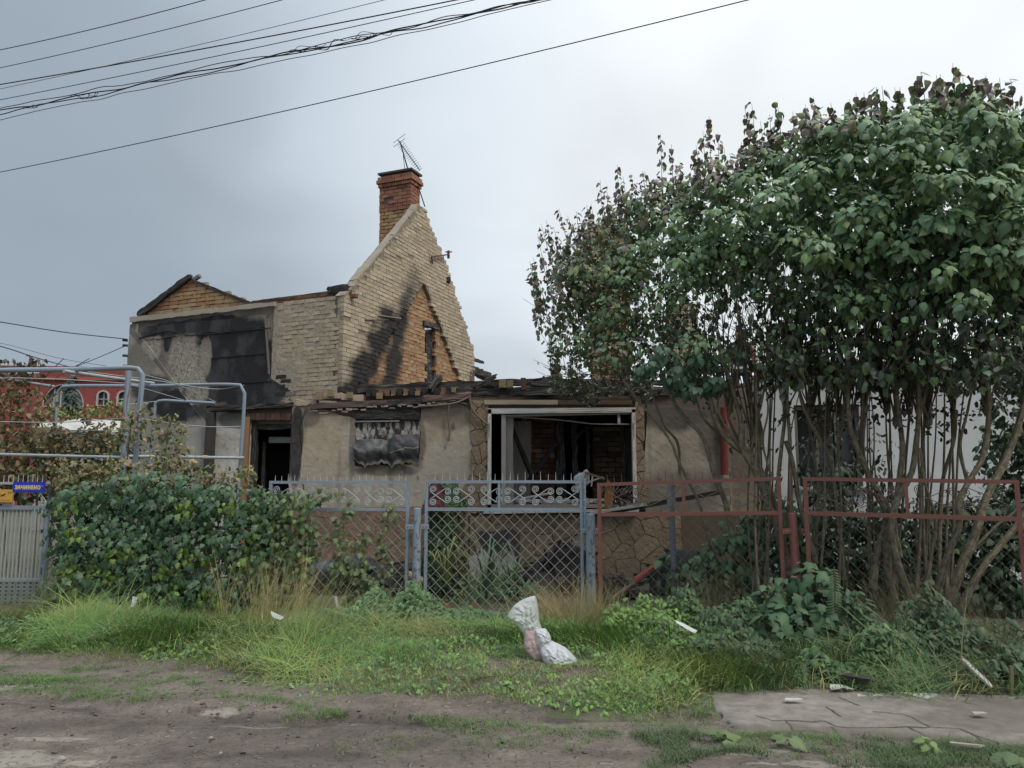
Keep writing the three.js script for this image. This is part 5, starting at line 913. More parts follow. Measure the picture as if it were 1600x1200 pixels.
// stems, surveyed from the photograph: pixel path, depth, radii in metres
const stems = [
  [tA, [[1205, 935], [1165, 885], [1147, 845], [1132, 780], [1117, 745], [1105, 700], [1097, 680], [1075, 657], [1060, 640], [1040, 600], [1020, 540]], 9.1, 0.05, 0.018],
  [tA, [[1190, 940], [1135, 890], [1110, 845], [1090, 780], [1062, 725], [1048, 690], [1030, 665], [1000, 630], [975, 596]], 9.2, 0.036, 0.014],
  [tA, [[1062, 742], [1058, 690], [1040, 668], [1022, 625], [1000, 570]], 9.25, 0.022, 0.01],
  [tA, [[1232, 900], [1210, 800], [1190, 742], [1172, 712], [1140, 690], [1118, 655], [1105, 600], [1090, 520]], 8.9, 0.085, 0.016],
  [tA, [[1205, 800], [1180, 735], [1160, 700], [1158, 660], [1142, 600], [1120, 520]], 8.85, 0.06, 0.015],
  [tA, [[1195, 780], [1183, 720], [1188, 670], [1170, 620], [1160, 540], [1150, 470]], 8.95, 0.05, 0.013],
  [tA, [[1178, 725], [1150, 690], [1122, 640], [1128, 600]], 8.8, 0.03, 0.01], [tA, [[1172, 715], [1182, 660], [1195, 600], [1200, 500]], 8.8, 0.025, 0.01], [tA, [[1165, 705], [1138, 650], [1150, 600], [1160, 520]], 8.9, 0.022, 0.009],
  [tA, [[1140, 690], [1100, 655], [1085, 615], [1060, 560]], 8.95, 0.02, 0.008],
  [tB, [[1240, 880], [1236, 780], [1234, 690], [1230, 622], [1233, 560], [1228, 470]], 8.7, 0.035, 0.014],
  [tB, [[1212, 780], [1222, 690], [1226, 645], [1215, 590], [1208, 510]], 8.75, 0.032, 0.012], [tB, [[1205, 745], [1192, 690], [1200, 640], [1190, 570]], 8.7, 0.018, 0.008],
  [tB, [[1275, 880], [1250, 790], [1238, 720], [1228, 690]], 8.65, 0.035, 0.026],
  [tB, [[1270, 840], [1285, 790], [1300, 745], [1310, 700], [1318, 640], [1316, 540]], 8.75, 0.02, 0.01], [tB, [[1272, 850], [1278, 770], [1270, 700], [1262, 640], [1268, 560]], 8.8, 0.022, 0.01], [tB, [[1285, 850], [1298, 780], [1296, 720], [1262, 660]], 8.75, 0.02, 0.012],
  [tB, [[1318, 905], [1314, 850], [1306, 780], [1298, 720], [1270, 668], [1250, 620], [1252, 540]], 8.6, 0.038, 0.012],
  [tB, [[1362, 920], [1376, 845], [1390, 800], [1372, 770], [1345, 715], [1328, 665], [1325, 600], [1330, 500]], 8.5, 0.055, 0.02],
  [tB, [[1405, 958], [1388, 900], [1386, 830], [1384, 800], [1368, 770]], 8.45, 0.055, 0.04],
  [tB, [[1345, 712], [1347, 650], [1350, 590], [1358, 490]], 8.5, 0.028, 0.012],
  [tB, [[1360, 800], [1354, 740], [1349, 700], [1352, 650]], 8.6, 0.025, 0.015],
  [tC, [[1430, 955], [1402, 880], [1392, 825], [1402, 780], [1424, 740], [1432, 690], [1436, 640], [1432, 540]], 8.3, 0.055, 0.022],
  [tC, [[1405, 870], [1396, 815], [1404, 760], [1410, 700], [1405, 650], [1398, 580], [1402, 480]], 8.35, 0.048, 0.014],
  [tC, [[1436, 650], [1446, 610], [1455, 560], [1462, 480]], 8.3, 0.028, 0.011],
  [tC, [[1467, 930], [1468, 820], [1474, 745], [1490, 690], [1492, 645], [1475, 600], [1470, 530]], 8.7, 0.034, 0.014],
  [tC, [[1448, 915], [1456, 860], [1462, 815], [1444, 750], [1438, 700]], 8.0, 0.026, 0.014],
  [tC, [[1465, 925], [1480, 870], [1499, 820], [1497, 790], [1512, 755], [1535, 715], [1545, 640], [1540, 540]], 8.0, 0.05, 0.022],
  [tC, [[1480, 955], [1500, 890], [1522, 840], [1540, 780], [1566, 728], [1590, 670], [1605, 590], [1600, 500]], 7.9, 0.062, 0.026],
  [tC, [[1500, 955], [1530, 895], [1556, 860], [1585, 825], [1610, 780], [1640, 680]], 7.8, 0.042, 0.024], [tC, [[1518, 862], [1540, 838], [1565, 815], [1600, 790]], 7.85, 0.022, 0.012],
  [tC, [[1512, 755], [1500, 700], [1512, 640], [1530, 560]], 8.1, 0.026, 0.01],
];
stems.forEach(([T, path, D, r0, r1], i) => part(r0 > 0.034 ? 'trunk' : 'branch', stem(path.map(([x, y], k) => at(x, y, D - 0.25 * k / path.length + 0.05 * Math.sin(i + k)).sub(T.base)), r0 * 0.82, r1 * 0.85, 26, 8, i + 3, 0.16), M.bark, T.t));
{  // thin straight suckers rising from the stools between the main stems
  const r = rng(58); for (let k = 0; k < 34; k++) { const T = k < 9 ? tA : k < 22 ? tB : tC, x0 = T === tA ? lerp(1165, 1225, r()) : T === tB ? lerp(1245, 1400, r()) : lerp(1400, 1500, r()), x1 = x0 + (r() - 0.4) * 90, D = 8.4 + r() * 0.8, y1 = 470 + r() * 120; part('sucker', stem([at(x0, 935, D), at(lerp(x0, x1, 0.25) + (r() - 0.5) * 14, 800, D), at(lerp(x0, x1, 0.6) + (r() - 0.5) * 16, 680, D), at(x1, y1, D - 0.1)].map((p) => p.sub(T.base)), 0.011 + r() * 0.01, 0.005, 14, 5, k, 0.12), M.bark, T.t); }
}
{  // whips that fan up from the old cut knuckles into the crown
  const r = rng(57), knots = [[tA, 1178, 690, 8.85], [tB, 1228, 640, 8.75], [tB, 1264, 655, 8.7], [tB, 1290, 690, 8.75], [tB, 1328, 650, 8.6], [tB, 1350, 640, 8.5], [tC, 1400, 660, 8.4], [tC, 1436, 642, 8.3], [tC, 1450, 660, 8.35], [tC, 1490, 650, 8.5], [tC, 1540, 640, 8.2], [tB, 1310, 640, 8.9], [tC, 1385, 640, 8.7], [tC, 1420, 640, 8.9], [tA, 1140, 640, 9], [tB, 1245, 600, 8.9]];
  for (const [T, x, y, D] of knots) {
    part('knuckle', rough(new THREE.IcosahedronGeometry(0.042, 2), 0.016, 25, 3).scale(1, 1.5, 1).translate(...at(x, y, D).sub(T.base).toArray()), M.bark, T.t);
    for (let k = 0; k < 11; k++) { const a = (r() - 0.5) * 80, h = 110 + r() * 110, bow = (r() - 0.5) * 26; part('whip', stem([at(x + (r() - 0.5) * 8, y + 4, D), at(x + a * 0.45 + bow * 0.5, y - h * 0.35, D + (r() - 0.5) * 0.2), at(x + a * 0.8 + bow, y - h * 0.7, D + (r() - 0.5) * 0.4), at(x + a, y - h, D + (r() - 0.5) * 0.6)].map((p) => p.sub(T.base)), 0.008 + r() * 0.008, 0.004, 10, 5, k, 0.1), M.bark, T.t); }
    // a few dry hanging leaves among the whips
    for (let k = 0; k < 45; k++) { const p = at(x + (r() - 0.5) * 90, y - r() * 150 + 20, D + (r() - 0.5) * 0.5); T.L.add(p, rdir(r), V(0, -1, 0), 0.045 + r() * 0.03, vary(r, r() < 0.6 ? [0.045, 0.038, 0.034] : [0.045, 0.06, 0.03], 0.3), pick(r, SH.crump)); }
  }
}
{  // fine twigs through the crown and its open underside, a few dark leaves on them
  const r = rng(909);
  for (const T of [tA, tB, tC]) {
    const list = [];
    for (let i = 0; i < 620; i++) {
      const x = T === tA ? lerp(860, 1190, r()) : T === tB ? lerp(1170, 1390, r()) : lerp(1380, 1640, r()), y = lerp(T === tA ? 430 : 380, T === tA ? 610 : 615, r()), D = crownD(x) + (r() - 0.3) * 1.4, L = 20 + r() * 50, a = (r() - 0.5) * 1.6 - (T === tA ? 0.35 : 0), p = at(x, y, D), q = at(x + Math.sin(a) * L, y - Math.cos(a) * L, D + (r() - 0.5) * 0.3);
      if (!(inside(CROWN, x, y - 30) || (x > 1180 && y > 480)) || (y < 480 && !inside(CROWN, x + Math.sin(a) * L, y - Math.cos(a) * L))) continue;
      list.push(rod(p.clone().sub(T.base), q.clone().sub(T.base), 0.0045, 4, 0.002));
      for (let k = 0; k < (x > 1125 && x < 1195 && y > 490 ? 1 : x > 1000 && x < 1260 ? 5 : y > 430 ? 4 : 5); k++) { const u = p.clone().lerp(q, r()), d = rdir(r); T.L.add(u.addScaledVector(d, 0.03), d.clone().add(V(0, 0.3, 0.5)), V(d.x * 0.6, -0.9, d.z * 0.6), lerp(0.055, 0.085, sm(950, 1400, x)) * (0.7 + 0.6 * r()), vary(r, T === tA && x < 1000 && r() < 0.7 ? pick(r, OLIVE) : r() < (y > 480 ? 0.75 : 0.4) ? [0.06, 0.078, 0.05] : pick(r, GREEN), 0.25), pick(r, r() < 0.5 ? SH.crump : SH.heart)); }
    }
    const m = part('twigs', list, M.bark, T.t); m.userData.kind = 'stuff';
  }
  // low drooping boughs over the right end of the front room
  for (const [x, y, R] of [[1062, 585, 30], [1095, 565, 26], [1040, 555, 26], [1115, 600, 24], [1075, 612, 20], [1010, 575, 20]]) { const p = at(x, y, 8.7); clump(tA.L, r, p, V(R / FOCAL * 8.7, R / FOCAL * 7, 0.25), 42, { size: 0.105, up: 0.5, front: 0.5, hang: 0.9, wild: 0.5, core: 0.4, col: [[0.06, 0.125, 0.07], [0.075, 0.145, 0.085], [0.05, 0.105, 0.06]], shape: SH.heart }); }
  // curled grey-brown leaves and twigs dropped along the roof timbers
  for (let i = 0; i < 420; i++) { const x = lerp(860, 1020, r()), y = 575 + r() * 45 + 10 * Math.sin(x * 0.07); tA.L.add(at(x, y, 11.2 + r() * 1.2), rdir(r), V((r() - 0.5), -1, 0), 0.06 + r() * 0.05, vary(r, pick(r, [[0.1, 0.1, 0.06], [0.13, 0.11, 0.08], [0.08, 0.075, 0.055], [0.09, 0.12, 0.06]]), 0.3), pick(r, SH.crump)); }
  const tw = []; for (let i = 0; i < 90; i++) { const x = lerp(860, 1040, r()), y = lerp(580, 615, r()), D = 11.4 + r(); tw.push(rod(at(x, y, D).sub(tA.base), at(x + (r() - 0.5) * 70, y + (r() - 0.6) * 30, D + (r() - 0.5) * 0.4).sub(tA.base), 0.008, 4, 0.004)); }
  const m = part('dead_twigs', tw, std({ color: rgb(0.16, 0.135, 0.105) }), tA.t); m.userData.kind = 'stuff';
}
tA.L.build(tA.t, M.lilac, 120, 'crown', tA.base); tB.L.build(tB.t, M.lilac, 160, 'crown', tB.base); tC.L.build(tC.t, M.lilac, 220, 'crown', tC.base);

// --- leafy shrubs: list of clumps at pixel, depth, radius px ---
function shrub(name, label, category, base, blobs, o, stemsOf, own = 0, mat = M.leaf, group) {
  const t = thing(name, label, category, [base.x, 0, base.z], 0, group), L = new Leaves(), r = rng(o.seed), b0 = V(base.x, 0, base.z);
  for (const [x, y, D, rp, k = 1, c] of blobs) { const R = rp / FOCAL * D; clump(L, r, at(x, y, D), V(R, R * (o.tall ?? 0.9), R * (o.deep ?? 0.8)), Math.round(o.n * k * (rp / 30) ** 2), { ...o, ...(c ? { col: c } : {}) }); }
  for (const [pts, r0, r1] of stemsOf ?? []) part('stem', stem(pts.map((p) => p.clone().sub(b0)), r0, r1, 12, 6, o.seed), M.bark, t);
  L.build(t, mat, own, 'foliage', b0); return t;
}
const grid = (x0, x1, y0, y1, D0, D1, rp, step, seed, keep) => { const r = rng(seed), out = []; for (let y = y0; y <= y1; y += step) for (let x = x0; x <= x1; x += step) { const a = x + (r() - 0.5) * step * 0.9, b = y + (r() - 0.5) * step * 0.9, t = (a - x0) / (x1 - x0); if (keep && !keep(a, b, r)) continue; out.push([a, b, lerp(D0, D1, t) + (r() - 0.5) * 0.25, rp * (0.75 + r() * 0.5)]); } return out; };
// ivy hedge over the left of the fence
const IVYC = [[0.05, 0.105, 0.052], [0.064, 0.125, 0.058], [0.035, 0.078, 0.042], [0.08, 0.145, 0.062], [0.055, 0.11, 0.06]], IVYY = [[0.15, 0.235, 0.045], [0.12, 0.2, 0.045], [0.17, 0.24, 0.06]];
{
  const base = at(240, 960, 9.55), top = (x) => x < 110 ? lerp(800, 748, clamp((x - 66) / 44)) : x < 300 ? 752 - 10 * vnoise(x * 0.03, 1, 3) : lerp(745, 768, clamp((x - 300) / 120)), left = (y) => lerp(86, 66, clamp((y - 760) / 200));
  const blobs = grid(62, 424, 735, 985, 9.45, 9.5, 24, 17, 5, (x, y) => y > top(x) + 10 && x > left(y) + 10 && !(x > 385 && y > 850 && x > 385 + (930 - y) * 0.4));
  const young = [[112, 790], [130, 835], [110, 890], [150, 885], [185, 865], [170, 940], [150, 955], [205, 870], [290, 795], [300, 870], [320, 880], [275, 920], [330, 930], [345, 945], [380, 880], [255, 955], [220, 930], [300, 960], [180, 900], [262, 890], [120, 930], [395, 840], [365, 790], [230, 960]];
  shrub('ivy_hedge', 'dense dark green ivy hedge smothering the fence beside the gate', 'ivy', base, blobs, { seed: 8, n: 44, size: 0.08, up: 0.25, front: 0.75, hang: 1.1, wild: 0.42, core: 0.5, deep: 1.1, shape: SH.ivy, vary: 0.2, col: (p, d, r) => { let m = 0; for (const [x, y] of young) { const q = at(x, y, 9.4); m = Math.max(m, 1 - Math.hypot(p.x - q.x, (p.y - q.y) * 1.3) / 0.19); } return r() < m * 1.15 ? pick(r, IVYY) : pick(r, IVYC); } }, [0, 1, 2, 3, 4, 5].map((k) => [[at(120 + k * 55, 985, 9.6), at(118 + k * 56, 880, 9.65), at(124 + k * 54, 770, 9.6)], 0.02, 0.008]), 260, M.leafGloss);
}
// paler withering creeper along the top of the hedge and round the arbour legs
const PALE = [[0.2, 0.185, 0.08], [0.24, 0.215, 0.105], [0.15, 0.16, 0.06], [0.27, 0.22, 0.12], [0.19, 0.15, 0.085]], BROWN = [[0.17, 0.125, 0.06], [0.21, 0.155, 0.08], [0.13, 0.1, 0.055], [0.25, 0.19, 0.1], [0.17, 0.155, 0.07]];
{
  const b = at(260, 900, 9.9);
  const bl = [...grid(95, 405, 718, 766, 9.75, 9.75, 17, 13, 21, (x, y) => y > 735 - 18 * vnoise(x * 0.02, 4, 5) - (x > 150 && x < 330 ? 8 : 0)), ...grid(175, 320, 640, 735, 10.2, 10.2, 13, 12, 22, (x, y) => (x > 235 && x < 292 && y > 640 + Math.abs(x - 262) * 0.7) || (x > 205 && x < 250 && y < 690) || (x < 215 && y > 655 && y < 700))];
  shrub('creeper', 'pale half-withered creeper along the top of the ivy hedge and on the arbour legs', 'creeper', b, bl, { seed: 23, n: 40, size: 0.062, up: 0.4, front: 0.4, hang: 0.8, wild: 0.8, shape: [...SH.ivy, ...SH.crump], col: (p, d, r) => (r() < 0.2 ? [0.09, 0.13, 0.04] : pick(r, PALE)), vary: 0.25 }, [[[at(262, 880, 10.1), at(255, 740, 10.2), at(268, 650, 10.2)], 0.016, 0.006], [[at(200, 880, 10.6), at(197, 740, 10.8), at(208, 640, 10.5)], 0.016, 0.006]], 60, M.dry);
}
{
  const b = at(60, 900, 11.8);
  const bl = [...grid(-120, 96, 575, 760, 11.6, 11.6, 20, 17, 31, (x, y, r) => x < 58 || (y > 640 && x < 96) || r() < 0.12), ...grid(85, 178, 655, 760, 11.8, 11.8, 17, 15, 32, (x, y, r) => y > 672 - 22 * Math.exp(-(((x - 140) / 20) ** 2)) || r() < 0.06)];
  shrub('withered_vine', 'brown withered vine hanging on the arbour at the left edge', 'vine', b, bl, { seed: 33, n: 40, size: 0.08, up: 0.15, front: 0.3, hang: 1.1, wild: 0.9, shape: [...SH.crump, ...SH.ivy], col: (p, d, r) => (p.y > 3.2 ? [0.09, 0.065, 0.04] : r() < 0.1 ? [0.11, 0.13, 0.05] : pick(r, BROWN)), vary: 0.3 }, [0, 1, 2, 3, 4].map((k) => [[at(10 + k * 20, 920, 12), at(6 + k * 26, 740, 12), at(16 + k * 14, 610, 11.9), at(k * 40 - 20, 560, 11.7)], 0.022, 0.006]), 40, M.dry);
}
shrub('green_bush', 'dark green bush between the brown vine and the house, behind the arbour', 'bush', at(170, 900, 14.5), [...grid(60, 200, 690, 770, 14.5, 14.5, 26, 20, 41), ...grid(-80, 70, 700, 780, 14, 14, 26, 22, 42)], { seed: 43, n: 40, size: 0.11, shape: SH.ivy, col: [[0.04, 0.075, 0.03], [0.055, 0.095, 0.04], [0.035, 0.06, 0.025]] });
shrub('clipped_hedge', 'bright green hedge below the windows of the distant red building', 'hedge', at(140, 680, 38), grid(60, 215, 628, 668, 38, 38, 13, 10, 44, (x, y) => y > 632 + Math.max(0, 100 - x) * 0.15), { seed: 45, n: 70, size: 0.22, shape: SH.oval, up: 0.8, col: [[0.13, 0.2, 0.04], [0.1, 0.165, 0.035], [0.15, 0.22, 0.05]] });
{ const b = at(111, 700, 40); shrub('conifer', 'small dark blue-green conifer in front of the red building', 'conifer', b, [[111, 592, 40, 6], [111, 602, 40, 8], [110, 612, 40, 10], [110, 624, 40, 12], [110, 636, 40, 14]], { seed: 46, n: 700, size: 0.3, shape: SH.oval, col: [[0.035, 0.06, 0.045], [0.03, 0.05, 0.04]], hang: -0.2 }, [[[V(b.x, 0, b.z), V(b.x, 6, b.z)], 0.2, 0.03]]); }
shrub('far_tree', 'tree with dusky crown at the far left behind the arbour top', 'tree', at(-40, 700, 60), [...grid(-160, 40, 565, 620, 60, 60, 20, 16, 47, (x, y) => y > 570 + x * 0.25)], { seed: 48, n: 90, size: 0.5, shape: SH.oval, col: [[0.05, 0.055, 0.03], [0.07, 0.06, 0.035]] }, [[[at(-40, 755, 60), at(-40, 600, 60)], 0.3, 0.1]]);
// creeper strands on the first blue panel
{
  const b = at(470, 930, 9.45), r = rng(61), strands = [[[440, 900], [436, 840], [445, 790], [470, 770]], [[470, 900], [490, 850], [480, 800], [500, 775], [530, 770]], [[430, 900], [455, 860], [500, 840], [540, 850]], [[520, 900], [535, 860], [530, 820], [550, 785]], [[598, 935], [600, 890], [594, 850], [605, 810], [612, 790]], [[560, 900], [545, 880], [525, 900]], [[540, 940], [570, 900], [560, 860], [575, 830]], [[600, 935], [585, 915], [560, 905]]];
  const t = thing('creeper', 'light green creeper strands climbing the wire of the first blue-grey panel', 'creeper', [b.x, 0, b.z]), L = new Leaves(), b0 = V(b.x, 0, b.z);
  for (const s of strands) { const pts = s.map(([x, y]) => at(x, y, 9.42)), c = new THREE.CatmullRomCurve3(pts); part('stem', tube(pts.map((p) => p.clone().sub(b0)), 0.006, 20, 5), M.bark, t); for (let i = 0; i < 60; i++) { const p = c.getPoint(r()).add(V((r() - 0.5) * 0.17, (r() - 0.5) * 0.15, (r() - 0.4) * 0.1)); L.add(p, V(0, 0.5, 0.8).addScaledVector(rdir(r), 0.5), V(0, -1, 0.2).addScaledVector(rdir(r), 0.6), 0.05 + r() * 0.035, vary(r, pick(r, [[0.075, 0.115, 0.045], [0.1, 0.15, 0.045], [0.06, 0.09, 0.04], [0.13, 0.16, 0.07]]), 0.2), pick(r, SH.ivy)); } }
  for (let i = 0; i < 900; i++) { const x = lerp(395, 490, r() ** 1.8), y = lerp(762, 950, r()) + (x - 395) * 0.1; L.add(at(x, y, 9.45 + (r() - 0.5) * 0.3), V(0, 0.5, 0.8).addScaledVector(rdir(r), 0.5), V(0, -1, 0.2).addScaledVector(rdir(r), 0.6), 0.055 + r() * 0.03, vary(r, pick(r, [[0.075, 0.125, 0.045], [0.1, 0.165, 0.04], [0.05, 0.09, 0.04]]), 0.2), pick(r, SH.ivy)); }
  L.build(t, M.leaf, 40, 'foliage', b0);
}
// undergrowth behind the rust-red panels
shrub('undergrowth_bush', 'dark leafy undergrowth behind the first rust-red fence panel', 'bush', at(1150, 930, 9.4), [...grid(1085, 1250, 800, 965, 9.4, 9.0, 28, 22, 71, (x, y) => y > 960 - (x - 1030) * 1.15), ...grid(1040, 1110, 880, 960, 9.7, 9.6, 20, 20, 72)], { seed: 73, n: 26, size: 0.1, shape: SH.heart, col: [[0.08, 0.15, 0.06], [0.1, 0.175, 0.07], [0.06, 0.115, 0.05]], up: 0.6, front: 0.4 }, [], 40);
shrub('undergrowth_bush', 'deep green undergrowth behind the second rust-red panel, among the lilac stems', 'bush', at(1420, 930, 9.6), [...grid(1255, 1640, 815, 970, 9.9, 9.0, 32, 27, 75), ...grid(1280, 1345, 745, 815, 10.4, 10.4, 24, 22, 76), ...grid(1560, 1650, 690, 800, 10, 10, 30, 26, 77), ...grid(1545, 1650, 540, 700, 9.6, 9.2, 28, 30, 74, (x, y, r) => r() < 0.7)], { seed: 78, n: 52, size: 0.1, shape: [...SH.heart, ...SH.oval], col: [[0.045, 0.085, 0.04], [0.06, 0.105, 0.045], [0.035, 0.065, 0.034]] }, [], 40);
shrub('dark_bush', 'dark leaved bush against the white wall, right of the dark window', 'bush', at(1370, 900, 10.8), [[1372, 700, 10.8, 30], [1350, 740, 10.8, 34], [1395, 745, 10.8, 26], [1380, 780, 10.8, 36], [1300, 690, 11.4, 20], [1262, 700, 11.4, 24], [1340, 690, 11.4, 22], [1480, 680, 10.6, 18], [1460, 670, 10.6, 12], [1250, 745, 11, 24], [1215, 740, 11, 18], [1280, 720, 11, 26], [1320, 770, 10.8, 34], [1425, 790, 10.6, 24], [1250, 790, 11, 30], [1500, 780, 10.6, 26], [1545, 740, 10.4, 30], [1530, 790, 10.4, 30], ...grid(1215, 1640, 800, 900, 10.9, 10.4, 34, 30, 90), [1270, 660, 11.6, 22], [1300, 650, 11.6, 20], [1330, 655, 11.6, 20], [1285, 690, 11.5, 26], [1325, 720, 11.4, 26], [1262, 730, 11.4, 24]], { seed: 79, n: 34, size: 0.09, shape: SH.oval, col: [[0.025, 0.042, 0.024], [0.03, 0.05, 0.03]] }, [[[at(1372, 900, 10.8), at(1370, 790, 10.8), at(1365, 700, 10.8)], 0.02, 0.006], [[at(1262, 900, 11.4), at(1265, 780, 11.4), at(1262, 690, 11.4)], 0.02, 0.006]]);
shrub('far_trees', 'green trees glimpsed above the coping of the white building', 'tree', at(1215, 640, 30), grid(1180, 1290, 510, 590, 30, 30, 16, 14, 81), { seed: 82, n: 26, size: 0.22, shape: SH.oval, col: [[0.1, 0.14, 0.035], [0.13, 0.17, 0.05], [0.08, 0.11, 0.035]] }, [[[at(1215, 755, 30), at(1220, 560, 30)], 0.14, 0.05]]);
// big-leaved roadside bush in front of the red post
shrub('roadside_bush', 'lush big-leaved bush growing in front of the rust-red fence post', 'bush', at(1265, 1060, 7.2), [[1270, 905, 7.5, 34], [1235, 930, 7.5, 38], [1290, 945, 7.4, 42], [1215, 975, 7.4, 36], [1260, 985, 7.3, 46], [1310, 985, 7.3, 36], [1230, 1020, 7.2, 38], [1285, 1030, 7.2, 42], [1330, 1030, 7.2, 30], [1195, 935, 7.6, 24], [1190, 1000, 7.4, 26], [1265, 890, 7.6, 20], [1255, 1055, 7.1, 34], [1310, 1055, 7.1, 28]], { seed: 85, n: 20, size: 0.125, shape: SH.ivy, up: 0.75, front: 0.45, hang: 0.55, wild: 0.4, core: 0.45, col: [[0.055, 0.12, 0.05], [0.065, 0.135, 0.06], [0.045, 0.1, 0.045], [0.075, 0.145, 0.06]], vary: 0.15 }, [[[at(1262, 1080, 7.3), at(1265, 1000, 7.4), at(1270, 900, 7.5)], 0.015, 0.005]], 170);
{ const b = at(1306, 1060, 7.3), r = rng(88), t = thing('tall_weed', 'upright feathery weed beside the big-leaved roadside bush', 'weed', [b.x, 0, b.z]), L = new Leaves(), b0 = V(b.x, 0, b.z), pts = [at(1309, 1060, 7.3), at(1306, 970, 7.25), at(1303, 885, 7.2)], c = new THREE.CatmullRomCurve3(pts); part('stem', tube(pts.map((p) => p.clone().sub(b0)), 0.006, 20, 5), M.bark, t); for (let i = 0; i < 40; i++) for (const s of [-1, 1]) { const u = i / 40, p = c.getPoint(u); L.add(p, V(0, 0.8, 0.5), V(s, 0.25, 0.2), 0.13 * (1.05 - 0.7 * u), vary(r, [0.06, 0.12, 0.05], 0.2), SH.oval[1]); } L.build(t, M.leaf, 0, 'foliage', b0); }

// --- verge: grass blades, weeds, dry stalks ---
function tuft(seed, n, spread, h, bend, w) {
  const r = rng(seed), pos = [], idx = [], nor = [];
  for (let i = 0; i < n; i++) {
    const a = r() * 6.283, R = spread * Math.sqrt(r()), x0 = Math.cos(a) * R, z0 = Math.sin(a) * R, dir = r() * 6.283, hh = h * (0.5 + r() * 0.6), b = bend * hh * (0.3 + r()), dx = Math.cos(dir), dz = Math.sin(dir), ww = w * (0.7 + r() * 0.6), k = pos.length / 3, sx = -dz, sz = dx;
    for (let s = 0; s < 4; s++) { const t = s / 3, px = x0 + dx * b * t * t, py = hh * t * (1 - 0.22 * bend * t), pz = z0 + dz * b * t * t, q = ww * (1 - t * 0.85) / 2; pos.push(px - sx * q, py, pz - sz * q); if (s < 3) pos.push(px + sx * q, py, pz + sz * q); }
    idx.push(k, k + 1, k + 2, k + 1, k + 3, k + 2, k + 2, k + 3, k + 4, k + 3, k + 5, k + 4, k + 4, k + 5, k + 6);
  }
  return geom(pos, idx, null);
}
const grassMat = leafMat({ vertexColors: false, roughness: 0.75, transmission: 0.2, color: 0xffffff });
const fenceD = (x) => { const k = [[-9, 10.2], [-6, 9.95], [-1, 9.4], [1, 9.15], [1.2, 8.95], [2.9, 8.35], [4.75, 7.25], [8, 5.6]]; for (let i = 0; i < k.length - 1; i++) if (x <= k[i + 1][0]) return lerp(k[i][1], k[i + 1][1], clamp((x - k[i][0]) / (k[i + 1][0] - k[i][0]))); return 6; };
const pavA = px2ground(1130, 1120), onPave = (x, d) => x > pavA[0] - 0.1 && d > paveNear(x) && d < paveFar(x);
const paveNear = (x) => lerp(px2ground(1140, 1137)[1], px2ground(1600, 1181)[1], clamp((x - 1.85) / 2.0)) + 0.09 * (fbm(x * 4, 2, 6, 3) - 0.5), paveFar = (x) => lerp(px2ground(1200, 1084)[1], px2ground(1600, 1092)[1], clamp((x - 2.0) / 2.3)) + 0.12 * (vnoise(x * 2.5, 4, 8) - 0.5);
function scatter(name, geo, spots, mat = grassMat) {
  const im = shadowed(new THREE.InstancedMesh(geo, mat, spots.length)); im.name = numbered(name); im.userData.kind = 'stuff'; const c = new THREE.Color();
  spots.forEach(([x, d, s, ry, col, sy = 1, lx = 0, lz = 0], i) => { _m.compose(V(x, groundH(x, d) - 0.01, -d), _q.setFromEuler(new THREE.Euler(lx, ry, lz, 'ZXY')), V(s, s * sy, s)); im.setMatrixAt(i, _m); im.setColorAt(i, c.setRGB(...col)); });
  scene.add(im); return im;
}
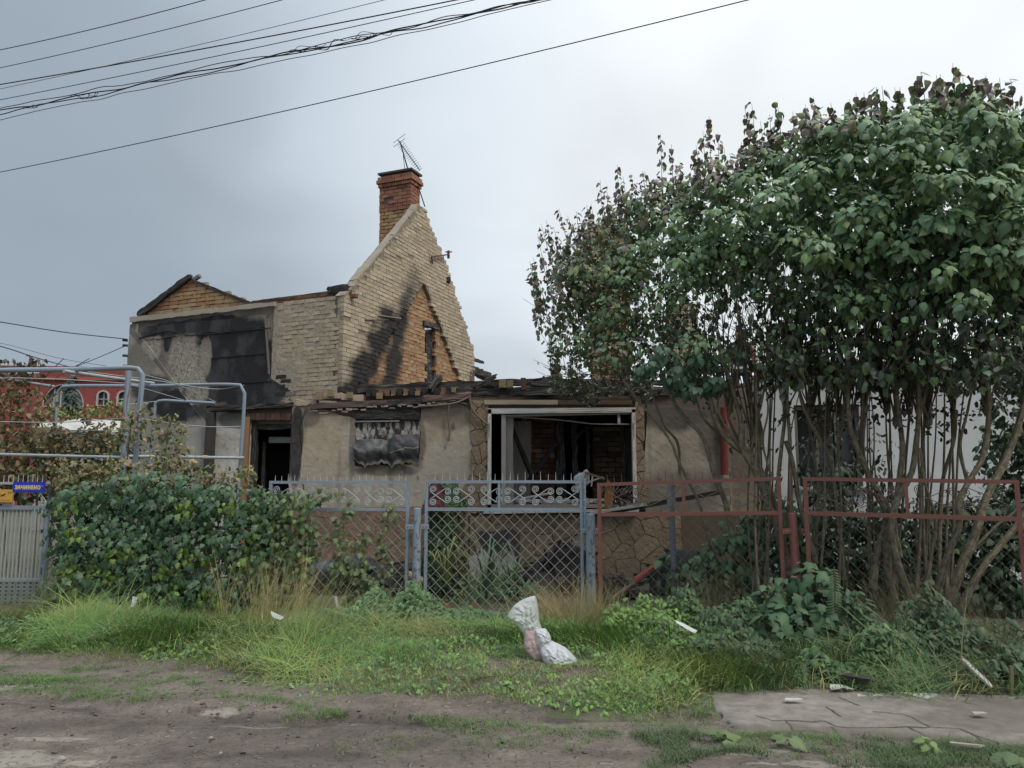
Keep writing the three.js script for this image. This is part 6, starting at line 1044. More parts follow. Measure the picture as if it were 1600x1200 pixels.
{
  const r = rng(303), short = [], mid = [], tall = [], dry = [];
  const G1 = [0.115, 0.24, 0.042], G2 = [0.18, 0.29, 0.06], G3 = [0.07, 0.15, 0.045], Y = [0.34, 0.3, 0.13], ST = [0.46, 0.36, 0.19];
  for (let i = 0; i < 21000; i++) {
    const x = lerp(-8.5, 6.2, r()), v = vergeDepth(x), f = fenceD(x) + 0.7, d = lerp(v - 0.5, f, Math.pow(r(), 0.85)); if (onPave(x, d)) continue;
    const e = (d - v), n = fbm(x * 1.3, d * 1.6, 5, 3), px = 800 + x / d * FOCAL, fr = d - fenceD(x);
    if (fr > -0.25 && r() < 0.7) continue; if (fbm(x * 2.6, d * 2.6, 63, 3) > 0.6 && r() < 0.55) continue;
    if (px > 1180 && r() < 0.45 * sm(0.2, 0.6, e)) continue;
    if (e < 0.25 && r() > 0.25 + e * 1.6 - (n < 0.5 ? 0.25 : 0)) continue;
    const lush = sm(0.0, 1.1, e), right = sm(1080, 1200, px), light = sm(0.42, 0.62, fbm(x * 0.8 + 9, d * 1.1, 21, 3)) * (1 - right);
    let c = mix3(mix3(G1, G2, light), G3, Math.max(right * 0.85, sm(0.55, 0.7, fbm(x * 1.1, d * 1.3, 44, 3)) * 0.6)); c = mix3(c, Y, r() < 0.14 ? 0.85 : 0.05 + light * 0.15); c = vary(r, c, 0.42); if (x > -0.25 && x < 0.75 && d > 6.0 && d < 6.9) { short.push([x, d, 0.5 + 0.3 * r(), r() * 6.28, c, 0.7]); continue; }
    const low = 1 - 0.5 * sm(480, 560, px) * (1 - sm(930, 1000, px)) * (1 - sm(1.7, 2.3, e)), wx = (fbm(x * 0.9, d * 1.2, 91, 3) - 0.5) * 2.6, wz = (fbm(x * 1.1 + 4, d * 1.2, 97, 3) - 0.5) * 2.2;
    const s = [x, d, lerp(0.5, 1.1, lush) * (0.55 + 0.9 * n) * low * (1 - 0.68 * sm(-1.5, -0.6, fr)) * (px < 320 && px > 95 && e > 0.5 ? 1.2 : px <= 95 ? 0.75 : 1), r() * 6.28, c, 1, wz + (r() - 0.5) * 0.5, wx + (r() - 0.5) * 0.5];
    if (e < 0.35) short.push(s); else if (r() < 0.55) mid.push(s); else tall.push(s);
  }
  for (let i = 0; i < 2600; i++) { const x = lerp(-6, 5.5, r()), d = vergeDepth(x) - 1.0 * r() * r() - 0.05; if (fbm(x * 2.2, d * 3, 51, 4) < 0.52 || onPave(x, d)) continue; short.push([x, d, 0.3 + r() * 0.35, r() * 6.28, vary(r, mix3(G1, [0.1, 0.1, 0.05], r() * 0.6), 0.25)]); }
  // the grassy strip between pavement and road on the right
  for (let i = 0; i < 3400; i++) { const x = lerp(0.8, 4.6, r()), n0 = paveNear(x), d = n0 - 0.02 - r() * 0.55 * (0.6 + 0.8 * vnoise(x * 1.5, 1, 4)); if (fbm(x * 3, d * 4, 15, 3) < 0.46) continue; short.push([x, d, 0.3 + r() * 0.5, r() * 6.28, vary(r, mix3(G3, [0.11, 0.105, 0.05], r() * 0.7), 0.25)]); }
  // tufts left standing on the dirt
  for (const [px, py, n, s] of [[70, 1060, 260, 0.55], [110, 1075, 200, 0.45], [185, 1085, 90, 0.5], [180, 1080, 60, 0.5], [230, 1060, 50, 0.5], [330, 1075, 18, 0.4], [600, 1080, 120, 0.4]]) { const [cx, cd] = px2ground(px, py); for (let i = 0; i < n; i++) short.push([cx + (r() + r() - 1) * 0.55, cd + (r() + r() - 1) * 0.18, s * (0.5 + r() * 0.6), r() * 6.28, vary(r, mix3(G1, [0.1, 0.1, 0.05], r() * 0.5), 0.2)]); }
  // straw-coloured stalks leaning right in front of the hedge end; more by the bag and the red post
  for (const [px, D, sx, sd, n, h, lean, cc] of [[440, 8.6, 0.36, 0.3, 42, 0.9, -0.34, ST], [480, 8.3, 0.45, 0.3, 50, 0.7, -0.55, mix3(ST, G2, 0.55)], [410, 8.4, 0.5, 0.3, 50, 0.85, -0.15, mix3(ST, G2, 0.3)], [875, 8.6, 0.2, 0.25, 130, 0.55, 0.5, ST], [900, 8.4, 0.25, 0.3, 90, 0.6, -0.2, mix3(ST, Y, 0.5)], [940, 8.3, 0.2, 0.3, 70, 0.6, 0.1, Y], [690, 7.9, 0.35, 0.12, 80, 0.35, 0.8, ST], [60, 9, 0.6, 0.3, 60, 0.6, -0.5, [0.2, 0.23, 0.07]], [1400, 7.5, 0.9, 0.4, 150, 0.75, 0.05, [0.14, 0.12, 0.055]], [1100, 8.3, 0.7, 0.3, 90, 0.7, 0.1, [0.13, 0.12, 0.055]], [1540, 6.6, 0.5, 0.3, 120, 0.6, 0.1, [0.13, 0.12, 0.05]], [1180, 6.6, 0.25, 0.2, 40, 0.4, 0.5, [0.2, 0.19, 0.1]]]) {
    const c0 = (px - 800) / FOCAL * D; for (let i = 0; i < n; i++) dry.push([c0 + (r() + r() - 1) * sx, D + (r() - 0.5) * 2 * sd, h * (0.6 + 0.6 * r()), r() * 6.28, vary(r, cc, 0.25), 1, (r() - 0.5) * 0.3, lean + (r() - 0.5) * 0.6]);
  }
  const quarter = (l, k) => l.filter((_, i) => i % 2 === k);
  for (const k of [0, 1]) { scatter('grass', tuft(1 + k, 14, 0.1, 0.11, 1.2, 0.007), quarter(short, k)); scatter('grass', tuft(3 + k, 13, 0.12, 0.19, 1.5, 0.0085), quarter(mid, k)); scatter('grass', tuft(5 + k, 10, 0.13, 0.27, 1.7, 0.009), quarter(tall, k)); }
  scatter('dry_grass', tuft(9, 5, 0.06, 1, 0.35, 0.0048), dry);
}
// ground-hugging weeds: leaf carpets
{
  const r = rng(404), L = new Leaves();
  const carpet = (px, D, rx, rd, h, n, size, cols, shapes) => { const cx = (px - 800) / FOCAL * D; for (let i = 0; i < n; i++) { const a = r() * 6.283, k = Math.sqrt(r()), x = cx + Math.cos(a) * k * rx, d = D + Math.sin(a) * k * rd; if (d < vergeDepth(x) + 0.1 || onPave(x, d) || (x > -0.2 && x < 0.7 && d > 6.2 && d < 7.0)) continue; const top = h * Math.sqrt(Math.max(0.05, 1 - k * k)) * (0.25 + 1.2 * vnoise(x * 4.5, d * 4.5, 8) ** 1.5); L.add(V(x, groundH(x, d) + top * (0.45 + 0.55 * r()), -d), V(0, 0.9, 0.35).addScaledVector(rdir(r), 0.5), V((r() - 0.5), -0.4, r() * 0.8), size * (0.5 + 0.9 * r()), vary(r, pick(r, cols), 0.34), pick(r, r() < 0.3 ? SH.heart : shapes)); } };
  const A1 = [[0.075, 0.15, 0.048], [0.095, 0.175, 0.055], [0.06, 0.12, 0.045]], B1 = [[0.135, 0.24, 0.045], [0.115, 0.21, 0.045], [0.16, 0.26, 0.06]], C1 = [[0.035, 0.075, 0.03], [0.05, 0.1, 0.04], [0.07, 0.1, 0.04]];
  carpet(615, 8.85, 0.75, 0.5, 0.42, 2600, 0.06, A1, SH.oval); carpet(560, 8.4, 0.5, 0.3, 0.22, 700, 0.05, A1, SH.oval); carpet(700, 8.7, 0.7, 0.35, 0.25, 900, 0.05, A1, SH.oval);
  carpet(1010, 7.9, 0.5, 0.5, 0.42, 1500, 0.06, B1, SH.oval); carpet(1060, 7.3, 0.6, 0.45, 0.34, 1500, 0.055, [...B1, ...A1], SH.oval); carpet(1110, 8.1, 0.7, 0.4, 0.42, 1500, 0.06, [...A1, ...C1], SH.oval);
  carpet(1130, 7.0, 0.5, 0.5, 0.3, 1200, 0.055, C1, SH.oval); carpet(1150, 7.9, 0.6, 0.4, 0.6, 1300, 0.06, [...A1, ...C1], SH.oval); carpet(1380, 7.3, 0.6, 0.4, 0.62, 1900, 0.065, C1, SH.oval); carpet(1480, 6.9, 0.8, 0.4, 0.5, 2000, 0.065, C1, SH.oval); carpet(1580, 6.4, 0.6, 0.35, 0.4, 900, 0.06, C1, SH.oval); carpet(1370, 6.7, 0.35, 0.2, 0.3, 600, 0.06, A1, SH.oval); carpet(1250, 6.5, 0.5, 0.15, 0.2, 450, 0.07, A1, SH.ivy);
  carpet(430, 7.6, 1.3, 0.5, 0.14, 1300, 0.045, [...A1, ...B1], SH.oval); carpet(800, 7.6, 1.4, 0.9, 0.12, 1500, 0.04, [...A1, ...B1], SH.oval); carpet(640, 6.6, 1.5, 0.6, 0.1, 1200, 0.035, [...A1, ...B1], SH.oval); carpet(950, 6.2, 0.9, 0.6, 0.14, 900, 0.04, B1, SH.oval); carpet(90, 8.2, 1.6, 0.7, 0.1, 900, 0.045, [...A1, ...B1], SH.oval); carpet(250, 8.5, 1.6, 0.35, 0.1, 1200, 0.05, [...A1, ...B1], SH.oval); carpet(110, 8.2, 0.8, 0.3, 0.2, 500, 0.05, A1, SH.oval); carpet(770, 10.6, 0.8, 0.6, 0.45, 900, 0.07, A1, SH.oval);
  const m = part(numbered('weeds'), L.merge(L.list), M.leaf, scene); m.userData.kind = 'stuff';
}
// broad single leaves near the kerb, and strap-leaved clumps behind the second blue panel
{
  const r = rng(505), plant = (label, px, py, n, size, col) => { const [x, d] = px2ground(px, py), t = thing('broadleaf_weed', label, 'weed', [x, groundH(x, d), -d]), L = new Leaves(); for (let i = 0; i < n; i++) { const a = r() * 6.283; L.add(V(Math.cos(a) * 0.03, 0.03 + r() * 0.05, Math.sin(a) * 0.03).add(V(x, groundH(x, d), -d)), V(Math.cos(a) * 0.3, 0.9, Math.sin(a) * 0.3 + 0.3), V(Math.cos(a), 0.25, Math.sin(a)), size * (0.7 + 0.6 * r()), vary(r, col, 0.15), SH.heart[2]); } L.build(t, M.leaf, n - 1, 'foliage', V(x, groundH(x, d), -d)); };
  plant('low burdock with broad pale leaves at the corner of the cracked pavement', 1240, 1068, 8, 0.17, [0.09, 0.16, 0.05]); plant('pale broad-leaved weed at the front edge of the bright weeds', 1032, 1080, 6, 0.14, [0.11, 0.19, 0.055]); plant('light green broadleaf weed at the roadside, left of the pavement', 1128, 1158, 6, 0.1, [0.1, 0.15, 0.05]); plant('broadleaf weed on the verge strip before the cracked pavement', 1232, 1166, 6, 0.09, [0.1, 0.15, 0.05]); plant('small bright weed on the muddy strip at lower right', 1452, 1172, 5, 0.07, [0.13, 0.2, 0.05]); plant('leafy weed in the bottom right corner', 1585, 1190, 7, 0.12, [0.09, 0.14, 0.05]); plant('bright green weed by the far edge of the pavement', 1358, 1062, 8, 0.12, [0.1, 0.18, 0.045]);
  const strap = (label, px, py, D, n, len, w, col) => { const b = at(px, py, D), t = thing('strap_leaf_plant', label, 'plant', [b.x, b.y, b.z]); for (let i = 0; i < n; i++) { const a = r() * 6.283, h = len * (0.6 + 0.5 * r()), o = h * (0.35 + 0.5 * r()), P = [V(0, 0, 0), V(Math.cos(a) * o * 0.3, h * 0.55, Math.sin(a) * o * 0.3), V(Math.cos(a) * o * 0.75, h * 0.85, Math.sin(a) * o * 0.75), V(Math.cos(a) * o * 1.25, h * (0.7 - 0.4 * r()), Math.sin(a) * o * 1.25)], c = new THREE.CatmullRomCurve3(P), pos = [], idx = [], S = V(-Math.sin(a), 0, Math.cos(a)); for (let k = 0; k <= 10; k++) { const p = c.getPoint(k / 10), q = w * (1 - (k / 10) ** 2.2) / 2; pos.push(p.x - S.x * q, p.y, p.z - S.z * q, p.x + S.x * q, p.y, p.z + S.z * q); if (k < 10) { const v = k * 2; idx.push(v, v + 1, v + 2, v + 1, v + 3, v + 2); } } part('blade', geom(pos, idx), std({ color: rgb(...vary(r, col, 0.2)), side: THREE.DoubleSide, roughness: 0.6 }), t); } };
  strap('arching yellow-green strap-leaved clump behind the wire by the clipped conifer', 697, 915, 9.95, 26, 0.75, 0.035, [0.15, 0.19, 0.06]); strap('tall blue-green strap-leaved clump in front of the grey slate', 760, 935, 10.0, 24, 0.85, 0.026, [0.07, 0.13, 0.06]); strap('green strap-leaved clump low behind the wire, right of the slate', 800, 935, 10.4, 20, 0.6, 0.024, [0.07, 0.13, 0.05]);
}
// the clipped conifer with a dark red cloth caught on its tip
{
  const b = at(695, 880, 10.6), t = thing('clipped_conifer', 'clipped dark green conifer behind the second blue panel', 'conifer', [b.x, 0, b.z]), L = new Leaves(), r = rng(606), b0 = V(b.x, 0, b.z), prof = (y) => (y > 1.3 ? lerp(0.3, 0.14, (y - 1.3) / 0.28) : 0.3 + 0.04 * Math.sin(y * 5)) ;
  for (let i = 0; i < 9000; i++) { const y = 0.2 + r() * 1.36, a = r() * 6.283, R = prof(y) * (0.75 + 0.28 * r()), d = V(Math.cos(a), 0.1, Math.sin(a)); L.add(V(b.x + d.x * R, y, b.z + d.z * R), d.clone().addScaledVector(rdir(r), 0.7), V(d.x * 0.6, 1, d.z * 0.6).addScaledVector(rdir(r), 0.6), 0.04 + r() * 0.03, vary(r, b.x + d.x * R > b.x + 0.13 && r() < 0.7 && y < 1.2 ? [0.085, 0.07, 0.035] : pick(r, [[0.035, 0.085, 0.03], [0.045, 0.1, 0.035], [0.028, 0.07, 0.028]]), 0.25), pick(r, SH.oval)); }
  L.build(t, M.leaf, 0, 'foliage', b0); part('trunk', rod(V(0, 0, 0), V(0, 1.3, 0), 0.04, 8), M.bark, t);
}
// ---------- loose things ----------
// cracked pavement slab
{
  const x0 = px2ground(1140, 1110)[0], x1 = 7, cracks = [], r = rng(9);
  const P = (px, py) => px2ground(px, py), crackLines = [[[1180, 1118], [1205, 1125], [1240, 1127], [1290, 1128], [1305, 1135], [1345, 1137], [1420, 1135], [1452, 1136], [1500, 1138], [1520, 1148], [1560, 1160]], [[1365, 1112], [1410, 1115], [1432, 1124], [1452, 1136]], [[1310, 1090], [1340, 1102]], [[1228, 1126], [1236, 1137], [1262, 1142]], [[1300, 1137], [1312, 1148], [1345, 1150], [1370, 1146]], [[1420, 1136], [1450, 1152]], [[1505, 1139], [1530, 1155]], [[1290, 1105], [1312, 1119]]].map((l) => l.map((q) => P(...q)));
  const col = (x, d) => { const n = fbm(x * 2, d * 2.5, 6, 5), f = fbm(x * 16, d * 16, 9, 3), g = hash(Math.floor(x * 120), Math.floor(d * 120), 3); let c = mix3([0.15, 0.134, 0.112], [0.255, 0.232, 0.2], n).map((k) => k * (0.68 + 0.6 * f) * (0.93 + 0.14 * g)); let m = 9; for (const l of crackLines) for (let i = 0; i < l.length - 1; i++) m = Math.min(m, segDist([x + 0.03 * (fbm(x * 14, d * 14, 5, 3) - 0.5), d + 0.05 * (fbm(x * 12, d * 12, 7, 3) - 0.5)], l[i], l[i + 1])); c = mix3(c, [0.045, 0.042, 0.03], 1 - sm(0.004, 0.013, m)); const mud = sm(0.5, 0.66, fbm(x * 1.7, d * 2.6, 33, 4)); c = mix3(c, [0.11, 0.095, 0.075], mud * 0.55); const dirt = sm(0.1, -0.08, d - paveNear(x) - 0.1 * fbm(x * 6, d * 6, 2, 3)); return mix3(c, [0.1, 0.088, 0.07], dirt * 0.8); };
  const ya = 4.4, yb = 6.8, tx = paint(1400, 640, col, x0 - 0.2, ya, x1, yb), nx = 120, nd = 26, pos = [], uv = [], idx = [];
  const gap = (x, d) => { let m = 9; for (const l of crackLines) for (let i = 0; i < l.length - 1; i++) m = Math.min(m, segDist([x, d], l[i], l[i + 1])); return m; };
  for (let j = 0; j <= nd; j++) for (let i = 0; i <= nx; i++) { const x = lerp(x0 - 0.12, x1, i / nx) + (i === 0 ? 0.14 * (vnoise(j * 0.9, 2, 3) - 0.3) : 0), d = lerp(paveNear(x), paveFar(x) + 0.15, j / nd), edge = j === 0 || i === 0 || j === nd, h = 0.02 + 0.01 * (fbm(x * 1.2, d * 1.5, 4, 3) - 0.5); pos.push(x, edge ? -0.012 : h, -d); uv.push((x - x0 + 0.2) / (x1 - x0 + 0.2), (d - ya) / (yb - ya)); if (i < nx && j < nd) { const a = j * (nx + 1) + i; idx.push(a, a + 1, a + nx + 1, a + 1, a + nx + 2, a + nx + 1); } }
  struct('pavement', geom(pos, idx, uv), std({ map: tx, bumpMap: height(1024, 450, (x, d) => 0.7 * fbm(x * 18, d * 18, 3, 4) + 0.3 - 0.3 * (1 - sm(0.004, 0.02, gap(x, d))), x0 - 0.2, ya, x1, yb), bumpScale: 0.016, roughness: 0.95 }));
}
const flat = (name, label, category, px, py, pts, col, o = {}) => {  // thin flat scrap lying on the ground
  const [x, d] = px2ground(px, py), y = (onPave(x, d) ? 0.028 : groundH(x, d) + (o.lift ?? 0)) + 0.01, g = slab(ragged(pts, 0.05, 0.006, px), 0.006, 0); g.rotateX(-Math.PI / 2);
  const p = g.attributes.position; for (let i = 0; i < p.count; i++) p.setY(i, p.getY(i) + 0.05 * (o.curl ?? 0.3) * (vnoise(p.getX(i) * 12 + px, p.getZ(i) * 12, 3)));
  g.computeVertexNormals(); const m = single(name, g, tone(...col, { bumpScale: 0.001, roughness: 0.7 }), label, category, o.group); m.position.set(x, y, -d); m.rotation.set(o.tx ?? 0, o.turn ?? 0, o.tz ?? 0); return m;
};
const tri3 = (a, b) => [[-a, -b], [a, -b * 0.6], [a * 0.7, b * 0.5], [-a * 0.6, b]];
flat('paper_scrap', 'white triangular scrap at the far edge of the pavement, rightmost of the scraps', 'scrap', 1433, 1086, [[-0.14, 0.07], [0.16, -0.0], [0.02, -0.1]], [0.62, 0.62, 0.58]);
flat('paper_scrap', 'pale folded scrap in the weeds at the left end of the pavement edge', 'scrap', 1313, 1080, tri3(0.09, 0.06), [0.55, 0.53, 0.48], { curl: 0.8 });
flat('paper_scrap', 'narrow pale scrap beside the folded one at the far pavement edge', 'scrap', 1357, 1086, tri3(0.1, 0.04), [0.5, 0.49, 0.45]);
flat('paper_scrap', 'small white scrap lying alone on the pavement, nearest the burdock', 'scrap', 1239, 1099, tri3(0.07, 0.03), [0.55, 0.53, 0.49]);
flat('paper_scrap', 'faint pale scrap on the right half of the pavement', 'scrap', 1530, 1121, tri3(0.05, 0.03), [0.42, 0.39, 0.34]);
flat('paper_scrap', 'white sliver in the bright weeds right of the bag', 'scrap', 1074, 1034, [[-0.11, 0.04], [0.1, -0.05], [0.08, -0.09], [-0.08, -0.0]], [0.62, 0.63, 0.62], { lift: 0.22, turn: -0.3, tx: 0.5 });
flat('paper_scrap', 'white slip in the grass below the straw-coloured stalks', 'scrap', 432, 1012, [[-0.09, 0.04], [0.08, -0.02], [0.06, -0.06], [-0.04, -0.03]], [0.45, 0.45, 0.42], { lift: 0.22, tx: 0.6, turn: -0.2 });
flat('paper_scrap', 'small white wrapper at the foot of the ivy hedge', 'scrap', 207, 985, [[-0.03, 0.07], [0.03, 0.05], [0.025, -0.05], [-0.02, -0.06]], [0.45, 0.47, 0.47], { lift: 0.22, tx: 1.1 });
{ const a = px2ground(1503, 1063), b = px2ground(1548, 1088); single('lath', charred(V(a[0], 0.2, -a[1]), V(b[0], 0.1, -b[1]), 0.035, 0.02, 5), tone(0.55, 0.53, 0.46), 'pale wooden lath lying from the weeds onto the pavement', 'lath'); }
{ const a = px2ground(1491, 1173), b = px2ground(1538, 1178); single('lath', charred(V(a[0], 0.06, -a[1]), V(b[0], 0.06, -b[1]), 0.03, 0.02, 6), tone(0.42, 0.38, 0.3), 'short pale lath on the muddy strip at lower right', 'lath'); }
{ const a = px2ground(1317, 1072), b = px2ground(1364, 1078); single('board', charred(V(a[0], 0.1, -a[1]), V(b[0], 0.1, -b[1]), 0.12, 0.03, 7), tone(0.06, 0.05, 0.045), 'dark board half hidden by weeds at the far pavement edge', 'board'); }
{ const p = at(1581, 1085, 6.0), q = at(1580, 1040, 6.0); single('stake', bar(p, q, 0.025, 0.02), tone(0.2, 0.2, 0.1), 'thin weathered stake upright in the grass at lower right', 'stake'); }
{ const p = at(524, 932, 9.2), q = at(530, 968, 9.1); single('stake', bar(q, p, 0.03, 0.02), tone(0.45, 0.46, 0.46), 'short pale stake leaning on the wire behind the straw stalks', 'stake'); }
// stones and clods on the dirt
{
  const r = rng(707), geos = [1, 2, 3].map((s) => rough(new THREE.IcosahedronGeometry(1, 0), 0.3, 1.4, s)), list = [];
  for (let i = 0; i < 3600; i++) { const x = lerp(-5, 4.5, r()), d = lerp(4.2, 7.2, r()), k = Math.exp(-(((d - (5.55 - 0.12 * x + 0.22 * Math.sin(x * 0.9))) / 0.28) ** 2)); if (d > vergeDepth(x) || r() > 0.3 + 0.7 * k) continue; const s = 0.0035 + 0.014 * r() ** 4, g = geos[i % 3].clone(); g.scale(s * 1.3, s * 0.7, s); g.rotateY(r() * 6); g.translate(x, groundH(x, d) + s * 0.3, -d); list.push(g); }
  const m = part(numbered('clods'), list, tone(0.15, 0.125, 0.105), scene); m.userData.kind = 'stuff';
  for (const [px, py, s, label] of [[97, 1188, 0.022, 'pale pebble on the dirt at the lower left'], [330, 1154, 0.012, 'small light pebble on the dirt road, centre left'], [345, 1178, 0.011, 'tiny pale pebble lowest on the dirt road'], [307, 1052, 0.013, 'pebble on the dirt near the grass edge at left']]) { const [x, d] = px2ground(px, py), g = geos[0].clone(); g.scale(s * 1.3, s * 0.8, s); const q = single('pebble', g, tone(0.36, 0.33, 0.28), label, 'stone'); q.position.set(x, 0.02 + s * 0.4, -d); }
}
// the rubbish bag: thin white film, two loose bulges, a pink thing inside
{
  const base = at(850, 1010, 6.9), t = thing('rubbish_bag', 'slumped translucent white rubbish bag with pink contents on the grass', 'bag', [base.x, 0, base.z]);
  const loc = (px, py, D) => at(px, py, D).sub(V(base.x, 0, base.z));
  const lump = (outline, D, H, seed, wr = 0.3, lean = 0) => {  // a filled bag: star-shaped outline, bulging to both sides, creased film
    const c = outline.reduce((s, p) => [s[0] + p[0] / outline.length, s[1] + p[1] / outline.length], [0, 0]), cv = new THREE.CatmullRomCurve3(outline.map(([x, y]) => V(x - c[0], y - c[1], 0)), true, 'catmullrom', 0.25), nu = 72, nv = 18, pos = [], idx = [], uv = [];
    for (const s of [1, -1]) for (let j = 0; j <= nv; j++) for (let i = 0; i <= nu; i++) {
      const e = cv.getPoint((i % nu) / nu), t = j / nv, x = e.x * t, y = e.y * t, p = loc(c[0] + x, c[1] + y, D + lean * y / 60), cr = Math.abs(vnoise(x * 0.11 + seed, y * 0.09, seed) - 0.5) * 2, cr2 = Math.abs(vnoise(x * 0.24 + y * 0.12, y * 0.2 - x * 0.1 + seed, seed + 7) - 0.5) * 2;
      const z = s * H * Math.sqrt(Math.max(0, 1 - t * t)) * (0.75 + wr * 0.6 * (cr - 0.4) + wr * 0.5 * (cr2 - 0.4));
      pos.push(p.x, p.y + 0.0, p.z + z); uv.push(i / nu, t);
      if (j < nv && i < nu) { const N = nu + 1, o = (s > 0 ? 0 : N * (nv + 1)) + j * N + i; s > 0 ? idx.push(o, o + 1, o + N, o + 1, o + N + 1, o + N) : idx.push(o, o + N, o + 1, o + 1, o + N, o + N + 1); }
    }
    return geom(pos, idx, uv);
  };
  const film = new THREE.MeshPhysicalMaterial({ color: rgb(0.8, 0.83, 0.81), roughness: 0.3, transmission: 0.55, thickness: 0, side: THREE.DoubleSide, bumpMap: height(256, 256, (x, y) => Math.abs(fbm(x * 5, y * 7, 4, 4, 0) - 0.5) * 2), bumpScale: 0.01 });
  const film2 = new THREE.MeshPhysicalMaterial({ color: rgb(0.76, 0.79, 0.82), roughness: 0.3, transmission: 0.42, thickness: 0, side: THREE.DoubleSide, bumpMap: height(256, 256, (x, y) => Math.abs(fbm(x * 6, y * 5, 9, 4, 0) - 0.5) * 2), bumpScale: 0.01 });
  part('loose_neck', lump([[836, 931], [841, 950], [843, 972], [850, 990], [840, 996], [828, 1004], [814, 985], [806, 975], [793, 963], [803, 946], [818, 936]], 6.98, 0.1, 3, 0.5, -0.05), film, t);
  part('upper_bulge', lump([[836, 984], [852, 982], [860, 993], [862, 1001], [880, 1011], [868, 1030], [848, 1024], [838, 1006]], 6.88, 0.1, 5, 0.35, -0.05), film2, t);
  part('lower_bulge', lump([[850, 1006], [868, 1004], [884, 1012], [900, 1028], [904, 1045], [897, 1061], [878, 1063], [862, 1052], [850, 1036], [844, 1018]], 6.8, 0.13, 8, 0.35, -0.08), film2, t);
  part('pink_contents', lump([[820, 984], [838, 982], [850, 1008], [849, 1034], [834, 1031], [819, 1014]], 6.9, 0.06, 11, 0.3, -0.05), new THREE.MeshPhysicalMaterial({ color: rgb(0.5, 0.37, 0.36), roughness: 0.5, transmission: 0.15, thickness: 0, side: THREE.DoubleSide }), t);
}
// dark red cloth on the conifer tip
{
  const c = at(680, 770, 10.3), pos = [], idx = [], n = 14, m = 10;
  for (let j = 0; j <= m; j++) for (let i = 0; i <= n; i++) { const u = i / n * 2 - 1, v = j / m, q = u * (0.17 - 0.05 * v); pos.push(q + 0.05 * (vnoise(u * 3, v * 4, 2) - 0.5) + (v > 0.6 ? 0.05 * (v - 0.6) : 0), 0.32 * v - 0.16 - Math.abs(u) * 0.16 * (1 - v * 0.3) + 0.05 * (vnoise(u * 4, v * 5, 7) - 0.5), 0.12 * (1 - u * u) + 0.07 * (vnoise(u * 5 + 3, v * 5, 4) - 0.5)); if (i < n && j < m) { const a = j * (n + 1) + i; idx.push(a, a + 1, a + n + 1, a + 1, a + n + 2, a + n + 1); } }
  const k = single('cloth', geom(pos, idx), std({ color: rgb(0.085, 0.026, 0.03), side: THREE.DoubleSide, roughness: 0.6 }), 'dark red plastic cloth caught on the tip of the clipped conifer', 'cloth'); k.position.copy(c);
}
// corrugated slate leaning on the wall, with a pale broken slab below it
function corrugated(w, h, waves, amp, ragTop, seed) {
  const nx = waves * 8, ny = 14, pos = [], uv = [], idx = [], N = nx + 1;
  for (const s of [1, -1]) for (let j = 0; j <= ny; j++) for (let i = 0; i <= nx; i++) { const u = i / nx, v = j / ny, top = h * (1 - ragTop * vnoise(u * 4, 3, seed)), bot = h * ragTop * 0.5 * vnoise(u * 5, 9, seed); pos.push((u - 0.5) * w, lerp(bot, top, v), amp * Math.sin(u * waves * 6.2832) + s * 0.004); uv.push(u, v); if (i < nx && j < ny) { const a = (s > 0 ? 0 : N * (ny + 1)) + j * N + i; s > 0 ? idx.push(a, a + 1, a + N, a + 1, a + N + 1, a + N) : idx.push(a, a + N, a + 1, a + 1, a + N, a + N + 1); } }
  return geom(pos, idx, uv);
}
{
  const tx = paint(512, 512, (u, v) => { const s = sm(0.42, 0.6, fbm(u * 5, v * 5, 4, 4) + (v - 0.62) * 0.7), dk = Math.max(s * sm(0.4, 0.7, v), sm(0.86, 0.9, u) * 0.95), n = fbm(u * 14, v * 14, 9, 4); return mix3([0.27 + 0.12 * n, 0.25 + 0.11 * n, 0.24 + 0.1 * n], [0.05, 0.045, 0.045], dk); });
  const p = at(776, 905, 12.0), t = single('slate_sheet', corrugated(0.66, 0.88, 4, 0.022, 0.12, 5), std({ map: tx, bumpMap: grainB, bumpScale: 0.008, side: THREE.DoubleSide }), 'grey scorched corrugated slate sheet leaning on the stone wall below the window', 'slate'); t.position.set(p.x, 0.05, p.z); t.rotation.set(-0.16, 0, -0.04);
  const q = at(748, 905, 11.2), g = rough(slab(ragged([[-0.34, 0.45], [-0.06, 0.12], [0.1, -0.05], [0.4, 0.2], [0.5, 0.4], [0.2, 0.5], [0.05, 0.62]], 0.08, 0.02, 4), 0.06, 0), 0.01, 6); const s2 = single('broken_slab', g, tone(0.33, 0.3, 0.29, { bumpScale: 0.02 }), 'pale broken concrete slab lying in front of the slate sheet', 'slab'); s2.position.set(q.x + 0.03, 0.04, q.z); s2.rotation.x = -0.5;
}
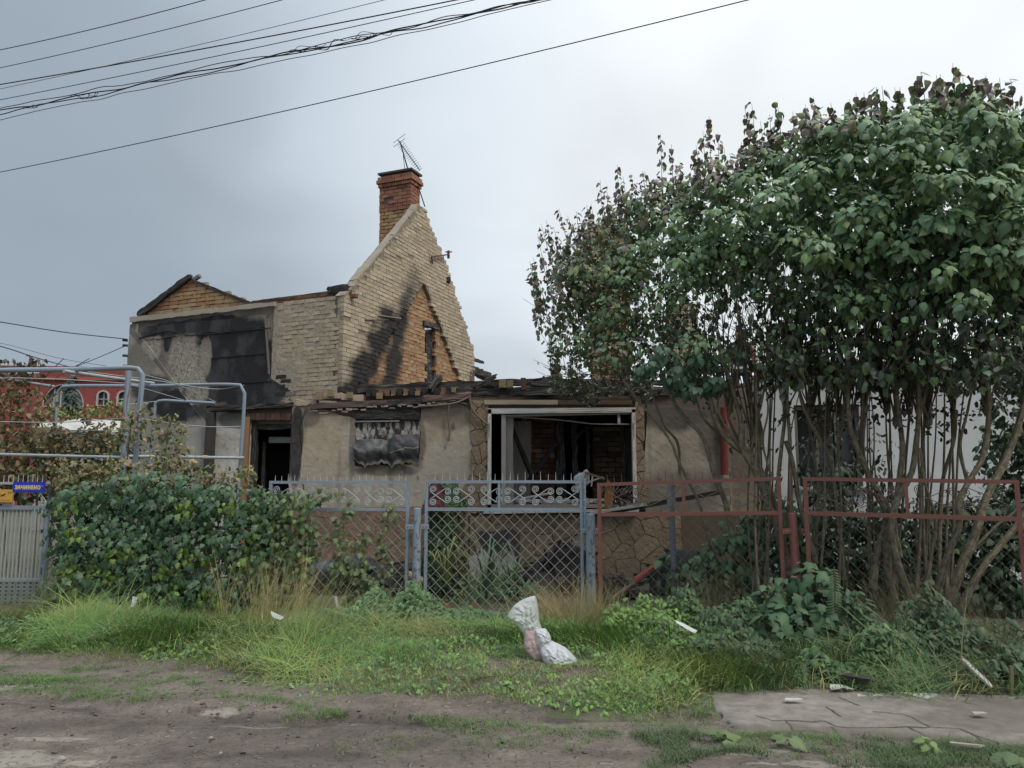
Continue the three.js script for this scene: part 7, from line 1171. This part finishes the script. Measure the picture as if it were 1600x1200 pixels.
// fallen gutter bar across the sill and the plank under the red panel
{
  single('fallen_bar', bar(at(925, 805, 11.6), at(1130, 768, 11.9), 0.05, 0.07, 4), std({ color: rgb(0.02, 0.02, 0.02), roughness: 0.6 }), 'long black bar fallen slantwise below the window, behind the red panel', 'bar');
  single('white_strip', bar(at(922, 802, 11.55), at(1010, 788, 11.65), 0.04, 0.04, 2), tone(0.6, 0.6, 0.58), 'white strip lying on top of the fallen black bar', 'strip');
  const pl1 = thing('red_plank', 'broken rust-red plank leaning behind the first rust-red panel', 'plank', at(1000, 920, 9.7).toArray()); const o = at(1000, 920, 9.7);
  part('board', charred(at(958, 935, 9.7).sub(o), at(1046, 872, 9.9).sub(o), 0.1, 0.03, 3), tone(0.2, 0.13, 0.09), pl1); part('red_face', charred(at(992, 906, 9.62).sub(o), at(1034, 876, 9.78).sub(o), 0.11, 0.03, 4), tone(0.33, 0.075, 0.05), pl1);
  single('cardboard', rough(slab(ragged([[-0.06, -0.2], [0.05, -0.2], [0.1, 0.1], [0.02, 0.26], [-0.05, 0.2]], 0.05, 0.015, 3), 0.02, 0), 0.01, 7).translate(...at(950, 778, 11.8).toArray()), tone(0.42, 0.19, 0.06), 'orange-brown splinter of board standing on the sill behind the red panel', 'board');
  const fr = thing('broken_frame', 'broken white frame with a grey rag on the fence end before the window', 'frame', at(915, 765, 11.3).toArray()), fo = at(915, 765, 11.3), lw = tone(0.6, 0.6, 0.57);
  part('bar', bar(at(902, 770, 11.3).sub(fo), at(913, 738, 11.3).sub(fo), 0.05, 0.03), lw, fr); part('bar', bar(at(913, 738, 11.3).sub(fo), at(945, 748, 11.3).sub(fo), 0.025, 0.03), tone(0.3, 0.17, 0.12), fr); part('bar', bar(at(915, 755, 11.3).sub(fo), at(942, 745, 11.3).sub(fo), 0.022, 0.02), lw, fr); part('bar', bar(at(924, 760, 11.3).sub(fo), at(926, 742, 11.3).sub(fo), 0.02, 0.02), lw, fr); part('rag', rough(new THREE.SphereGeometry(0.13, 14, 10), 0.05, 9, 4).scale(0.9, 1.1, 0.6).translate(...at(909, 750, 11.4).sub(fo).toArray()), tone(0.42, 0.43, 0.44), fr);
  const tw = rng(15), th = thing('dry_vines', 'tangle of dry brown vines hanging in the corner of the window', 'vine', at(968, 770, 12.1).toArray()), to = at(968, 770, 12.1); for (let i = 0; i < 26; i++) { const x = 940 + tw() * 52; part('stem', tube([at(x, 758 + tw() * 8, 12.1), at(x + (tw() - 0.5) * 22, 772, 12.0), at(x + (tw() - 0.5) * 26, 782, 12.1), at(x + (tw() - 0.5) * 18, 796, 12.05)].map((p) => p.sub(to)), 0.009, 12, 4), tone(0.13, 0.1, 0.085), th); }
}
// charred rubble along the foot of the house
{
  const heap = (label, spots, n, seed, pale) => {
    const r = rng(seed), c = at(...spots[0]), t = thing('rubble_heap', label, 'rubble', [c.x, 0, c.z]), bits = [], r0 = V(c.x, 0, c.z);
    for (const [px, py, D, rp, h] of spots) { const p = at(px, py, D), R = rp / FOCAL * D; const g = rough(new THREE.SphereGeometry(1, 28, 14, 0, 6.2832, 0, 1.57).scale(R, h, R * 0.7).translate(p.x - r0.x, 0, p.z - r0.z), 0.07, 5, seed); part('soot_pile', g, M.soot, t);
      for (let i = 0; i < n; i++) { const a = r() * 6.283, k = Math.sqrt(r()), x = p.x - r0.x + Math.cos(a) * R * k, z = p.z - r0.z + Math.sin(a) * R * 0.7 * k, y = h * Math.sqrt(1 - k * k * 0.9) * (0.7 + 0.4 * r()), d = rdir(r), L = 0.1 + r() * 0.3; if (i % 3) part('charred_piece', charred(V(x - d.x * L, y - d.y * L * 0.4, z - d.z * L), V(x + d.x * L, y + d.y * L * 0.4, z + d.z * L), 0.03 + r() * 0.05, 0.02 + r() * 0.04, i + seed), M.char, t); else part('broken_piece', rough(new THREE.BoxGeometry(0.06 + r() * 0.16, 0.03 + r() * 0.07, 0.05 + r() * 0.1, 2, 2, 2), 0.015, 12, i).rotateY(r() * 6).rotateZ((r() - 0.5) * 1.4).translate(x, y, z), pick(r, pale), t); } }
    return t;
  };
  const grey = [tone(0.12, 0.11, 0.1), tone(0.2, 0.15, 0.11), tone(0.3, 0.27, 0.24), tone(0.06, 0.06, 0.065)];
  heap('low black rubble heap behind the ivy-grown blue panel', [[560, 930, 11.4, 90, 0.5], [500, 920, 11.2, 50, 0.45], [625, 930, 11, 50, 0.35]], 26, 3, grey); heap('tall charred rubble heap behind the right half of the second blue panel', [[885, 930, 11.2, 60, 0.75], [835, 935, 11, 55, 0.4]], 26, 5, grey); heap('grey-brown rubble behind the left end of the rust-red panel', [[950, 930, 10.6, 50, 0.35]], 24, 7, [tone(0.2, 0.15, 0.11), tone(0.28, 0.24, 0.2), tone(0.1, 0.08, 0.07)]);
  heap('dark burnt timber stack in the shade behind the slim grey pole', [[1075, 930, 11.0, 60, 0.7]], 24, 9, grey);
  single('bundled_sheet', rough(new THREE.SphereGeometry(0.34, 30, 18).scale(1.5, 0.5, 0.6), 0.08, 5, 3).translate(...at(525, 893, 11).toArray()), std({ color: rgb(0.03, 0.04, 0.05), roughness: 0.35 }), 'crumpled dark blue-black sheet on the rubble behind the ivy-grown panel', 'sheet');
  single('split_log', rough(new THREE.CylinderGeometry(0.055, 0.05, 0.22, 14, 2).rotateZ(1.2).rotateY(0.5), 0.008, 9).translate(...at(647, 903, 9.95).toArray()), tone(0.5, 0.36, 0.2), 'pale split log behind the round post between the blue panels', 'log');
  for (const [px, py, w, h, c, l] of [[692, 958, 0.13, 0.12, [0.26, 0.12, 0.06], 'brown curved tile fragment at the foot of the second blue panel'], [715, 962, 0.14, 0.06, [0.5, 0.47, 0.42], 'pale flat shard beside the brown tile fragment'], [740, 955, 0.07, 0.13, [0.28, 0.17, 0.1], 'upright brown shard behind the wire at its foot']]) single('shard', rough(slab(ragged([[-w, -h / 2], [w, -h], [w * 0.8, h * 0.6], [0, h], [-w * 0.7, h * 0.5]], 0.04, 0.01, px), 0.03, 0), 0.015, 8).translate(...at(px, py, 9.55).toArray()), tone(...c), l, 'shard');
}
// a person standing behind the coping of the white building, seen through the branches
{
  const f = at(1157, 562, 15.6), t = thing('person', 'person in black vest with bare orange-toned arm standing behind the white coping', 'person', [f.x, 0, f.z], -0.35), H = at(1157, 515, 15.6).y, S = 1.72, b0 = H - S;
  // skeleton in metres above the feet, facing +z
  const bones = [[[0, 0.92, 0], [0, 1.2, 0.01], 0.15, 0.16], [[0, 1.2, 0.01], [0, 1.4, 0], 0.165, 0.12], [[-0.12, 1.38, 0], [0.12, 1.38, 0], 0.085, 0.085], [[0, 1.4, 0], [0, 1.52, 0.02], 0.056, 0.052], [[0, 1.6, 0.03], [0, 1.64, 0.02], 0.09, 0.092], [[-0.1, 0.92, 0], [-0.11, 0.5, 0.02], 0.095, 0.065], [[-0.11, 0.5, 0.02], [-0.11, 0.08, -0.01], 0.062, 0.042], [[0.1, 0.92, 0], [0.11, 0.5, 0.02], 0.095, 0.065], [[0.11, 0.5, 0.02], [0.11, 0.08, -0.01], 0.062, 0.042], [[-0.11, 0.05, 0], [-0.12, 0.04, 0.17], 0.045, 0.035], [[0.11, 0.05, 0], [0.12, 0.04, 0.17], 0.045, 0.035], [[0.2, 1.38, 0], [0.27, 1.12, 0.03], 0.056, 0.045], [[0.27, 1.12, 0.03], [0.31, 0.9, 0.12], 0.042, 0.031], [[-0.2, 1.38, 0], [-0.26, 1.12, 0], 0.056, 0.045], [[-0.26, 1.12, 0], [-0.2, 0.95, 0.18], 0.042, 0.031], [[0.31, 0.9, 0.12], [0.32, 0.83, 0.15], 0.034, 0.026], [[-0.2, 0.95, 0.18], [-0.15, 0.92, 0.24], 0.034, 0.026], [[0, 1.585, 0.1], [0, 1.57, 0.125], 0.014, 0.012]];
  for (let k = 0; k < 4; k++) { bones.push([[0.3 + k * 0.014, 0.83, 0.13 + k * 0.012], [0.305 + k * 0.014, 0.75 - (k === 1 ? 0.01 : 0), 0.16 + k * 0.01], 0.009, 0.008]); bones.push([[-0.15, 0.9 + k * 0.017, 0.25], [-0.11, 0.9 + k * 0.017, 0.3], 0.009, 0.008]); }
  bones.push([[0.3, 0.87, 0.15], [0.28, 0.82, 0.19], 0.01, 0.009], [[-0.17, 0.95, 0.24], [-0.14, 0.98, 0.27], 0.01, 0.009]);
  const N = 104, mc = new MarchingCubes(N, new THREE.MeshBasicMaterial(), false, false, 400000); mc.isolation = 0;
  const half = 0.92, cy = 0.88;
  for (let z = 0; z < N; z++) for (let y = 0; y < N; y++) for (let x = 0; x < N; x++) {
    const P = [((x - N / 2) / (N / 2)) * half, ((y - N / 2) / (N / 2)) * half + cy, ((z - N / 2) / (N / 2)) * half]; let acc = 0;
    for (const [a, b, ra, rb] of bones) { const dx = b[0] - a[0], dy = b[1] - a[1], dz = b[2] - a[2], u = clamp(((P[0] - a[0]) * dx + (P[1] - a[1]) * dy + (P[2] - a[2]) * dz) / (dx * dx + dy * dy + dz * dz)), d = Math.hypot(P[0] - a[0] - dx * u, P[1] - a[1] - dy * u, P[2] - a[2] - dz * u) - lerp(ra, rb, u); if (d < 0.25) acc += Math.exp(-d * 60); }
    mc.field[x + y * N + z * N * N] = acc > 0 ? Math.log(acc) / 60 : -0.3;
  }
  mc.update();
  const cnt = mc.count, pos = [], col = []; for (let i = 0; i < cnt; i++) { const x = mc.positionArray[i * 3] * half, y = mc.positionArray[i * 3 + 1] * half + cy, z = mc.positionArray[i * 3 + 2] * half; pos.push(x, y, z); const hair = y > 1.665 || (y > 1.56 && z < -0.01), skin = y > 1.5 || Math.abs(x) > 0.2 && y > 0.7 && y < 1.36; col.push(...(hair ? [0.03, 0.022, 0.018] : skin ? [0.42, 0.19, 0.1] : y < 0.95 ? [0.03, 0.032, 0.04] : [0.014, 0.014, 0.016])); }
  const body = part('body', geom(pos, null, null, null, col), std({ vertexColors: true, roughness: 0.8 }), t); body.geometry.computeVertexNormals(); body.position.y = b0;
  for (const s of [-1, 1]) part('eye', new THREE.SphereGeometry(0.009, 8, 6).translate(s * 0.033, b0 + 1.625, 0.107), M.black, t);
  part('mouth', box(0.045, 0.006, 0.01, 0, b0 + 1.555, 0.105), std({ color: rgb(0.2, 0.06, 0.05) }), t);
  for (const s of [-1, 1]) part('ear', new THREE.SphereGeometry(0.022, 8, 6).scale(0.4, 1.2, 0.8).translate(s * 0.098, b0 + 1.61, 0.02), std({ color: rgb(0.42, 0.19, 0.1) }), t);
  const deck = single('platform', box(2.6, 0.12, 1.6, f.x + 0.3, b0 - 0.06, f.z), tone(0.2, 0.17, 0.14), 'plank platform behind the coping on which the person stands', 'platform');
}
// ---------- overhead lines ----------
{
  const mat = std({ color: rgb(0.03, 0.032, 0.035), roughness: 0.7 });
  const line = (name, label, p0, p1, H, r, group, sag = 0.12) => {
    const a = onY(...p0, H), b = onY(...p1, H), pts = [];
    for (let i = 0; i <= 24; i++) { const t = lerp(-0.7, 1.5, i / 24), p = a.clone().lerp(b, t); p.y -= sag * (1 - Math.pow((t - 0.5) / 0.6, 2) * 0 - 1) + 0; p.y += sag * ((t - 0.5) ** 2 - 0.25); pts.push(p); }
    return single(name, tube(pts, r * 0.75, 90, 5), mat, label, 'cable', group);
  };
  line('overhead_wire', 'topmost thin overhead wire across the upper left sky', [0, 78], [320, 0], 8.6, 0.009);
  line('overhead_wire', 'second thin overhead wire from the top of the sky', [0, 106], [440, 0], 8.3, 0.008);
  line('overhead_wire', 'thin wire that crosses the thicker overhead line near the left edge', [0, 139], [600, 0], 8.1, 0.006);
  line('overhead_wire', 'thicker single overhead line above the cable bundle', [0, 132], [712, 0], 8.0, 0.012);
  line('overhead_wire', 'thin overhead line running just above the twisted cable bundle', [0, 156], [740, 0], 7.8, 0.008);
  line('overhead_wire', 'lowest overhead wire, crossing the whole sky alone', [0, 269], [1168, 0], 6.6, 0.0085, null, 0.25);
  // bundle: several strands lashed together
  const t = thing('cable_bundle', 'bundle of twisted dark telephone cables slung across the upper left sky', 'cable', [0, 0, 0]);
  const strands = [[[0, 169], [832, 0], 0.008], [[0, 174], [842, 0], 0.012], [[0, 177], [848, 0], 0.01], [[0, 186], [868, 0], 0.007]];
  strands.forEach(([p0, p1, r], k) => {
    const a = onY(...p0, 7.6), b = onY(...p1, 7.6), pts = [];
    for (let i = 0; i <= 120; i++) { const q = lerp(-0.6, 1.5, i / 120), p = a.clone().lerp(b, q), w = k === 3 ? sm(0.1, 0.45, q) : 1; p.y += 0.12 * ((q - 0.5) ** 2 - 0.25) + (vnoise(q * 22, k, 9) - 0.5) * 0.05 - (k === 3 ? (1 - w) * 0.0 : 0); if (k < 3) p.y += Math.sin(q * 30 + k * 2.1) * 0.018; pts.push(p); }
    part('strand', tube(pts, r * 0.8, 240, 5), mat, t);
  });
  // loops of slack wire tied to the bundle
  const a = onY(0, 175, 7.6), b = onY(844, 0, 7.6), r = rng(4);
  for (let i = 0; i < 22; i++) { const q = i < 15 ? lerp(0.6, 0.78, r()) : i < 19 ? lerp(0.14, 0.22, r()) : lerp(0.04, 0.1, r()), p = a.clone().lerp(b, q), d = b.clone().sub(a).normalize(), s = 0.06 + r() * 0.12, up = (r() - 0.6) * 0.14; part('slack_loop', tube([p.clone().addScaledVector(d, -s), p.clone().addScaledVector(d, -s * 0.4).add(V(0, up, 0.03)), p.clone().addScaledVector(d, s * 0.5).add(V(0, up * 0.8, -0.02)), p.clone().addScaledVector(d, s)], 0.005, 14, 4), mat, t); }
  // service wires to the house corner
  const wire = (label, pts, r = 0.01) => single('service_wire', tube(pts.map((q) => at(...q)), r, 30, 5), mat, label, 'cable');
  wire('uppermost service wire running to the left corner of the burnt house', [[-60, 494, 15], [0, 503, 15.4], [100, 519, 16.2], [199, 530, 16.95]], 0.011);
  wire('service wire rising from behind the arbour to the house corner', [[116, 574, 20], [160, 556, 18.5], [199, 539, 17]], 0.009);
  wire('long sagging service wire that passes behind the arbour top', [[-60, 528, 14], [0, 541, 14.5], [60, 560, 15.5], [115, 575, 17]], 0.01);
  wire('faint thin service wire between the sagging wire and the red building', [[-40, 530, 22], [0, 536, 22], [90, 559, 21], [180, 574, 19]], 0.006);
  for (const [py, k] of [[532, 0], [540, 1], [556, 2]]) { const p = at(200, py, 16.98); single('insulator', rod(p, p.clone().add(V(-0.1, 0.0, 0.05)), 0.03, 8), mat, ['dark wall insulator, topmost at the house corner', 'dark wall insulator, middle one at the house corner', 'dark wall insulator, lowest at the house corner'][k], 'insulator'); }
}
// ---------- draw ----------
const renderer = new THREE.WebGLRenderer({ antialias: true });
renderer.setSize(1024, 768);
renderer.toneMapping = THREE.LinearToneMapping;
renderer.toneMappingExposure = EXPOSURE;
renderer.shadowMap.enabled = true;
renderer.render(scene, camera);
